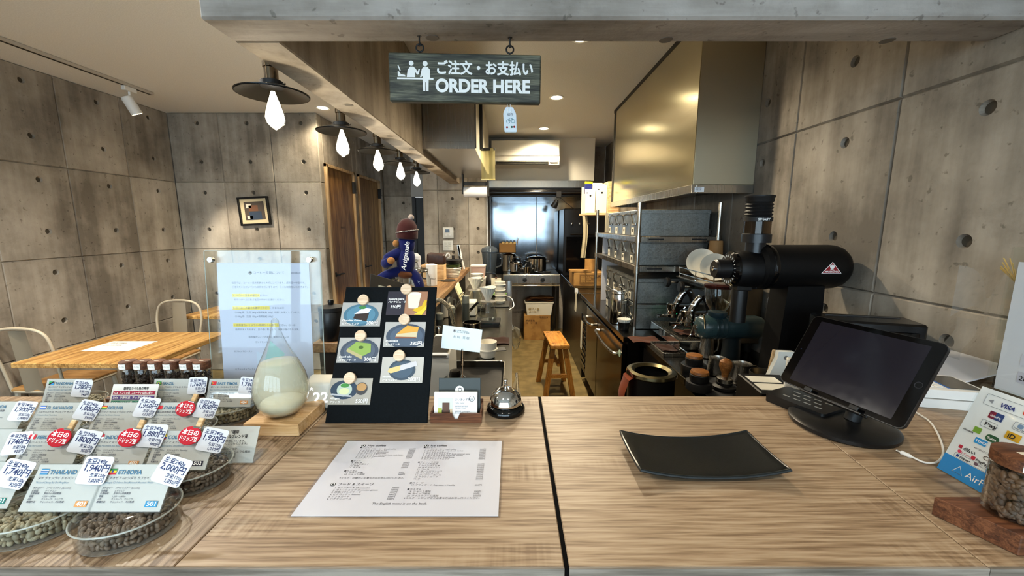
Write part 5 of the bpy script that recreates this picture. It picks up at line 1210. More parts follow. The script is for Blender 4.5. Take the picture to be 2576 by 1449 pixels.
def foodcard(lab, tl, tr_, br, bl, title, jp, price, mag, kind):
    (x0, z1), (x1, z1b), (x1b, z0), (x0b, z0b) = bd(*tl), bd(*tr_), bd(*br), bd(*bl)
    x0, x1, z0, z1 = (x0+x0b)/2, (x1+x1b)/2, (z0+z0b)/2, (z1+z1b)/2; w, h = x1-x0, z1-z0
    t = obj('photo_card', box(B(), 0, w, -.0008, 0, 0, h), flat({'ban': '9a6a4c', 'aff': 'a8a296', 'bis': 'b4b0a8'}.get(kind, 'a6a4a0'), .35), mb, (x0, -.0002, z0), label=lab)
    y = -.0012
    def patch(poly, col, d=0): b = B(); prism(b, [(min(1, max(0, a))*w, min(1, max(0, c))*h) for a, c in poly], y-.0003-d*.0003, y-d*.0003, 'xz'); obj('printed_shape', b, flat(col, .5), t, smooth=False)
    def ell(cx, cy, rx, ry, n=24, a0=0, a1=2*PI): return [(cx+rx*math.cos(a0+(a1-a0)*i/n), cy+ry*math.sin(a0+(a1-a0)*i/n)) for i in range(n)]
    if kind == 'choc':
        patch(ell(.5, .47, .44, .46), '3d6a80'); patch(ell(.5, .47, .36, .38), '4d7f96', 1); patch([(.32, .32), (.66, .2), (.7, .55), (.36, .52)], '23120e', 2); patch([(.33, .50), (.55, .78), (.74, .72), (.68, .55)], 'dfe3ea', 3); patch(ell(.52, .78, .09, .07), '2f7a3c', 4)
    if kind == 'mat':
        patch(ell(.52, .45, .46, .5), '3a4656'); patch(ell(.52, .45, .38, .42), '4a5666', 1); patch([(.2, .45), (.62, .12), (.6, .28), (.24, .58)], 'b0a474', 2); patch([(.24, .55), (.42, .82), (.78, .75), (.8, .42), (.62, .26)], '86a34a', 3); patch(ell(.55, .6, .06, .06), '3c5a1c', 4)
    if kind == 'chs':
        patch(ell(.55, .42, .5, .5), '37475a'); patch(ell(.55, .42, .4, .4), '46586c', 1); patch([(.28, .35), (.8, .35), (.82, .62), (.3, .5)], 'cdbf9a', 2); patch([(.3, .5), (.55, .85), (.84, .78), (.82, .6)], 'dba03c', 3); patch([(.28, .33), (.8, .33), (.79, .38), (.29, .4)], '8a4e34', 4)
    if kind == 'bis':
        patch(ell(.5, .5, .32, .4), '2f4252'); patch(ell(.5, .5, .26, .32), '3d5264', 1); patch([(.16, .42), (.2, .55), (.82, .84), (.86, .66), (.24, .36)], 'c9c6c8', 2); patch([(.16, .42), (.2, .55), (.46, .67), (.44, .46), (.24, .36)], 'd9bf7c', 3)
    if kind == 'aff':
        patch(ell(.35, .56, .32, .36), '243a4e'); patch(ell(.36, .56, .18, .26), 'b9c8b8', 1); patch(ell(.36, .5, .12, .13), 'd8dca8', 2); patch(ell(.36, .72, .1, .08), '3f8a3a', 3); patch([(.05, .36), (.08, .42), (.55, .34), (.56, .28)], 'b8bcc0', 4); patch(ell(.76, .6, .14, .24), '3a3a3c', 1); patch(ell(.76, .66, .12, .15), 'b98e58', 2)
    if kind == 'ban':
        patch([(0, 0), (.45, 0), (.45, 1), (0, 1)], '141428'); patch([(.55, .28), (.78, .26), (.84, .9), (.5, .9)], 'e6e2c6', 1); patch(ell(.67, .9, .17, .07), 'efe9d4', 2); patch([(.64, .2), (.8, .1), (.97, .3), (1.0, .62), (.93, .6), (.88, .38)], 'd8b018', 3); patch([(.7, .02), (.9, .0), (1.0, .25), (1.0, .4), (.86, .18)], 'e8c832', 4)
    def tx(s, u, v, size, **k): text(t, s, (w*u, y-.0018, h*v), size, FONTW, bold=.018, **k)
    if kind == 'ban': tx(title, .03, .62, .0075); tx(jp, .03, .5, .006); tx(price, .1, .28, .0095)
    else: tx(title, .06, .2, .006); tx(jp, .06, .06, .0055); tx(price, .66, .07, .0105, width=w*.28)
    mx, mz_ = bd(*mag)
    obj('wood_magnet', lathe(B(), [(.0115, 0), (.0125, -.001), (.0125, -.008), (.0115, -.009), (0, -.009)], 30, (mx, -.001, mz_), axis='y'), BEECH, mb)
F = lambda x, y: (500+x*740/2145, 620+y*500/1449)
foodcard('photo card of chocolate gateau', F(1058, 405), F(1345, 420), F(1315, 595), F(1025, 575), 'Chocolate Gateau', 'ガトーショコラ', '380円', F(1207, 398), 'choc')
foodcard('photo card of banana juice', F(1382, 332), F(1670, 332), F(1660, 503), F(1368, 503), 'banana juice', 'バナナジュース', '550円', F(1518, 322), 'ban')
foodcard('photo card of cheesecake', F(1362, 553), F(1655, 555), F(1645, 735), F(1345, 735), 'cheesecake', 'チーズケーキ', '380円', F(1505, 540), 'chs')
foodcard('photo card of matcha pound cake', F(1030, 665), F(1328, 670), F(1310, 855), F(1005, 848), 'pound cake', 'パウンドケーキ', '300円', F(1188, 658), 'mat')
foodcard('photo card of biscotti', F(1340, 808), F(1642, 808), F(1632, 998), F(1322, 998), 'biscotti', 'ビスコッティ', '280円', F(1468, 802), 'bis')
foodcard('photo card of affogato', F(962, 963), F(1268, 965), F(1252, 1157), F(942, 1157), 'Affogato', 'アフォガート', '550円', F(1110, 965), 'aff')

# notice in clear acrylic stand
ps = thing('acrylic_notice', 'clear acrylic stand holding a printed coffee notice sheet', 'notice', (PZ(668, 1003, CT).x+.021, .875, CT+.0008), (math.radians(-4), 0, 0))
AWd, AHt = .262, .352
prism_ = B(); prism(prism_, rrect(AWd, AHt, .004), 0, .004, 'xz'); obj('front_sheet', prism_, CLEAR, ps, (0, 0, AHt/2), ang=20)
prism_ = B(); prism(prism_, rrect(AWd, AHt, .004), .0065, .0105, 'xz'); obj('rear_sheet', prism_, CLEAR, ps, (0, 0, AHt/2), ang=20)
obj('edge_line', tube(B(), [(a, .004, b_+AHt/2) for a, b_ in rrect(AWd+.001, AHt+.001, .004)], .0009, 6, closed=True), pane('acrylic_edge', (.8, .86, .84), .1, haze=.45, hazecol='cfdad6'), ps)
for s in (-1, 1):
    obj('bolt', lathe(B(), [(.006, -.008), (.0065, -.006), (.0065, 0), (0, 0)], 20, (s*(AWd/2-.02), 0, AHt-.02), axis='y'), SS, ps)
    obj('foot', box(B(), s*.07-.012, s*.07+.012, -.005, .04, 0, .006, .001), CLEAR, ps)
sh = obj('paper', box(B(), -.105, .105, .0044, .0056, .032, .324), flat('b9bdd0', .75), ps)
def stx(s, u, v, size, m=None, **k): text(ps, s, (-.105+.21*u, .0043, .032+.292*v), size, m or flat('2c3048', .6), **k)
def hl(u0, u1, v): obj('highlighter', box(B(), -.105+.21*u0, -.105+.21*u1, .00432, .0044, .032+.292*v-.002, .032+.292*v+.006), flat('d8c02a', .6), sh)
badge(ps, -.105+.21*.36, .0043, .032+.292*.925, .004, flat_=False)
stx('コーヒー豆類について', .39, .917, .0072); stx('2023年6月', .8, .917, .0052)
stx('当店では、コーヒー豆の新鮮さを大切にしています。焙煎日＝今日です。\nご注文をいただいてから焙煎を行いますので、少々お時間をいただきます。', .15, .84, .0052, lh=1.85)
hl(.15, .45, .741); stx('1. コーヒー豆をお選びください。', .155, .741, .0056); stx('カウンター上にある生豆の中からお選びください。', .165, .707, .0052)
hl(.145, .55, .642); stx('2. コーヒーの量をお選びください。①または②', .15, .642, .0056); stx('①200g 袋（生豆 240g→焙煎後約 200g）焙煎しお安くしています。\n②100g 袋（生豆 120g→焙煎後約 100g）', .165, .607, .0052, lh=1.85)
hl(.14, .64, .505); stx('3. 焙煎度合いを以下の4種類からお選びください。①〜④', .145, .505, .0056); stx('焙煎が深くなるほど、豆の色は黒くなり、苦味が強くなります。', .16, .47, .0052)
stx('焙煎度合いごとの苦味と酸味のバランス', .3, .41, .0052); stx('①シナモンロースト', .37, .37, .0048); stx('④フレンチロースト', .13, .295, .0048); stx('②フルシティロースト', .13, .15, .0048); stx('③シティロースト', .36, .075, .0048)
hl(.13, .4, .012); stx('4. 焙煎したら', .14, .014, .0056)
k1 = B(); prism(k1, [(-.035, -.02), (-.035, .02), (-.008, .008), (0, -.035)], -.0001, 0, 'xz'); obj('chart_area', k1, flat('b9c4d6', .7), sh, (.01, .0043, .1), smooth=False)
k2 = B(); prism(k2, [(-.02, -.012), (-.002, .045), (.03, .015), (.012, -.03)], -.0002, -.0001, 'xz'); obj('chart_area', k2, flat('9cc4c6', .7), sh, (.01, .0043, .1), smooth=False)
# storm glass
sgb = thing('storm_glass_stand', 'pale wooden block carrying the storm glass', 'stand', (-.468, .776, CT+.0005), (0, 0, -.02))
obj('block', box(B(), -.057, .052, -.052, .056, 0, .026, .0015), PALEW, sgb); obj('round_seat', lathe(B(), [(.033, .0262), (.036, .0266), (.036, .0262)], 30, (-.001, -.01, 0), cap=False), PALEW, sgb)
sgl = thing('storm_glass', 'drop-shaped storm glass half filled with milky liquid', 'storm glass', (-.469, .766, CT+.0275))
dp = [(0, 0), (.02, .001), (.036, .009), (.0465, .025), (.0515, .045), (.051, .062), (.046, .085), (.037, .108), (.0265, .13), (.0175, .15), (.0105, .17), (.007, .187), (.0065, .196), (.003, .2), (0, .2)]
obj('glass_drop', lathe(B(), dp, 48), pane('storm_glass_skin', (.96, .97, .96), .01, refl=1.5, edge=2.8), sgl, ang=80)
lq = [(0, .0015), (.02, .0025), (.0345, .0105), (.0448, .026), (.0497, .045), (.0492, .062), (.0442, .085), (.0355, .107), (.0335, .1115)]
liq = pane('milky_liquid', (.95, .95, .88), .05, refl=1.2, haze=.42, hazecol='e9e6d2')
obj('liquid', lathe(B(), lq+[(.015, .110), (0, .1095)], 48), liq, sgl, ang=80)
cr_ = B(); rnd = random.Random(2)
obj('crystals', lathe(B(), [(0, .003), (.02, .004), (.034, .011), (.042, .024), (.038, .03), (.025, .027), (.012, .034), (0, .03)], 32), speck('white_crystals', 'e8e4d2', 'f4f1e6', 90, .6, bump=.4), sgl, ang=80)
# cube clock
ck = thing('cube_clock', 'white cube clock showing 22 behind the notice stand', 'clock', (PZ(838, 985, CT).x+.008, .858, CT+.0005), (0, 0, .3))
obj('cube', box(B(), -.03, .03, -.03, .03, .0, .062, .008, 3), flat('dcd9cd', .45), ck, (0, 0, .004), (0, .12, 0))
text(ck, '22', (-.012, -.0305, .022), .034, glow('clock_digits', 'ffffff', 1.2), (PI/2, .1, 0), bold=.01, width=.03); text(ck, '火', (-.016, -.0305, .052), .008, glow('clock_text', 'ffffff', 1.0), (PI/2, .1, 0)); obj('rest', box(B(), -.025, .025, -.025, .025, 0, .004), BLACKM, ck)
# ---------------------------------------------------------------- bean trays and price cards
def bean_mesh(name, pts, size, col_m, seed):
    rnd = random.Random(seed); bm = B()
    base = B(); bmesh.ops.create_icosphere(base, subdivisions=2, radius=1)
    bv = [v.co.copy() for v in base.verts]; bf_ = [[v.index for v in f.verts] for f in base.faces]; base.free()
    for p in pts:
        R = Euler((rnd.uniform(0, 6), rnd.uniform(0, 6), rnd.uniform(0, 6))).to_matrix(); s = size*rnd.uniform(.85, 1.15)
        vs = [bm.verts.new(Vector(p) + R @ Vector((v.x*s*1.35, v.y*s, v.z*s*.7))) for v in bv]
        for f in bf_: bm.faces.new([vs[i] for i in f])
    return finish(name, bm, col_m, True, 180)
def beancol(name, a, b_):
    m, nt, out = newmat(name); bs = bsdf(nt, out, a, .55); L = nt.links.new
    g = N(nt, 'ShaderNodeNewGeometry'); cr = ramp(nt, [(0, a), (1, b_)]); L(g.outputs['Random Per Island'], cr.inputs[0]); L(cr.outputs[0], bs.inputs['Base Color']); return m
BEANG = beancol('green_beans', '625c48', 'a69e84'); BEANC = beancol('decaf_beans', '463b31', '776858'); BEANR = beancol('roasted_beans', '1d120d', '38241a')
TRX, TRY, TRH = .0565, .0495, .030
rnd = random.Random(7); pts = []
for z, n in ((.006, 46), (.013, 46), (.020, 46)):
    for i in range(n): a = 2*PI*(i+rnd.random()*.4)/n; pts.append(((TRX-.009)*math.cos(a), (TRY-.009)*math.sin(a), z+rnd.uniform(-.001, .001)))
for i in range(330):
    a, r = rnd.uniform(0, 2*PI), math.sqrt(rnd.random()); pts.append(((TRX-.009)*r*math.cos(a), (TRY-.009)*r*math.sin(a), .0225+rnd.uniform(-.0015, .0015)))
BM_G = bean_mesh('coffee_beans', pts, .0036, BEANG, 1); BM_C = bean_mesh('coffee_beans', pts, .0036, BEANC, 2)
trayshell = lathe(B(), [(.97, 0), (1.0, .002), (1.0, .026), (1.045, .027), (1.045, .0285), (.985, .0285), (.985, .003), (.96, .0015)], 40, cap=False)
for v in trayshell.verts: v.co.x *= TRX; v.co.y *= TRY
ME_SHELL = finish('tray_shell', trayshell, pane('tray_plastic', (.98, .985, .98), .05, refl=1.45), True, 50)
tl = lathe(B(), [(1.05, .0288), (1.04, .0305), (.97, .0325), (.4, .0335), (0, .0338)], 40, cap=False)
for v in tl.verts: v.co.x *= TRX; v.co.y *= TRY
ME_LID = finish('tray_lid', tl, pane('tray_lid_plastic', (.97, .98, .97), .03, refl=1.4), True, 80)
tb = lathe(B(), [(.97, .0005), (.97, .0016), (0, .0016)], 40)
for v in tb.verts: v.co.x *= TRX; v.co.y *= TRY
ME_BOT = finish('tray_bottom', tb, pane('tray_bottom_plastic', (.9, .92, .9), .1, haze=.1), True, 50)
def rim_tube():
    b = tube(B(), [(TRX*1.045*math.cos(2*PI*i/48), TRY*1.045*math.sin(2*PI*i/48), .0285) for i in range(48)], .0011, 6, closed=True); return finish('tray_rim', b, pane('tray_rim_plastic', (.9, .92, .9), .05, refl=1.6, haze=.3, hazecol='e4e8e2'), True, 60)
ME_RIM = rim_tube()
CWD, CHT = .094, .057
CARDM = flat('dddbd4', .5); NAVY = flat('1b2a5a', .6); TEALK = flat('3e6f8c', .6); RED = flat('c01228', .35)
FLAGS = {'tz': [('v', [('1e8f4a', 1)])], }
def flag(parent, x, z, kind):
    w, h = .0105, .007; y = -.0012
    f = obj('flag', box(B(), x, x+w, y-.0002, y, z, z+h), flat('e8e8e8', .6), parent)
    def p(poly, col, d=1): b = B(); prism(b, [(x+a*w, z+c*h) for a, c in poly], y-.0002-.0002*d, y-.0002*d, 'xz'); obj('flag_field', b, flat(col, .6), f, smooth=False)
    R = lambda a, b_, c, d: [(a, c), (b_, c), (b_, d), (a, d)]
    E = lambda cx, cy, rx, ry: [(cx+rx*math.cos(i*PI/8), cy+ry*math.sin(i*PI/8)) for i in range(16)]
    if kind == 'tz': p([(0, .3), (0, 1), (.75, 1)], '1f9a4c'); p([(.25, 0), (1, 0), (1, .7)], '1c86c4'); p([(0, 0), (.2, 0), (1, .75), (1, 1), (.8, 1), (0, .25)], '16161a', 2)
    if kind == 'rw': p(R(0, 1, .5, 1), '2a8fd0'); p(R(0, 1, .25, .5), 'e8c828'); p(R(0, 1, 0, .25), '2a7a3a')
    if kind == 'sv': p(R(0, 1, .67, 1), '2a5fb0'); p(R(0, 1, 0, .33), '2a5fb0')
    if kind == 'br': p(R(0, 1, 0, 1), '1f8a3c'); p([(.1, .5), (.5, .9), (.9, .5), (.5, .1)], 'e8c828', 2); p(E(.5, .5, .18, .27), '1c3a8a', 3)
    if kind == 'tl': p(R(0, 1, 0, 1), 'c81e2c'); p([(0, 0), (.5, .5), (0, 1)], 'e8b828', 2); p([(0, 0), (.35, .5), (0, 1)], '16161a', 3)
    if kind == 'bo': p(R(0, 1, .67, 1), 'c81e2c'); p(R(0, 1, .33, .67), 'e8c828'); p(R(0, 1, 0, .33), '1f7a3c')
    if kind == 'cn': p(R(0, 1, 0, 1), 'c81e2c'); p(E(.22, .68, .1, .15), 'e8c828', 2)
    if kind == 'pe': p(R(0, .33, 0, 1), 'c01a2a'); p(R(.67, 1, 0, 1), 'c01a2a')
    if kind == 'id': p(R(0, 1, .5, 1), 'c81e2c')
    if kind == 'co': p(R(0, 1, .5, 1), 'e8c828'); p(R(0, 1, .25, .5), '24408a'); p(R(0, 1, 0, .25), 'b81e2c')
    if kind == 'th': p(R(0, 1, .8, 1), '2f7fa8'); p(R(0, 1, 0, .2), '2f7fa8'); p(R(0, 1, .35, .65), '2a5f98')
    if kind == 'et': p(R(0, 1, .67, 1), '1f7a3c'); p(R(0, 1, .33, .67), 'e8c828'); p(R(0, 1, 0, .33), 'b81e2c'); p(E(.5, .5, .14, .22), '24408a', 2)
def priceTag(x, y, z, rz_tilt, l240, l120, lab, yaw=0, w=.039, lean=-34):
    t = thing('price_tag', lab, 'price tag', (x, y, z), (math.radians(lean), math.radians(rz_tilt), yaw), group='white price tags on the bean cards')
    b = B(); prism(b, rrect(w, .035, .0045), -.0008, 0, 'xz'); obj('tag', b, flat('d3d6dc', .45), t, ang=20)
    text(t, '生豆240g', (-w*.42, -.001, .0085), .0072, NAVY, bold=.018); text(t, l240, (-w*.42, -.001, -.001), .0108, NAVY, bold=.02, width=w*.84)
    text(t, '生豆120g', (w*.45, -.001, -.008), .0054, NAVY, bold=.018, align='RIGHT'); text(t, l120, (w*.45, -.001, -.0145), .0062, NAVY, bold=.018, align='RIGHT')
    obj('clip', box(B(), -.006, .006, .0003, .003, -.014, -.004, .0008), CLEAR, t)
def drip(x, y, z, lab, tilt=8):
    t = thing('daily_drip_marker', lab, 'marker', (x, y, z), (math.radians(-36), math.radians(tilt), 0), group='red daily drip markers on wooden pegs')
    obj('disc', lathe(B(), [(.0165, 0), (.0172, -.0006), (.0165, -.0014), (0, -.0014)], 34, sy=.82, axis='y'), RED, t)
    text(t, '本日の', (0, -.0017, .0015), .0088, FONTW, bold=.03, align='CENTER'); text(t, 'ドリップ豆', (0, -.0017, -.0075), .0078, FONTW, bold=.03, align='CENTER', width=.027)
    pg_ = obj('peg', box(B(), .001, .009, .0004, .006, .004, .028, .0008), PALEW, t); obj('peg_spring', cyl(B(), .0018, .0, .010, (0, .0, .013), 8, 'x'), CHROME, pg_)
def beancard(idx, country, jp, en, fk, code, ccol, cx, ytop, lab, tx, ty, beans='g', blue=False, lean=36):
    """card standing on a tray: cx, ytop = middle of the card's upper edge"""
    ln = math.radians(lean); zb = CT+.0355; yb = ytop - CHT*math.sin(ln)
    if tx is not None:
        t = thing('bean_tray', 'oval clear plastic tray of coffee beans under the %s card' % lab, 'tray', (tx, ty, CT+.0005), (0, 0, .12), group='oval trays of raw beans')
        for nm, me in (('tray_shell', ME_SHELL), ('tray_bottom', ME_BOT), ('tray_rim', ME_RIM)): link(nm, me, t)
        link('tray_lid', ME_LID, t)
        bo = link('coffee_beans', BM_C if beans == 'c' else BM_G, None, (tx, ty, CT+.0005), (0, 0, .12)); tag(bo, 'raw coffee beans inside the tray under the %s card' % lab, 'coffee beans', 'raw beans in the trays', 'stuff')
    c_ = thing('bean_card', 'clear card stand with the printed %s coffee card' % lab, 'bean card', (cx, yb, zb), (-ln, 0, 0), group='coffee origin cards on the counter')
    obj('card', box(B(), -CWD/2, CWD/2, -.0006, 0, 0, CHT), CARDM, c_)
    b = B(); prism(b, rrect(CWD+.004, CHT+.003, .002), -.0011, -.0008, 'xz'); obj('sleeve', b, pane('card_sleeve', (.98, .99, .99), .04, refl=1.95), c_, (0, 0, CHT/2), ang=20)
    b = B(); prism(b, rrect(CWD+.004, CHT+.003, .002), .0003, .0018, 'xz'); obj('stand_back', b, CLEAR, c_, (0, 0, CHT/2), ang=20)
    ft = B(); box(ft, -CWD/2-.002, CWD/2+.002, 0, .034, -.0015, 0); obj('stand_foot', ft, CLEAR, c_, rot=(ln, 0, 0))
    flag(c_, -CWD/2+.006, CHT-.0125, fk)
    y = -.0014
    text(c_, country, (-CWD/2+.019, y, CHT-.0122), .0075, TEALK, bold=.02); text(c_, jp, (-CWD/2+.006, y, CHT-.0185), .0042, INK); text(c_, en, (-CWD/2+.006, y, CHT-.0235), .0032, TEALK)
    text(c_, 'カテゴリー\n生産国\n生産地域\n標高\n品種\n精選方法', (-CWD/2+.006, y, CHT-.030), .0029, INK, bold=.006, lh=1.15); text(c_, 'スペシャルティ (Specialty)\n%s\n高地の小規模農園\n1,200〜1,800m\nカトゥーラ、ティピカ\nウォッシュド、天日乾燥' % jp[:6], (-CWD/2+.024, y, CHT-.030), .0029, INK, lh=1.15)
    if code:
        obj('code_patch', box(B(), CWD/2-.022, CWD/2-.006, y-.0002, y, .0055, .0125), flat(ccol, .5), c_); text(c_, code, (CWD/2-.020, y-.0004, .0068), .0072, FONTW, bold=.02, width=.012)
CARDS = [
 ('THAILAND', 'タイ チェンライ ドイパンコン', 'Thailand Chiang Rai Doi Pangkhon', 'th', '401', 'c98f55', -.606, .506, 'Thailand', -.652, .492, 'g'),
 ('ETHIOPIA', 'エチオピア G2 シダモ カフェインレス', 'Ethiopia G2 Sidamo Decaffeinated Mountain Water', 'et', '501', '2f86b0', -.5126, .506, 'Ethiopia', -.520, .485, 'c'),
 ('KENYA', 'ケニア AA ニエリ', 'Kenya AA Nyeri', 'et', '301', '1f6f66', -.722, .512, 'front-row leftmost 301', -.785, .498, 'g'),
 ('COLOMBIA', 'コロンビア スプレモ カフェインレス', 'Colombia Supremo Decaffeinated', 'co', '502', '15182e', -.522, .597, 'Colombia', -.520, .590, 'c'),
 ('INDONESIA', 'インドネシア マンデリン ブルーバタック', 'Indonesia Mandheling Blue Batak', 'id', '402', 'c98f55', -.622, .597, 'Indonesia', -.640, .598, 'g'),
 ('PERU', 'ペルー レッドコンドル', 'Peruvian Red Condor', 'pe', None, '', -.731, .597, 'Peru', -.765, .602, 'g'),
 ('HAITI', 'ハイチ マール ブランシュ', 'Haiti Mare Blanche', 'rw', None, '', -.842, .602, 'second-row leftmost', -.893, .606, 'g'),
 ('CHINA', '中華人民共和国 雲南 プーアルピーチ', 'China Yunnan Pu\'er Peach Yenhe Farm', 'cn', None, '', -.618, .70, 'China', -.632, .706, 'g'),
 ('BOLIVIA', 'ボリビア ラパス イリマニ マウンテン', 'Bolivia La Paz Illimani Mountain', 'bo', None, '', -.721, .70, 'Bolivia', -.756, .708, 'g'),
 ('EL SALVADOR', 'エルサルバドル サンタアナ サンタマリア農園', 'El Salvador Santa Maria Farm', 'sv', None, '', -.834, .70, 'El Salvador', -.882, .712, 'g'),
 ('RWANDA', 'ルワンダ ニャルシザ農園', 'Rwanda Nyarusiza', 'rw', None, '', -.95, .705, 'Rwanda', -1.01, .716, 'g'),
 ('EAST TIMOR', '東ティモール エルメラ レテフォホ', 'East Timor Ermera Letefoho Double-Picked', 'tl', '404', 'c98f55', -.592, .80, 'East Timor', -.612, .808, 'g'),
 ('BRAZIL', 'ブラジル ブルボン アマレロ ラランハル農園', 'Brazil Bourbon Amarelo Laranjal Farm', 'br', None, '', -.708, .80, 'Brazil', -.738, .815, 'g'),
 ('TANZANIA', 'タンザニア キリマンジャロ ンゴロンゴロ', 'Tanzania Kilimanjaro Ngorongoro AA', 'tz', None, '', -.934, .80, 'Tanzania', -.965, .822, 'g'),
]
for i, c_ in enumerate(CARDS): beancard(i, *c_, lean=36 if c_[7] < .75 else 22)
# point of the photograph on the upper edge plane of a row of cards
def tagat(px, py, yrow, lean, off=.004):
    """point of the photograph on the face of the card row whose upper edge lies at yrow"""
    ln = math.radians(lean); n = Vector((0, -math.cos(ln), math.sin(ln))); o = Vector((0, yrow - CHT*math.sin(ln), CT+.0355)) + n*off
    d = _ray(px, py); e = Vector((0, 0, EYE)); return e + d*((o-e).dot(n)/d.dot(n))
for (px, py, yr, tilt, a, b_, lab) in (
 (44, 1115, .602, -4, '1740円', '920円', 'price tag reading 1740 yen without comma, at the left edge'), (214, 1111, .597, 10, '1800円', '950円', 'price tag reading 1800 yen without comma, on the Peru card'),
 (38, 1192, .512, 11, '1,740円', '920円', 'price tag reading 1,740 yen at the lower left'), (240, 1183, .506, 3, '1,940円', '1,020円', 'price tag reading 1,940 yen on the Thailand card'),
 (433, 1184, .506, 19, '2,000円', '1,050円', 'price tag reading 2,000 yen on the Ethiopia card'), (535, 1107, .597, 11, '1,920円', '1,010円', 'price tag reading 1,920 yen on the Colombia card'),
 (384, 1096, .597, 4, '1,880円', '990円', 'price tag reading 1,880 yen on the Indonesia card'), (58, 1034, .70, 3, '1,900円', '1,000円', 'price tag reading 1,900 yen on the Rwanda card'),
 (222, 1032, .70, 11, '1,800円', '950円', 'price tag reading 1,800 yen on the El Salvador card'), (370, 1025, .70, 5, '1,960円', '1,030円', 'price tag reading 1,960 yen on the Bolivia card'),
 (520, 1027, .70, 6, '1,800円', '950円', 'price tag reading 1,800 yen on the China card'), (207, 977, .80, 3, '1,780円', '940円', 'price tag reading 1,780 yen on the Tanzania card'),
 (497, 970, .80, -2, '1,760円', '930円', 'price tag reading 1,760 yen on the Brazil card'), (626, 970, .80, 4, '1,780円', '940円', 'price tag reading 1,780 yen on the East Timor card')):
    ln_ = 36 if yr < .75 else 22; p = tagat(px, py, yr, ln_); priceTag(p.x, p.y, p.z, tilt, a, b_, lab, lean=-ln_)
for px, py, yr, lab in ((150, 1101, .597, 'red daily drip marker on a wooden peg over the Peru card'), (326, 1101, .597, 'red daily drip marker on a wooden peg over the Indonesia card'), (478, 1096, .597, 'red daily drip marker on a wooden peg over the Colombia card'), (467, 1028, .70, 'red daily drip marker on a wooden peg over the China card')):
    p = tagat(px, py, yr, 36, .009); drip(p.x, p.y, p.z, lab)
# colour key card and blend card
kc = thing('colour_key_card', 'white card explaining the label colours behind the Bolivia card', 'card', (-.775, .742, CT+.001), (math.radians(-24), 0, 0))
obj('card', box(B(), -.047, .047, -.0006, 0, 0, .092), CARDM, kc); obj('stand_back', box(B(), -.049, .049, .0003, .0018, 0, .094), CLEAR, kc); obj('stand_foot', box(B(), -.049, .049, 0, .03, -.0005, .001), CLEAR, kc, rot=(math.radians(24), 0, 0))
text(kc, '珈琲豆ラベル色の意味', (-.024, -.001, .081), .0068, INKB, bold=.02, width=.052)
for k, (col, s) in enumerate((('a01c3c', '1XX  アフリカ系  フルーティな甘い香り'), ('5a4a8a', '2XX  中南米系  すっきり爽やか'), ('2f7a66', '3XX  アジア系  コクと深み'))):
    o = obj('colour_bar', box(B(), -.043, .043, -.0012, -.0006, .071-.0095*k, .0785-.0095*k), flat(col, .5), kc); text(kc, s, (-.041, -.0014, .0725-.0095*k), .0055, FONTW, bold=.02, width=.078)
bc_ = PZ(632, 1160, CT+.004)
ob_ = thing('blend_card', 'clear stand with the house blend card beside the storm glass', 'card', (bc_.x-.048, bc_.y, CT+.001), (math.radians(-30), 0, 0))
obj('card', box(B(), -.05, .05, -.0006, 0, 0, .06), CARDM, ob_); obj('sleeve', box(B(), -.052, .052, -.0011, -.0008, -.001, .062), pane('blend_sleeve', (.98, .99, .99), .05, refl=1.5), ob_)
obj('stand_foot', box(B(), -.052, .052, 0, .045, -.0005, .001), CLEAR, ob_, rot=(math.radians(30), 0, 0))
text(ob_, 'まいまいず珈琲\nオリジナルブレンド豆', (-.026, -.0014, .048), .0068, INKB, bold=.02, width=.058, lh=1.1); text(ob_, 'コーヒー・ラテに使用しています。\n豆でお求めいただくこともできます。\n\nバランスの取れた酸味とコク\n上品な酸味とチョコレートのような風味\nアーモンドのような香ばしさ\n後味に深みを加える優しい味', (-.044, -.0014, .034), .0044, INKB, lh=1.0, width=.086)
# jar rack
def jar(parent_lab, x, y, z, r, h, lidtxt, grp):
    t = thing('bean_jar', parent_lab, 'jar', (x, y, z), group=grp)
    obj('glass', lathe(B(), [(r*.93, 0), (r, .002), (r, h*.86), (r*.86, h*.92), (r*.86, h*.94)], 28, cap=False), GLASS, t); obj('glass_bottom', lathe(B(), [(0, .0008), (r*.93, 0)], 28, cap=False), GLASS, t)
    l = obj('wood_lid', lathe(B(), [(r*1.0, h*.9), (r*1.02, h*.905), (r*1.02, h*1.1), (r*.96, h*1.115), (0, h*1.115)], 30), WALNUT, t)
    obj('lid_mark', box(B(), -r*.3, r*.3, -r*.12, r*.12, h*1.1155, h*1.117), flat('d9cdb8', .5), l)
    lb = B(); K = 8; a0, a1 = -PI*.80, -PI*.36
    vs = [[lb.verts.new((r*1.03*math.cos(a0+(a1-a0)*i/K), r*1.03*math.sin(a0+(a1-a0)*i/K), zz)) for i in range(K+1)] for zz in (h*.925, h*1.07)]
    for i in range(K): lb.faces.new([vs[0][i], vs[0][i+1], vs[1][i+1], vs[1][i]])
    obj('paper_label', lb, flat('eceae2', .6), l)
    text(l, lidtxt, (-r*.72, -r*1.045, h*.98), h*.05, INKB, (PI/2, 0, 0), width=r*1.1)
    return t
def jarbeans(r, h, n, size, seed, m):
    rnd = random.Random(seed); pts = []
    for i in range(n):
        a = rnd.uniform(0, 2*PI); rr = (r-size*1.25)*(1 if rnd.random() < .75 else math.sqrt(rnd.random())); pts.append((rr*math.cos(a), rr*math.sin(a), size*1.2+rnd.random()*(h*.82-size*2)))
    return bean_mesh('coffee_beans', pts, size, m, seed)
JR, JH = .0163, .082
jb = jarbeans(JR, JH, 190, .0036, 3, BEANR)
r0, r1 = PZ(305, 985, CT+.032), PZ(600, 985, CT+.032)
JZ = CT+.012
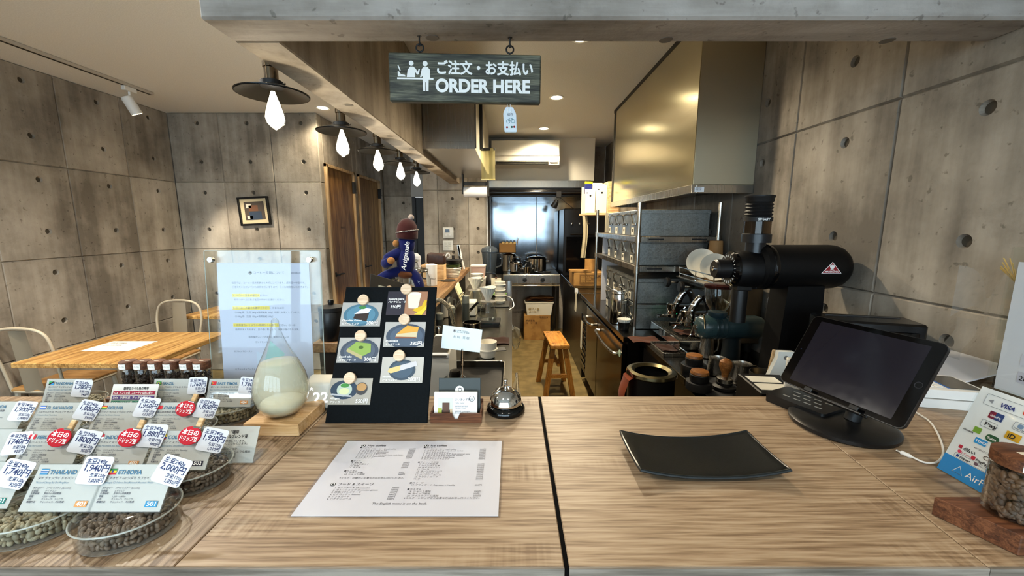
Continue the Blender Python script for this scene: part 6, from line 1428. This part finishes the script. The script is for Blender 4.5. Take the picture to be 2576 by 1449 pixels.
jrk = thing('jar_rack', 'dark wooden rack holding six small bean jars', 'rack', (0, 0, CT+.0005))
jx = [PY(px, 900, .87).x for px in (320, 357, 393, 431, 472, 506)]
obj('rack_base', box(B(), jx[0]-.03, jx[-1]+.06, .835, .905, 0, .011, .002), WALNUT, jrk)
fl_ = obj('rack_front', box(B(), jx[0]-.03, jx[-1]+.06, .835, .846, .011, .028, .002), WALNUT, jrk); obj('rack_back', box(B(), jx[0]-.03, jx[-1]+.06, .894, .905, .011, .028, .002), WALNUT, jrk)
JN = ('1st', '2nd', '3rd', '4th', '5th', '6th')
for k, x in enumerate(jx):
    jar('small glass jar of roasted beans, %s from the left in the dark rack' % JN[k], x, .87, CT+.0125, JR, JH, 'No.%d ロースト' % (k+1), 'roast sample jars in the rack')
    o = link('coffee_beans', jb, None, (x, .87, CT+.0125), (0, 0, k*1.1)); tag(o, 'dark roasted beans in the %s jar of the rack' % JN[k], 'coffee beans', 'roasted beans in the rack jars', 'stuff')
# ---------------------------------------------------------------- till side
# tablet on stand
TB = [Vector(v) for v in ((.696, .902, 1.293), (.756, .670, 1.294), (.676, .641, 1.148), (.616, .873, 1.147))]
ex = (TB[1]-TB[0]).normalized(); ez = (TB[0]-TB[3]).normalized(); ey = ez.cross(ex).normalized(); ez = ex.cross(ey).normalized()
Rm = Matrix((ex, ey, ez)).transposed().to_euler()
tbm = (TB[2]+TB[3])/2
tab = thing('tablet', 'black tablet with a dark screen standing on the till side of the counter', 'tablet', tbm, Rm)
b = B(); prism(b, rrect(.24, .1695, .012, 6), 0, .007, 'xz'); obj('case', b, flat('101012', .35), tab, (0, 0, .085), ang=30)
b = B(); prism(b, rrect(.2375, .167, .011, 6), -.0006, -.0001, 'xz'); obj('bezel_glass', b, flat('050506', .06), tab, (0, 0, .085), ang=30)
obj('screen', box(B(), -.0985, .0985, -.0009, -.0006, .011, .159), flat('1d1b22', .12), tab)
obj('home_button', lathe(B(), [(.006, -.0006), (.0062, -.0011), (.0052, -.0011), (.005, -.0006)], 24, (.109, 0, .085), axis='y', cap=False), flat('2a2a2e', .2), tab)
obj('front_camera', lathe(B(), [(.0015, -.0006), (.0012, -.0009), (0, -.0009)], 12, (-.109, 0, .085), axis='y'), flat('1a2038', .1), tab)
tst = thing('tablet_stand', 'black tablet stand with round base under the tablet', 'stand', (tbm.x+.035, tbm.y+.01, CT+.0005))
obj('round_base', lathe(B(), [(.088, 0), (.092, .003), (.092, .009), (.085, .013), (0, .014)], 44), BLACK, tst)
obj('neck', tube(B(), smooth_path([(.02, 0, .012), (.03, 0, .06), (.012, -.004, .11)]), [.014]*13, 14), BLACKM, tst)
up = ez*.06
cr2 = B(); box(cr2, -.06, .06, .0075, .013, -.004, .09, .002); box(cr2, -.06, .06, -.012, .0075, -.0045, -.0005, .001)
obj('cradle', cr2, BLACK, tst, tbm-tst.location, Rm)
for s in (-1, 1): obj('hook', box(B(), s*.045-.008, s*.045+.008, -.012, -.009, -.0005, .008, .001), BLACKM, tst, tbm-tst.location, Rm)
# black card reader with keypad slots
q = PZ(2010, 1005, CT+.02)
cr3 = thing('card_reader', 'flat black card reader with slotted top beside the tablet', 'card reader', (q.x+.012, q.y+.0, CT+.0005), (0, 0, -1.15))
b = B(); prism(b, rrect(.125, .085, .008, 4), 0, .02); obj('case', b, BLACK, cr3, ang=30)
for i in range(3):
    for k in range(4-i % 2): obj('slot', box(B(), -.035+.022*k+.01*(i % 2), -.021+.022*k+.01*(i % 2), -.02+.02*i, -.016+.02*i, .0201, .0206), flat('8a8a86', .4), cr3)
# cable
cbp = [(.80, .74, CT+.02), (.80, .705, CT+.004), (.80, .66, CT+.0025), (.775, .625, CT+.0025), (.735, .617, CT+.0025), (.705, .632, CT+.0025), (.69, .645, CT+.0025)]
p0, p1 = PZ(2340, 1060, CT+.003), PZ(2372, 1130, CT+.003)
cable_pts = [PZ(2300, 1035, CT+.004), PZ(2340, 1062, CT+.003), PZ(2365, 1105, CT+.003), PZ(2372, 1142, CT+.003), PZ(2355, 1163, CT+.003), PZ(2325, 1163, CT+.003), PZ(2295, 1150, CT+.003)]
cbt = thing('charging_cable', 'white charging cable curling on the counter in front of the tablet', 'cable')
obj('cord', tube(B(), smooth_path(cable_pts, 6), .0017, 8), WHITE, cbt)
d = (cable_pts[-1]-cable_pts[-2]).normalized(); e0 = cable_pts[-1]
obj('plug_body', tube(B(), [e0, e0+d*.004, e0+d*.016], [.002, .0036, .0036], 10), WHITE, cbt); obj('plug_tip', tube(B(), [e0+d*.016, e0+d*.023], .0022, 8), flat('c9c9c4', .3, .8), cbt)
# white payment terminals
for k, (z, lab, w, d_) in enumerate(((CT+.0005, 'lower white payment terminal base by the wall', .115, .14), (CT+.0225, 'upper white payment terminal with coloured keys by the wall', .11, .135))):
    t = thing('payment_terminal', lab, 'card terminal', (1.0+.005*k, .895, z), (0, 0, -.22), group='white payment terminals')
    b = B(); prism(b, rrect(d_, w, .012, 5), 0, .02); obj('case', b, flat('e3e2de', .4), t, ang=30)
    if k:
        obj('display', box(B(), .0, .06, -.04, .045, .0202, .0212, .001), flat('4a4a48', .2), t)
        for i in range(3):
            for j in range(4):
                col = 'e8e8e4' if j < 3 else ('c0303c', 'd8b030', '2f9a5c')[i]
                obj('key', box(B(), -.06+.017*i, -.047+.017*i, -.04+.021*j, -.024+.021*j, .0202, .0222, .001), flat(col, .5), t)
        obj('status_strip', box(B(), -.005, -.001, -.04, .045, .0202, .021), flat('3a6ab0', .5), t)
    else: obj('rubber_foot', box(B(), -.06, .06, -.045, .045, -.0004, .0005), BLACKM, t)
tag(obj('paper_pad', box(B(), 0, .19, -.08, .08, 0, .004, .0005), flat('d6d6da', .7), None, (1.075, 1.025, CT+.002), (0, -.27, 0)), 'blank white sheet leaning against the right wall', 'paper')
# card brand sign (leans back, faces left)
SL = Vector((.725, .621, CT+.001)); lean_ = math.atan2(.05, .145)
ap = thing('payment_sign', 'white acrylic stand listing accepted payment brands above a blue band', 'sign', SL, (-lean_, 0, -PI/2))
SWD, SHT2 = .135, .155
obj('print', box(B(), 0, SWD, -.0008, 0, 0, SHT2), flat('eff0ee', .35), ap); obj('blue_band', box(B(), 0, SWD, -.0012, -.0008, 0, .03), flat('1788cf', .35), ap)
b = B(); prism(b, rrect(SWD+.004, SHT2+.008, .003, 4, SWD/2, SHT2/2+.002), -.0026, -.0016, 'xz'); obj('front_sheet', b, pane('sign_acrylic', (.98, .99, .99), .03, refl=1.35), ap, ang=20)
b = B(); prism(b, rrect(SWD+.004, SHT2+.008, .003, 4, SWD/2, SHT2/2+.002), .0004, .0024, 'xz'); obj('rear_sheet', b, CLEAR, ap, ang=20); obj('foot', box(B(), 0, SWD, .001, .06, -.001, .001), CLEAR, ap, rot=(lean_, 0, 0))
AY = -.0014
def at_(s, x, z, size, col, bold=.02, **k): text(ap, s, (x, AY-.0003, z), size, flat(col, .6), bold=bold, **k)
def ab(x0, x1, z0, z1, col, r=.001): b = B(); prism(b, rrect(x1-x0, z1-z0, r, 3, (x0+x1)/2, (z0+z1)/2), AY-.0002, AY, 'xz'); obj('brand_patch', b, flat(col, .5), ap, smooth=False)
def ad(x, z, r, col, d=0): obj('brand_disc', lathe(B(), [(0, AY-.0003-d), (r, AY-.0003-d), (r, AY)], 20, (x, 0, z), axis='y'), flat(col, .5), ap)
def aframe(x0, x1, z0, z1): obj('brand_frame', tube(B(), [(a, AY, c) for a, c in rrect(x1-x0, z1-z0, .002, 3, (x0+x1)/2, (z0+z1)/2)], .0003, 4, closed=True), flat('8a8c90', .6), ap)
aframe(.012, .13, .129, .147); at_('◀', .017, .1345, .007, '8a8c90'); at_('VISA', .032, .1335, .0095, '1a2a72', .03, italic=.2)
ad(.066, .138, .0055, 'd8301c'); ad(.0735, .138, .0055, 'e8923c', .0002); ab(.087, .0915, .1325, .144, '1c2e7a'); ab(.092, .0965, .1325, .144, 'a01c34'); ab(.097, .1015, .1325, .144, '2f6a3c'); at_('JCB', .0875, .1355, .0062, 'f4f4f0'); ab(.114, .13, .132, .144, '1f6fb8'); at_('AMEX', .115, .135, .0065, 'f4f4f0', width=.013)
ab(.026, .044, .111, .123, '24407a'); ab(.026, .034, .111, .123, 'a82438', .0005); at_('UnionPay', .028, .1145, .005, 'f4f4f0', width=.014); aframe(.058, .074, .109, .121); ad(.066, .116, .0035, '6f8aa8'); at_('Diners Club', .0595, .1105, .003, '4a5a6a', width=.013); aframe(.09, .11, .108, .12); at_('DISCOVER', .0915, .112, .0045, '1a1a1e', width=.017); ab(.1, .109, .1085, .1105, 'd8622c', .0003)
aframe(.022, .042, .095, .106); at_(' Pay', .023, .098, .008, '1a1a1e', width=.017); ab(.055, .073, .092, .104, 'd8a418'); at_('iD', .058, .0945, .0095, '1a1a1e', .03); ad(.092, .097, .0065, '1f3a8a'); ad(.092, .097, .0035, 'eff0ee', .0002); at_('+', .1, .0935, .009, '1f3a8a', .03); at_('QUICPay', .087, .087, .0036, '3a3a4a')
ab(.018, .028, .081, .0905, '7aa832', .0005); at_('manaca', .006, .078, .0048, '2a2a2e'); ab(.036, .053, .077, .088, '1f5a34', .005); at_('Suica', .038, .0805, .0058, 'f4f4f0'); ab(.062, .081, .073, .084, 'd0286a'); at_('PASMO', .0635, .0765, .0055, 'f4f4f0'); ab(.026, .042, .066, .0755, '1f94d8'); at_('TOICA', .0275, .069, .005, 'f4f4f0'); at_('ICOCA', .088, .074, .0065, '1f7ab8', .03); ab(.05, .066, .061, .07, 'b8283c', .004); at_('nimoca', .0515, .064, .0045, 'f4f4f0'); at_('SUGOCA', .072, .064, .0055, '2a8a9a')
at_('※PiTaPaはご利用いただけません', .03, .0575, .0035, '6a6a70', 0)
ab(.012, .017, .0475, .053, 'c02038'); at_('d払い', .019, .0475, .0068, '1a1a1e'); at_('Coin+', .046, .048, .0088, '6a5a52'); ab(.033, .0385, .0395, .0455, 'c02038'); at_('PayPay', .04, .04, .0062, '2a2a2e'); ad(.0165, .0425, .0028, 'd03a5a'); at_('J-Coin', .02, .0405, .0048, 'c03a5a', 0); at_('au PAY', .063, .0405, .0068, 'c0502c', .02, italic=.15)
ab(.04, .045, .0335, .038, '8a6a7a'); at_('Smart Code', .046, .0345, .0035, '3a3a4a', 0); ad(.06, .036, .003, '1f7a4c'); at_('WeChat Pay', .064, .0345, .004, '3a3a4a', 0); aframe(.012, .13, .031, .0385); ab(.015, .0185, .0325, .037, '2a4a9a'); at_('Alipay+', .02, .0328, .0052, '1a1a1e')
tri = B(); tube(tri, [(.020, AY, .0085), (.034, AY, .0085), (.027, AY, .0205)], .0008, 6, closed=True); obj('triangle_logo', tri, FONTW, ap); text(ap, 'AirPAY', (.038, AY-.0003, .009), .0145, FONTW, bold=.0)
# tall acrylic notice by the wall
tn = thing('price_notice', 'tall clear stand with a pale price sheet at the right edge', 'notice', (1.135, .90, CT+.001), (0, 0, -PI/2))
obj('paper', box(B(), .012, .222, 0, .001, .03, .327), flat('dcdfea', .7), tn); b = B(); prism(b, rrect(.24, .36, .004, 4, .118, .18), -.004, -.001, 'xz'); obj('front_sheet', b, CLEAR, tn, ang=20); b = B(); prism(b, rrect(.24, .36, .004, 4, .118, .18), .002, .005, 'xz'); obj('rear_sheet', b, CLEAR, tn, ang=20)
obj('foot', box(B(), .03, .2, -.03, .03, 0, .003, .001), CLEAR, tn)
obj('grey_row', box(B(), .05, .21, -.0012, -.0006, .06, .085), flat('b9bccb', .6), tn); obj('grey_row', box(B(), .05, .21, -.0012, -.0006, .1, .125), flat('c6c9d6', .6), tn); text(tn, '28', (.053, -.0016, .066), .016, INKB)
bf2 = thing('leaning_frame', 'dark-framed cream board standing behind the tall notice', 'frame', (1.225, .965, CT+.001), (0, math.radians(4), -PI/2+.1))
obj('board', box(B(), .01, .06, .001, .005, .01, .13), flat('c9bd98', .6), bf2)
for (a, b_, c_, d_) in ((0, .07, 0, .01), (0, .07, .13, .14), (0, .01, .01, .13), (.06, .07, .01, .13)): obj('frame_bar', box(B(), a, b_, 0, .012, c_, d_, .001), BLACKM, bf2)
ff = thing('sheer_ribbon', 'sheer white organza bow hanging by the right wall', 'ribbon', (1.225, 1.0, 1.33))
rb = grid(B(), 12, 8, lambda u, v: (.02*math.sin(u*5), .02-.13*(u-.5), -.04+.13*(v-.3)*(.3+1.6*abs(u-.5))+.02*math.sin(u*7)))
obj('loop', rb, pane('organza', (.93, .93, .93), .3, haze=.14, hazecol='c9c9c4'), ff); obj('tail', grid(B(), 6, 10, lambda u, v: (.01*math.sin(v*6), .02+.05*u+.02*v, -.08-.12*v), 0), bpy.data.materials['organza'], ff)
st_ = B(); rnd = random.Random(5)
for k in range(26): a = rnd.uniform(0, 2*PI); tube(st_, [(0, -.045, .03), (.03*math.cos(a), -.045+.03*math.sin(a), .06+rnd.uniform(0, .03))], .0012, 5)
o = obj('dried_flowers', st_, flat('c9a860', .8), ff); o['kind'] = 'stuff'
# bean jar on a wooden block, right corner
jb_ = PZ(2440, 1268, CT+.045)
bl2 = thing('jar_block', 'walnut block with a black label holding the large bean jar', 'stand', (.655, .4665, CT+.0005), (0, 0, .0))
poly = [(-.055, .045), (-.022, -.028), (.1, -.028), (.1, .045)]
b = B(); prism(b, poly, 0, .028); bmesh.ops.bevel(b, geom=list(b.edges), offset=.001, segments=1, affect='EDGES'); obj('block', b, WALNUT, bl2, ang=20)
obj('label_plate', box(B(), -.005, .06, -.0285, -.028, .005, .02), flat('14110f', .4), bl2); text(bl2, '酸味強', (.005, -.029, .0135), .006, flat('cfc6b4', .6)); text(bl2, 'Strong acidity', (.0, -.029, .0075), .0058, flat('cfc6b4', .6))
RJ, HJ = .0295, .078
jar('large glass jar of pale roasted beans on the walnut block', .668, .476, CT+.0295, RJ, HJ, 'シナモンロースト Cinnamon', None)
o = link('coffee_beans', jarbeans(RJ, HJ, 460, .0043, 9, beancol('light_roast_beans', '3c281a', '6b4c34')), None, (.668, .476, CT+.0295)); tag(o, 'brown coffee beans inside the large jar on the walnut block', 'coffee beans', None, 'stuff')
# behind the till
pr_ = thing('receipt_printer', 'black receipt printer box standing behind the tablet', 'printer', (1.125, 1.235, BT+.001), (0, 0, -.3))
obj('case', box(B(), -.13, .13, -.06, .06, 0, .355, .006), flat('08080a', .25), pr_); obj('top_slot', box(B(), -.1, .1, .02, .026, .3555, .357), flat('2a2a2c', .3), pr_); obj('front_panel', box(B(), -.11, .11, -.0615, -.06, .2, .33, .002), GLOSSB, pr_)
dtb = thing('slip_tray', 'flat black box with white printed slips on top behind the counter', 'box', (.728, 1.05, BT+.21), (0, 0, -.12))
obj('box', box(B(), -.06, .06, -.06, .085, -.209, .0, .003), BLACK, dtb)
for k in range(2): obj('paper_slip', box(B(), -.05, .03, -.04+.055*k, .005+.055*k, .0002, .0012), flat('dcd9cc', .7), dtb)
ob3 = thing('white_spatula', 'white tapering plastic bench scraper with a hole standing behind the till', 'scraper', (.885, 1.24, BT+.001), (0, 0, -.1))
b = B(); prism(b, [(-.06, .0), (.06, .0), (.055, .14), (.026, .22), (.024, .245), (-.024, .245), (-.026, .22), (-.055, .14)], -.009, .009, 'xz'); obj('blade', b, flat('d6d9d4', .4), ob3, ang=30); obj('hang_hole', lathe(B(), [(0, -.0098), (.007, -.0098), (.007, -.009)], 16, (0, 0, .225), axis='y'), flat('6a6a68', .5), ob3)
wbx2 = thing('white_card_box', 'small white cardboard box standing upright beside the tablet', 'box', (.725, .955, CT-.0595), (0, 0, -.5))
obj('carton', box(B(), -.03, .03, -.012, .012, .06, .135, .002), flat('dad9d0', .5), wbx2); obj('top_flap', box(B(), -.026, .026, -.009, .009, .1352, .1358), flat('c9c8c0', .5), wbx2); obj('side_print', box(B(), -.02, .02, -.0125, -.012, .09, .1), flat('c6c6be', .5), wbx2)
# ---------------------------------------------------------------- order sign
os_ = thing('order_sign', 'dark wooden hanging sign reading ORDER HERE with white pictogram', 'sign', (-.124, 1.128, 1.882), (0, math.radians(.6), math.radians(1.0)))
obj('board', box(B(), -.2, .2, -.006, .014, -.0605, .0605, .003), SIGNW, os_)
for px in (1055, 1282):
    x = PY(px, 120, 1.128).x+.124
    hk = B(); tube(hk, [(x, .004, .06), (x, .004, .066)], .0018, 8); tube(hk, [(x+.0095*math.sin(2*PI*i/20), .004, .0755-.0095*math.cos(2*PI*i/20)) for i in range(20)], .0022, 8, closed=True); obj('eye_screw', hk, BLACKM, os_)
    sc_ = B(); tube(sc_, smooth_path([(x-.002, -.001, .078), (x+.004, .0, .082), (x, .002, .087), (x, .0, .1), (x, .0, .1025)]), .002, 8); lathe(sc_, [(.006, .1015), (.006, .1029), (0, .1029)], 14, (x, 0, 0)); obj('ceiling_hook', sc_, BLACKM, os_)
WS = flat('f3f4f2', .5); SY = -.0066
text(os_, 'ご注文・お支払い', (-.077, SY, .0115), .036, WS, width=.25, heavy=.0011); text(os_, 'ORDER HERE', (-.078, SY, -.0345), .0445, WS, bold=.04, width=.25)
def sp_(name, poly): b = B(); prism(b, poly, SY-(.0003 if 'customer' in name else 0), SY+.0006, 'xz'); obj(name, b, WS, os_, smooth=False)
circ = lambda cx, cz, r: [(cx+r*math.cos(2*PI*i/20), cz+r*math.sin(2*PI*i/20)) for i in range(20)]
sp_('counter_line', [(-.178, -.0055), (-.083, -.0055), (-.083, -.0015), (-.178, -.0015)])
sp_('clerk_head', circ(-.14, .034, .0062)); sp_('clerk_body', [(-.153, .0), (-.15, .017), (-.143, .026), (-.135, .026), (-.129, .021), (-.124, .013), (-.121, .021), (-.118, .02), (-.121, .007), (-.126, .006), (-.130, .013), (-.131, .0)])
sp_('customer_head', circ(-.104, .0335, .0066)); sp_('customer_body', [(-.118, -.0), (-.113, .02), (-.109, .0255), (-.098, .0255), (-.092, .019), (-.0915, -.004), (-.0955, -.006), (-.0965, -.034), (-.1025, -.034), (-.103, -.012), (-.1045, -.012), (-.105, -.034), (-.1105, -.034), (-.1115, -.004), (-.111, .004), (-.1145, .0)])
sp_('till', [(-.176, .001), (-.176, .014), (-.172, .013), (-.168, .007), (-.157, .005), (-.156, .001)]); sp_('till_screen', [(-.176, .028), (-.1735, .0285), (-.168, .016), (-.171, .0155)])
oc_ = thing('hanging_charm', 'small white fabric charm with a bicycle hanging below the sign', 'charm', (PY(1285, 300, 1.135).x, 1.135, PY(1285, 332, 1.135).z), (0, math.radians(-5), .1))
ch_ = B(); prism(ch_, [(-.017, .0), (.016, -.002), (.0185, .045), (.011, .063), (-.009, .064), (-.0165, .048)], -.003, .003, 'xz'); bmesh.ops.bevel(ch_, geom=list(ch_.edges), offset=.0015, segments=2, affect='EDGES'); obj('pouch', ch_, fabric('charm_fabric', 'd9e4ec'), oc_)
obj('cord', tube(B(), [(-.004, 0, .06), (-.003, 0, .075)], .0008, 6), WINK, oc_); obj('cord', tube(B(), [(.005, 0, .06), (.004, 0, .075)], .0008, 6), WINK, oc_)
obj('knot', tube(B(), [(.001+.005*math.sin(2*PI*i/14), -.0035, .055+.006*math.cos(2*PI*i/14)) for i in range(14)], .001, 6, closed=True), WINK, oc_)
for x in (-.005, .008): obj('wheel', tube(B(), [(x+.0048*math.cos(2*PI*i/16), -.0034, .027+.0048*math.sin(2*PI*i/16)) for i in range(16)], .0005, 4, closed=True), flat('2f7a86', .6), oc_)
fr2 = B(); tube(fr2, [(-.005, -.0034, .027), (-.002, -.0034, .035), (.006, -.0034, .035), (.008, -.0034, .027)], .0005, 4); tube(fr2, [(-.002, -.0034, .035), (.001, -.0034, .027), (.006, -.0034, .035)], .0005, 4); obj('bicycle_frame', fr2, flat('2f7a86', .6), oc_)
text(oc_, '御守', (-.006, -.0034, .041), .008, INK, width=.016)
for k, col in enumerate(('8a1c24', 'e8e4d8', '2a5a4c', '8a1c24')): obj('woven_spot', lathe(B(), [(0, -.0036), (.0028, -.0036), (.0028, -.003)], 14, (-.0095+.0065*k, 0, .012), axis='y'), flat(col, .7), oc_)
# ---------------------------------------------------------------- ledge things seen over the menu board
LZ = 1.051
gj = [(975, 2.1, .075, .16, 'big round glass jar with clip lid under the plush doll'), (1055, 2.45, .07, .17, 'tall clear glass jar beside the plush doll'), (1020, 2.75, .06, .2, 'slim clear glass bottle behind the plush doll')]
for px, y, r, h, lab in gj:
    x = max(-.70, PY(px, 700, y).x); t = thing('glass_jar', lab, 'jar', (x, y, LZ), group='glass jars on the ledge')
    obj('glass', lathe(B(), [(r*.85, 0), (r, .01), (r, h*.7), (r*.75, h*.88), (r*.75, h)], 32, cap=False), GLASS, t); obj('glass_lid', lathe(B(), [(r*.8, h), (r*.82, h+.006), (r*.5, h+.016), (0, h+.018)], 28), GLASS, t)
    obj('lid_ring', lathe(B(), [(r*.77, h-.01), (r*.8, h-.006), (r*.8, h), (r*.77, h+.002)], 28, cap=False), CHROME, t); obj('bottom', lathe(B(), [(0, .003), (r*.85, 0)], 28, cap=False), GLASS, t)
BLUEF = fabric('royal_blue_fabric', '0a144c'); HATF = fabric('maroon_knit', '3a1614'); FURF = fabric('tan_plush', '9a6a38', scale=120)
pd = thing('plush_doll', 'plush doll in a blue suit and maroon bobble hat sitting on the glass jars', 'plush doll', (PY(1020, 690, 2.1).x, 2.1, PY(1020, 692, 2.1).z), (0, .08, 0))
bdy = B(); blob(bdy, (0, 0, .075), (.05, .042, .085)); blob(bdy, (0, 0, .165), (.045, .038, .062)); tube(bdy, smooth_path([(-.03, 0, .12), (-.08, -.03, .085), (-.09, -.06, .06), (-.06, -.08, .075)]), [.03]*8+[.024]*10+[.02], 12); tube(bdy, smooth_path([(.02, .02, .02), (.06, 0, -.01), (.085, -.01, -.07), (.095, -.02, -.13)]), [.026]*12+[.02]*6+[.018], 12); tube(bdy, smooth_path([(-.03, -.01, .02), (-.08, -.03, .0), (-.12, -.05, -.03), (-.15, -.06, -.06)]), [.028]*12+[.022]*7, 12)
obj('body', bdy, BLUEF, pd, ang=80)
obj('head', blob(B(), (-.006, -.004, .222), (.042, .042, .036)), FURF, pd, ang=80); obj('muzzle', blob(B(), (-.05, -.02, .165), (.017, .019, .019)), FURF, pd, ang=80); obj('paw', blob(B(), (-.055, -.085, .08), (.02, .018, .018)), FURF, pd, ang=80)
obj('seat_patch', blob(B(), (.0, -.012, .005), (.042, .036, .022)), fabric('brown_plush', '5a3218'), pd, ang=80)
ht = obj('bobble_hat', lathe(B(), [(.05, .192), (.055, .198), (.055, .232), (.049, .262), (.031, .288), (.01, .298), (0, .299)], 28), HATF, pd, ang=80)
obj('bobble', blob(B(), (.018, 0, .305), (.015, .015, .015)), fabric('cream_bobble', 'a8968a', scale=120), ht, ang=80); obj('hat_cord', tube(B(), [(.056*math.cos(a), .057*math.sin(a), .232+.012*math.cos(a)) for a in [i*2*PI/30 for i in range(30)]], .003, 6, closed=True), speck('twisted_cord', '2a1614', 'c9c2b8', 160, .8), ht)
text(pd, 'Artigianale', (.012, -.047, .03), .035, WINK, (PI/2, -PI/2+.1, 0), bold=.01, italic=.2, width=.15); text(pd, 'Artigianale', (.068, -.03, -.02), .02, flat('9fb0d0', .7), (PI/2, 1.25, 0), italic=.2, width=.09)
bb = thing('small_menu_board', 'second black menu board seen edge-on behind the first', 'menu board', (-.52, 1.62, LZ+.036), (0, math.radians(20), .9))
obj('board', box(B(), -.1, .1, 0, .004, 0, .2, .001), BLACKM, bb, rot=(-.3, 0, 0)); cdb = obj('photo_card', box(B(), -.06, .03, -.0012, -.0004, .1, .16), flat('b9b7a8', .5), bb, rot=(-.3, 0, 0)); obj('wood_magnet', lathe(B(), [(.012, 0), (.012, -.009), (0, -.009)], 24, (-.01, -.002, .155), axis='y'), BEECH, bb, rot=(-.3, 0, 0))
bkc = thing('black_canister', 'black coffee canister with knobbed lid on the near end of the ledge', 'canister', (-.715, 1.54, LZ))
obj('can', lathe(B(), [(.045, 0), (.047, .004), (.047, .11), (.044, .115), (0, .115)], 30), BLACK, bkc); cl_ = obj('lid', lathe(B(), [(.048, .115), (.048, .13), (.02, .138), (0, .138)], 30), BLACKM, bkc); obj('knob', lathe(B(), [(.009, .137), (.012, .15), (.01, .158), (0, .159)], 16), BLACK, cl_)
wbl = [(1145, 698, .056, .075, 'ribbed white bowl stack on the wooden ledge')]
x, y = -.515, 3.42
bo = thing('ribbed_bowl', 'ribbed white bowl on the ledge holding green and black plates', 'bowl', (x, y, LZ))
pr2 = [(.05, 0)]
for k in range(6): pr2 += [(.055+.004*k, .008+.013*k), (.058+.004*k, .014+.013*k), (.056+.004*k, .018+.013*k)]
obj('bowl', lathe(B(), pr2+[(.07, .085), (.045, .004), (0, .004)], 36, cap=False), CERAM, bo); obj('foot_ring', lathe(B(), [(.048, -.0005), (.05, .002), (.046, .002)], 30, cap=False), CERAM, bo)
for k in range(2): tag(obj('green_plate', lathe(B(), [(.04, .0), (.068, .008), (.07, .012), (.04, .006), (0, .005)], 30, (x+.002, y, LZ+.088+.012*k)), flat('56702c', .4)), '%s green plate on the ribbed bowl' % ('lower', 'upper')[k], 'plate', 'plates stacked on the ribbed bowl')
for k in range(4): tag(obj('black_plate', lathe(B(), [(.04, .0), (.066+.003*k, .008), (.07+.003*k, .012), (.04, .005), (0, .004)], 30, (x+.004+.004*k, y, LZ+.113+.009*k)), flat('101216', .35)), 'black plate on the ribbed bowl, %s of four' % ('lowest', 'second', 'third', 'topmost')[k], 'plate', 'plates stacked on the ribbed bowl')
tag(obj('black_coaster', lathe(B(), [(.06, 0), (.062, .003), (.06, .006), (0, .006)], 30, (-.52, 3.2, LZ)), BLACKM), 'black round coaster lying on the ledge', 'coaster')
tmb = thing('white_tumbler', 'tall white travel cup with a handle on the ledge', 'tumbler', (-.60, 2.95, LZ)); obj('cup', lathe(B(), [(.036, 0), (.038, .004), (.042, .15), (.043, .156), (.02, .162), (0, .162)], 28), WHITE, tmb); obj('handle', tube(B(), smooth_path([(-.04, 0, .13), (-.07, 0, .12), (-.07, 0, .06), (-.038, 0, .05)]), .006, 8), BLACKM, tmb); text(tmb, 'Paul', (.0, -.0425, .05), .02, INKB, italic=.2)
for k, (x2, y2, h2, lab) in enumerate(((-.72, 2.95, .2, 'frosted plastic cup stack standing behind the doll'),)):
    pcs = thing('plastic_cups', lab, 'cups', (x2, y2, LZ)); obj('cup_stack', lathe(B(), [(.03, 0), (.042, h2), (.04, h2), (.028, .003)], 28, cap=False), pane('frosted_cups', (.9, .9, .9), .3, haze=.55, hazecol='cfd0d6'), pcs); obj('domed_lid', lathe(B(), [(.043, h2), (.04, h2+.02), (.02, h2+.04), (0, h2+.043)], 28), pane('cup_lid', (.9, .9, .9), .2, haze=.5, hazecol='d6d7dc'), pcs)
brn = thing('leather_pouch', 'dark brown leather pouch on a wooden box on the ledge', 'pouch', (-.62, 3.25, LZ+.13)); obj('pouch', box(B(), -.075, .075, -.05, .05, 0, .09, .02, 3), speck('dark_leather', '24110c', '321a12', 60, .5), brn, rot=(0, .08, 0)); obj('strap', tube(B(), smooth_path([(.07, -.02, .05), (.1, -.02, .09), (.11, 0, .06), (.07, .02, .04)]), .006, 6), WHITE, brn)
wbo = thing('wooden_caddy', 'pale wooden box under the brown pouch on the ledge', 'box', (-.64, 3.25, LZ)); obj('box', box(B(), -.09, .09, -.06, .06, 0, .128, .003), PALEW, wbo); obj('lid_edge', box(B(), -.092, .092, -.062, .062, .118, .1285, .001), PALEW, wbo)
for k, (px, lab) in enumerate(((1172, 'black-handled knife standing in the pot on the ledge'), (1180, 'long white spatula standing in the pot on the ledge'))):
    t = thing('kitchen_tool', lab, 'utensil', (-.49+.03*k, 3.85, LZ), (0, -.12-.1*k, 0)); obj('handle', box(B(), -.008, .008, -.008, .008, .02, .15, .003), BLACK if k == 0 else WHITE, t); obj('blade', box(B(), -.012, .012, -.001, .001, .15, .26, .001), SS if k == 0 else WHITE, t)
dk = thing('dark_bottle', 'dark sauce bottle standing on the ledge', 'bottle', (-.55, 3.72, LZ)); obj('bottle', lathe(B(), [(.028, 0), (.03, .004), (.03, .09), (.012, .13), (.012, .15), (0, .15)], 24), flat('15120e', .15), dk); obj('cap', lathe(B(), [(.013, .145), (.013, .165), (0, .165)], 18), BLACKM, dk); obj('label', lathe(B(), [(.0304, .02), (.0304, .075)], 24, cap=False), flat('4a4a3c', .6), dk)

bpy.data.scenes.remove(_ts)
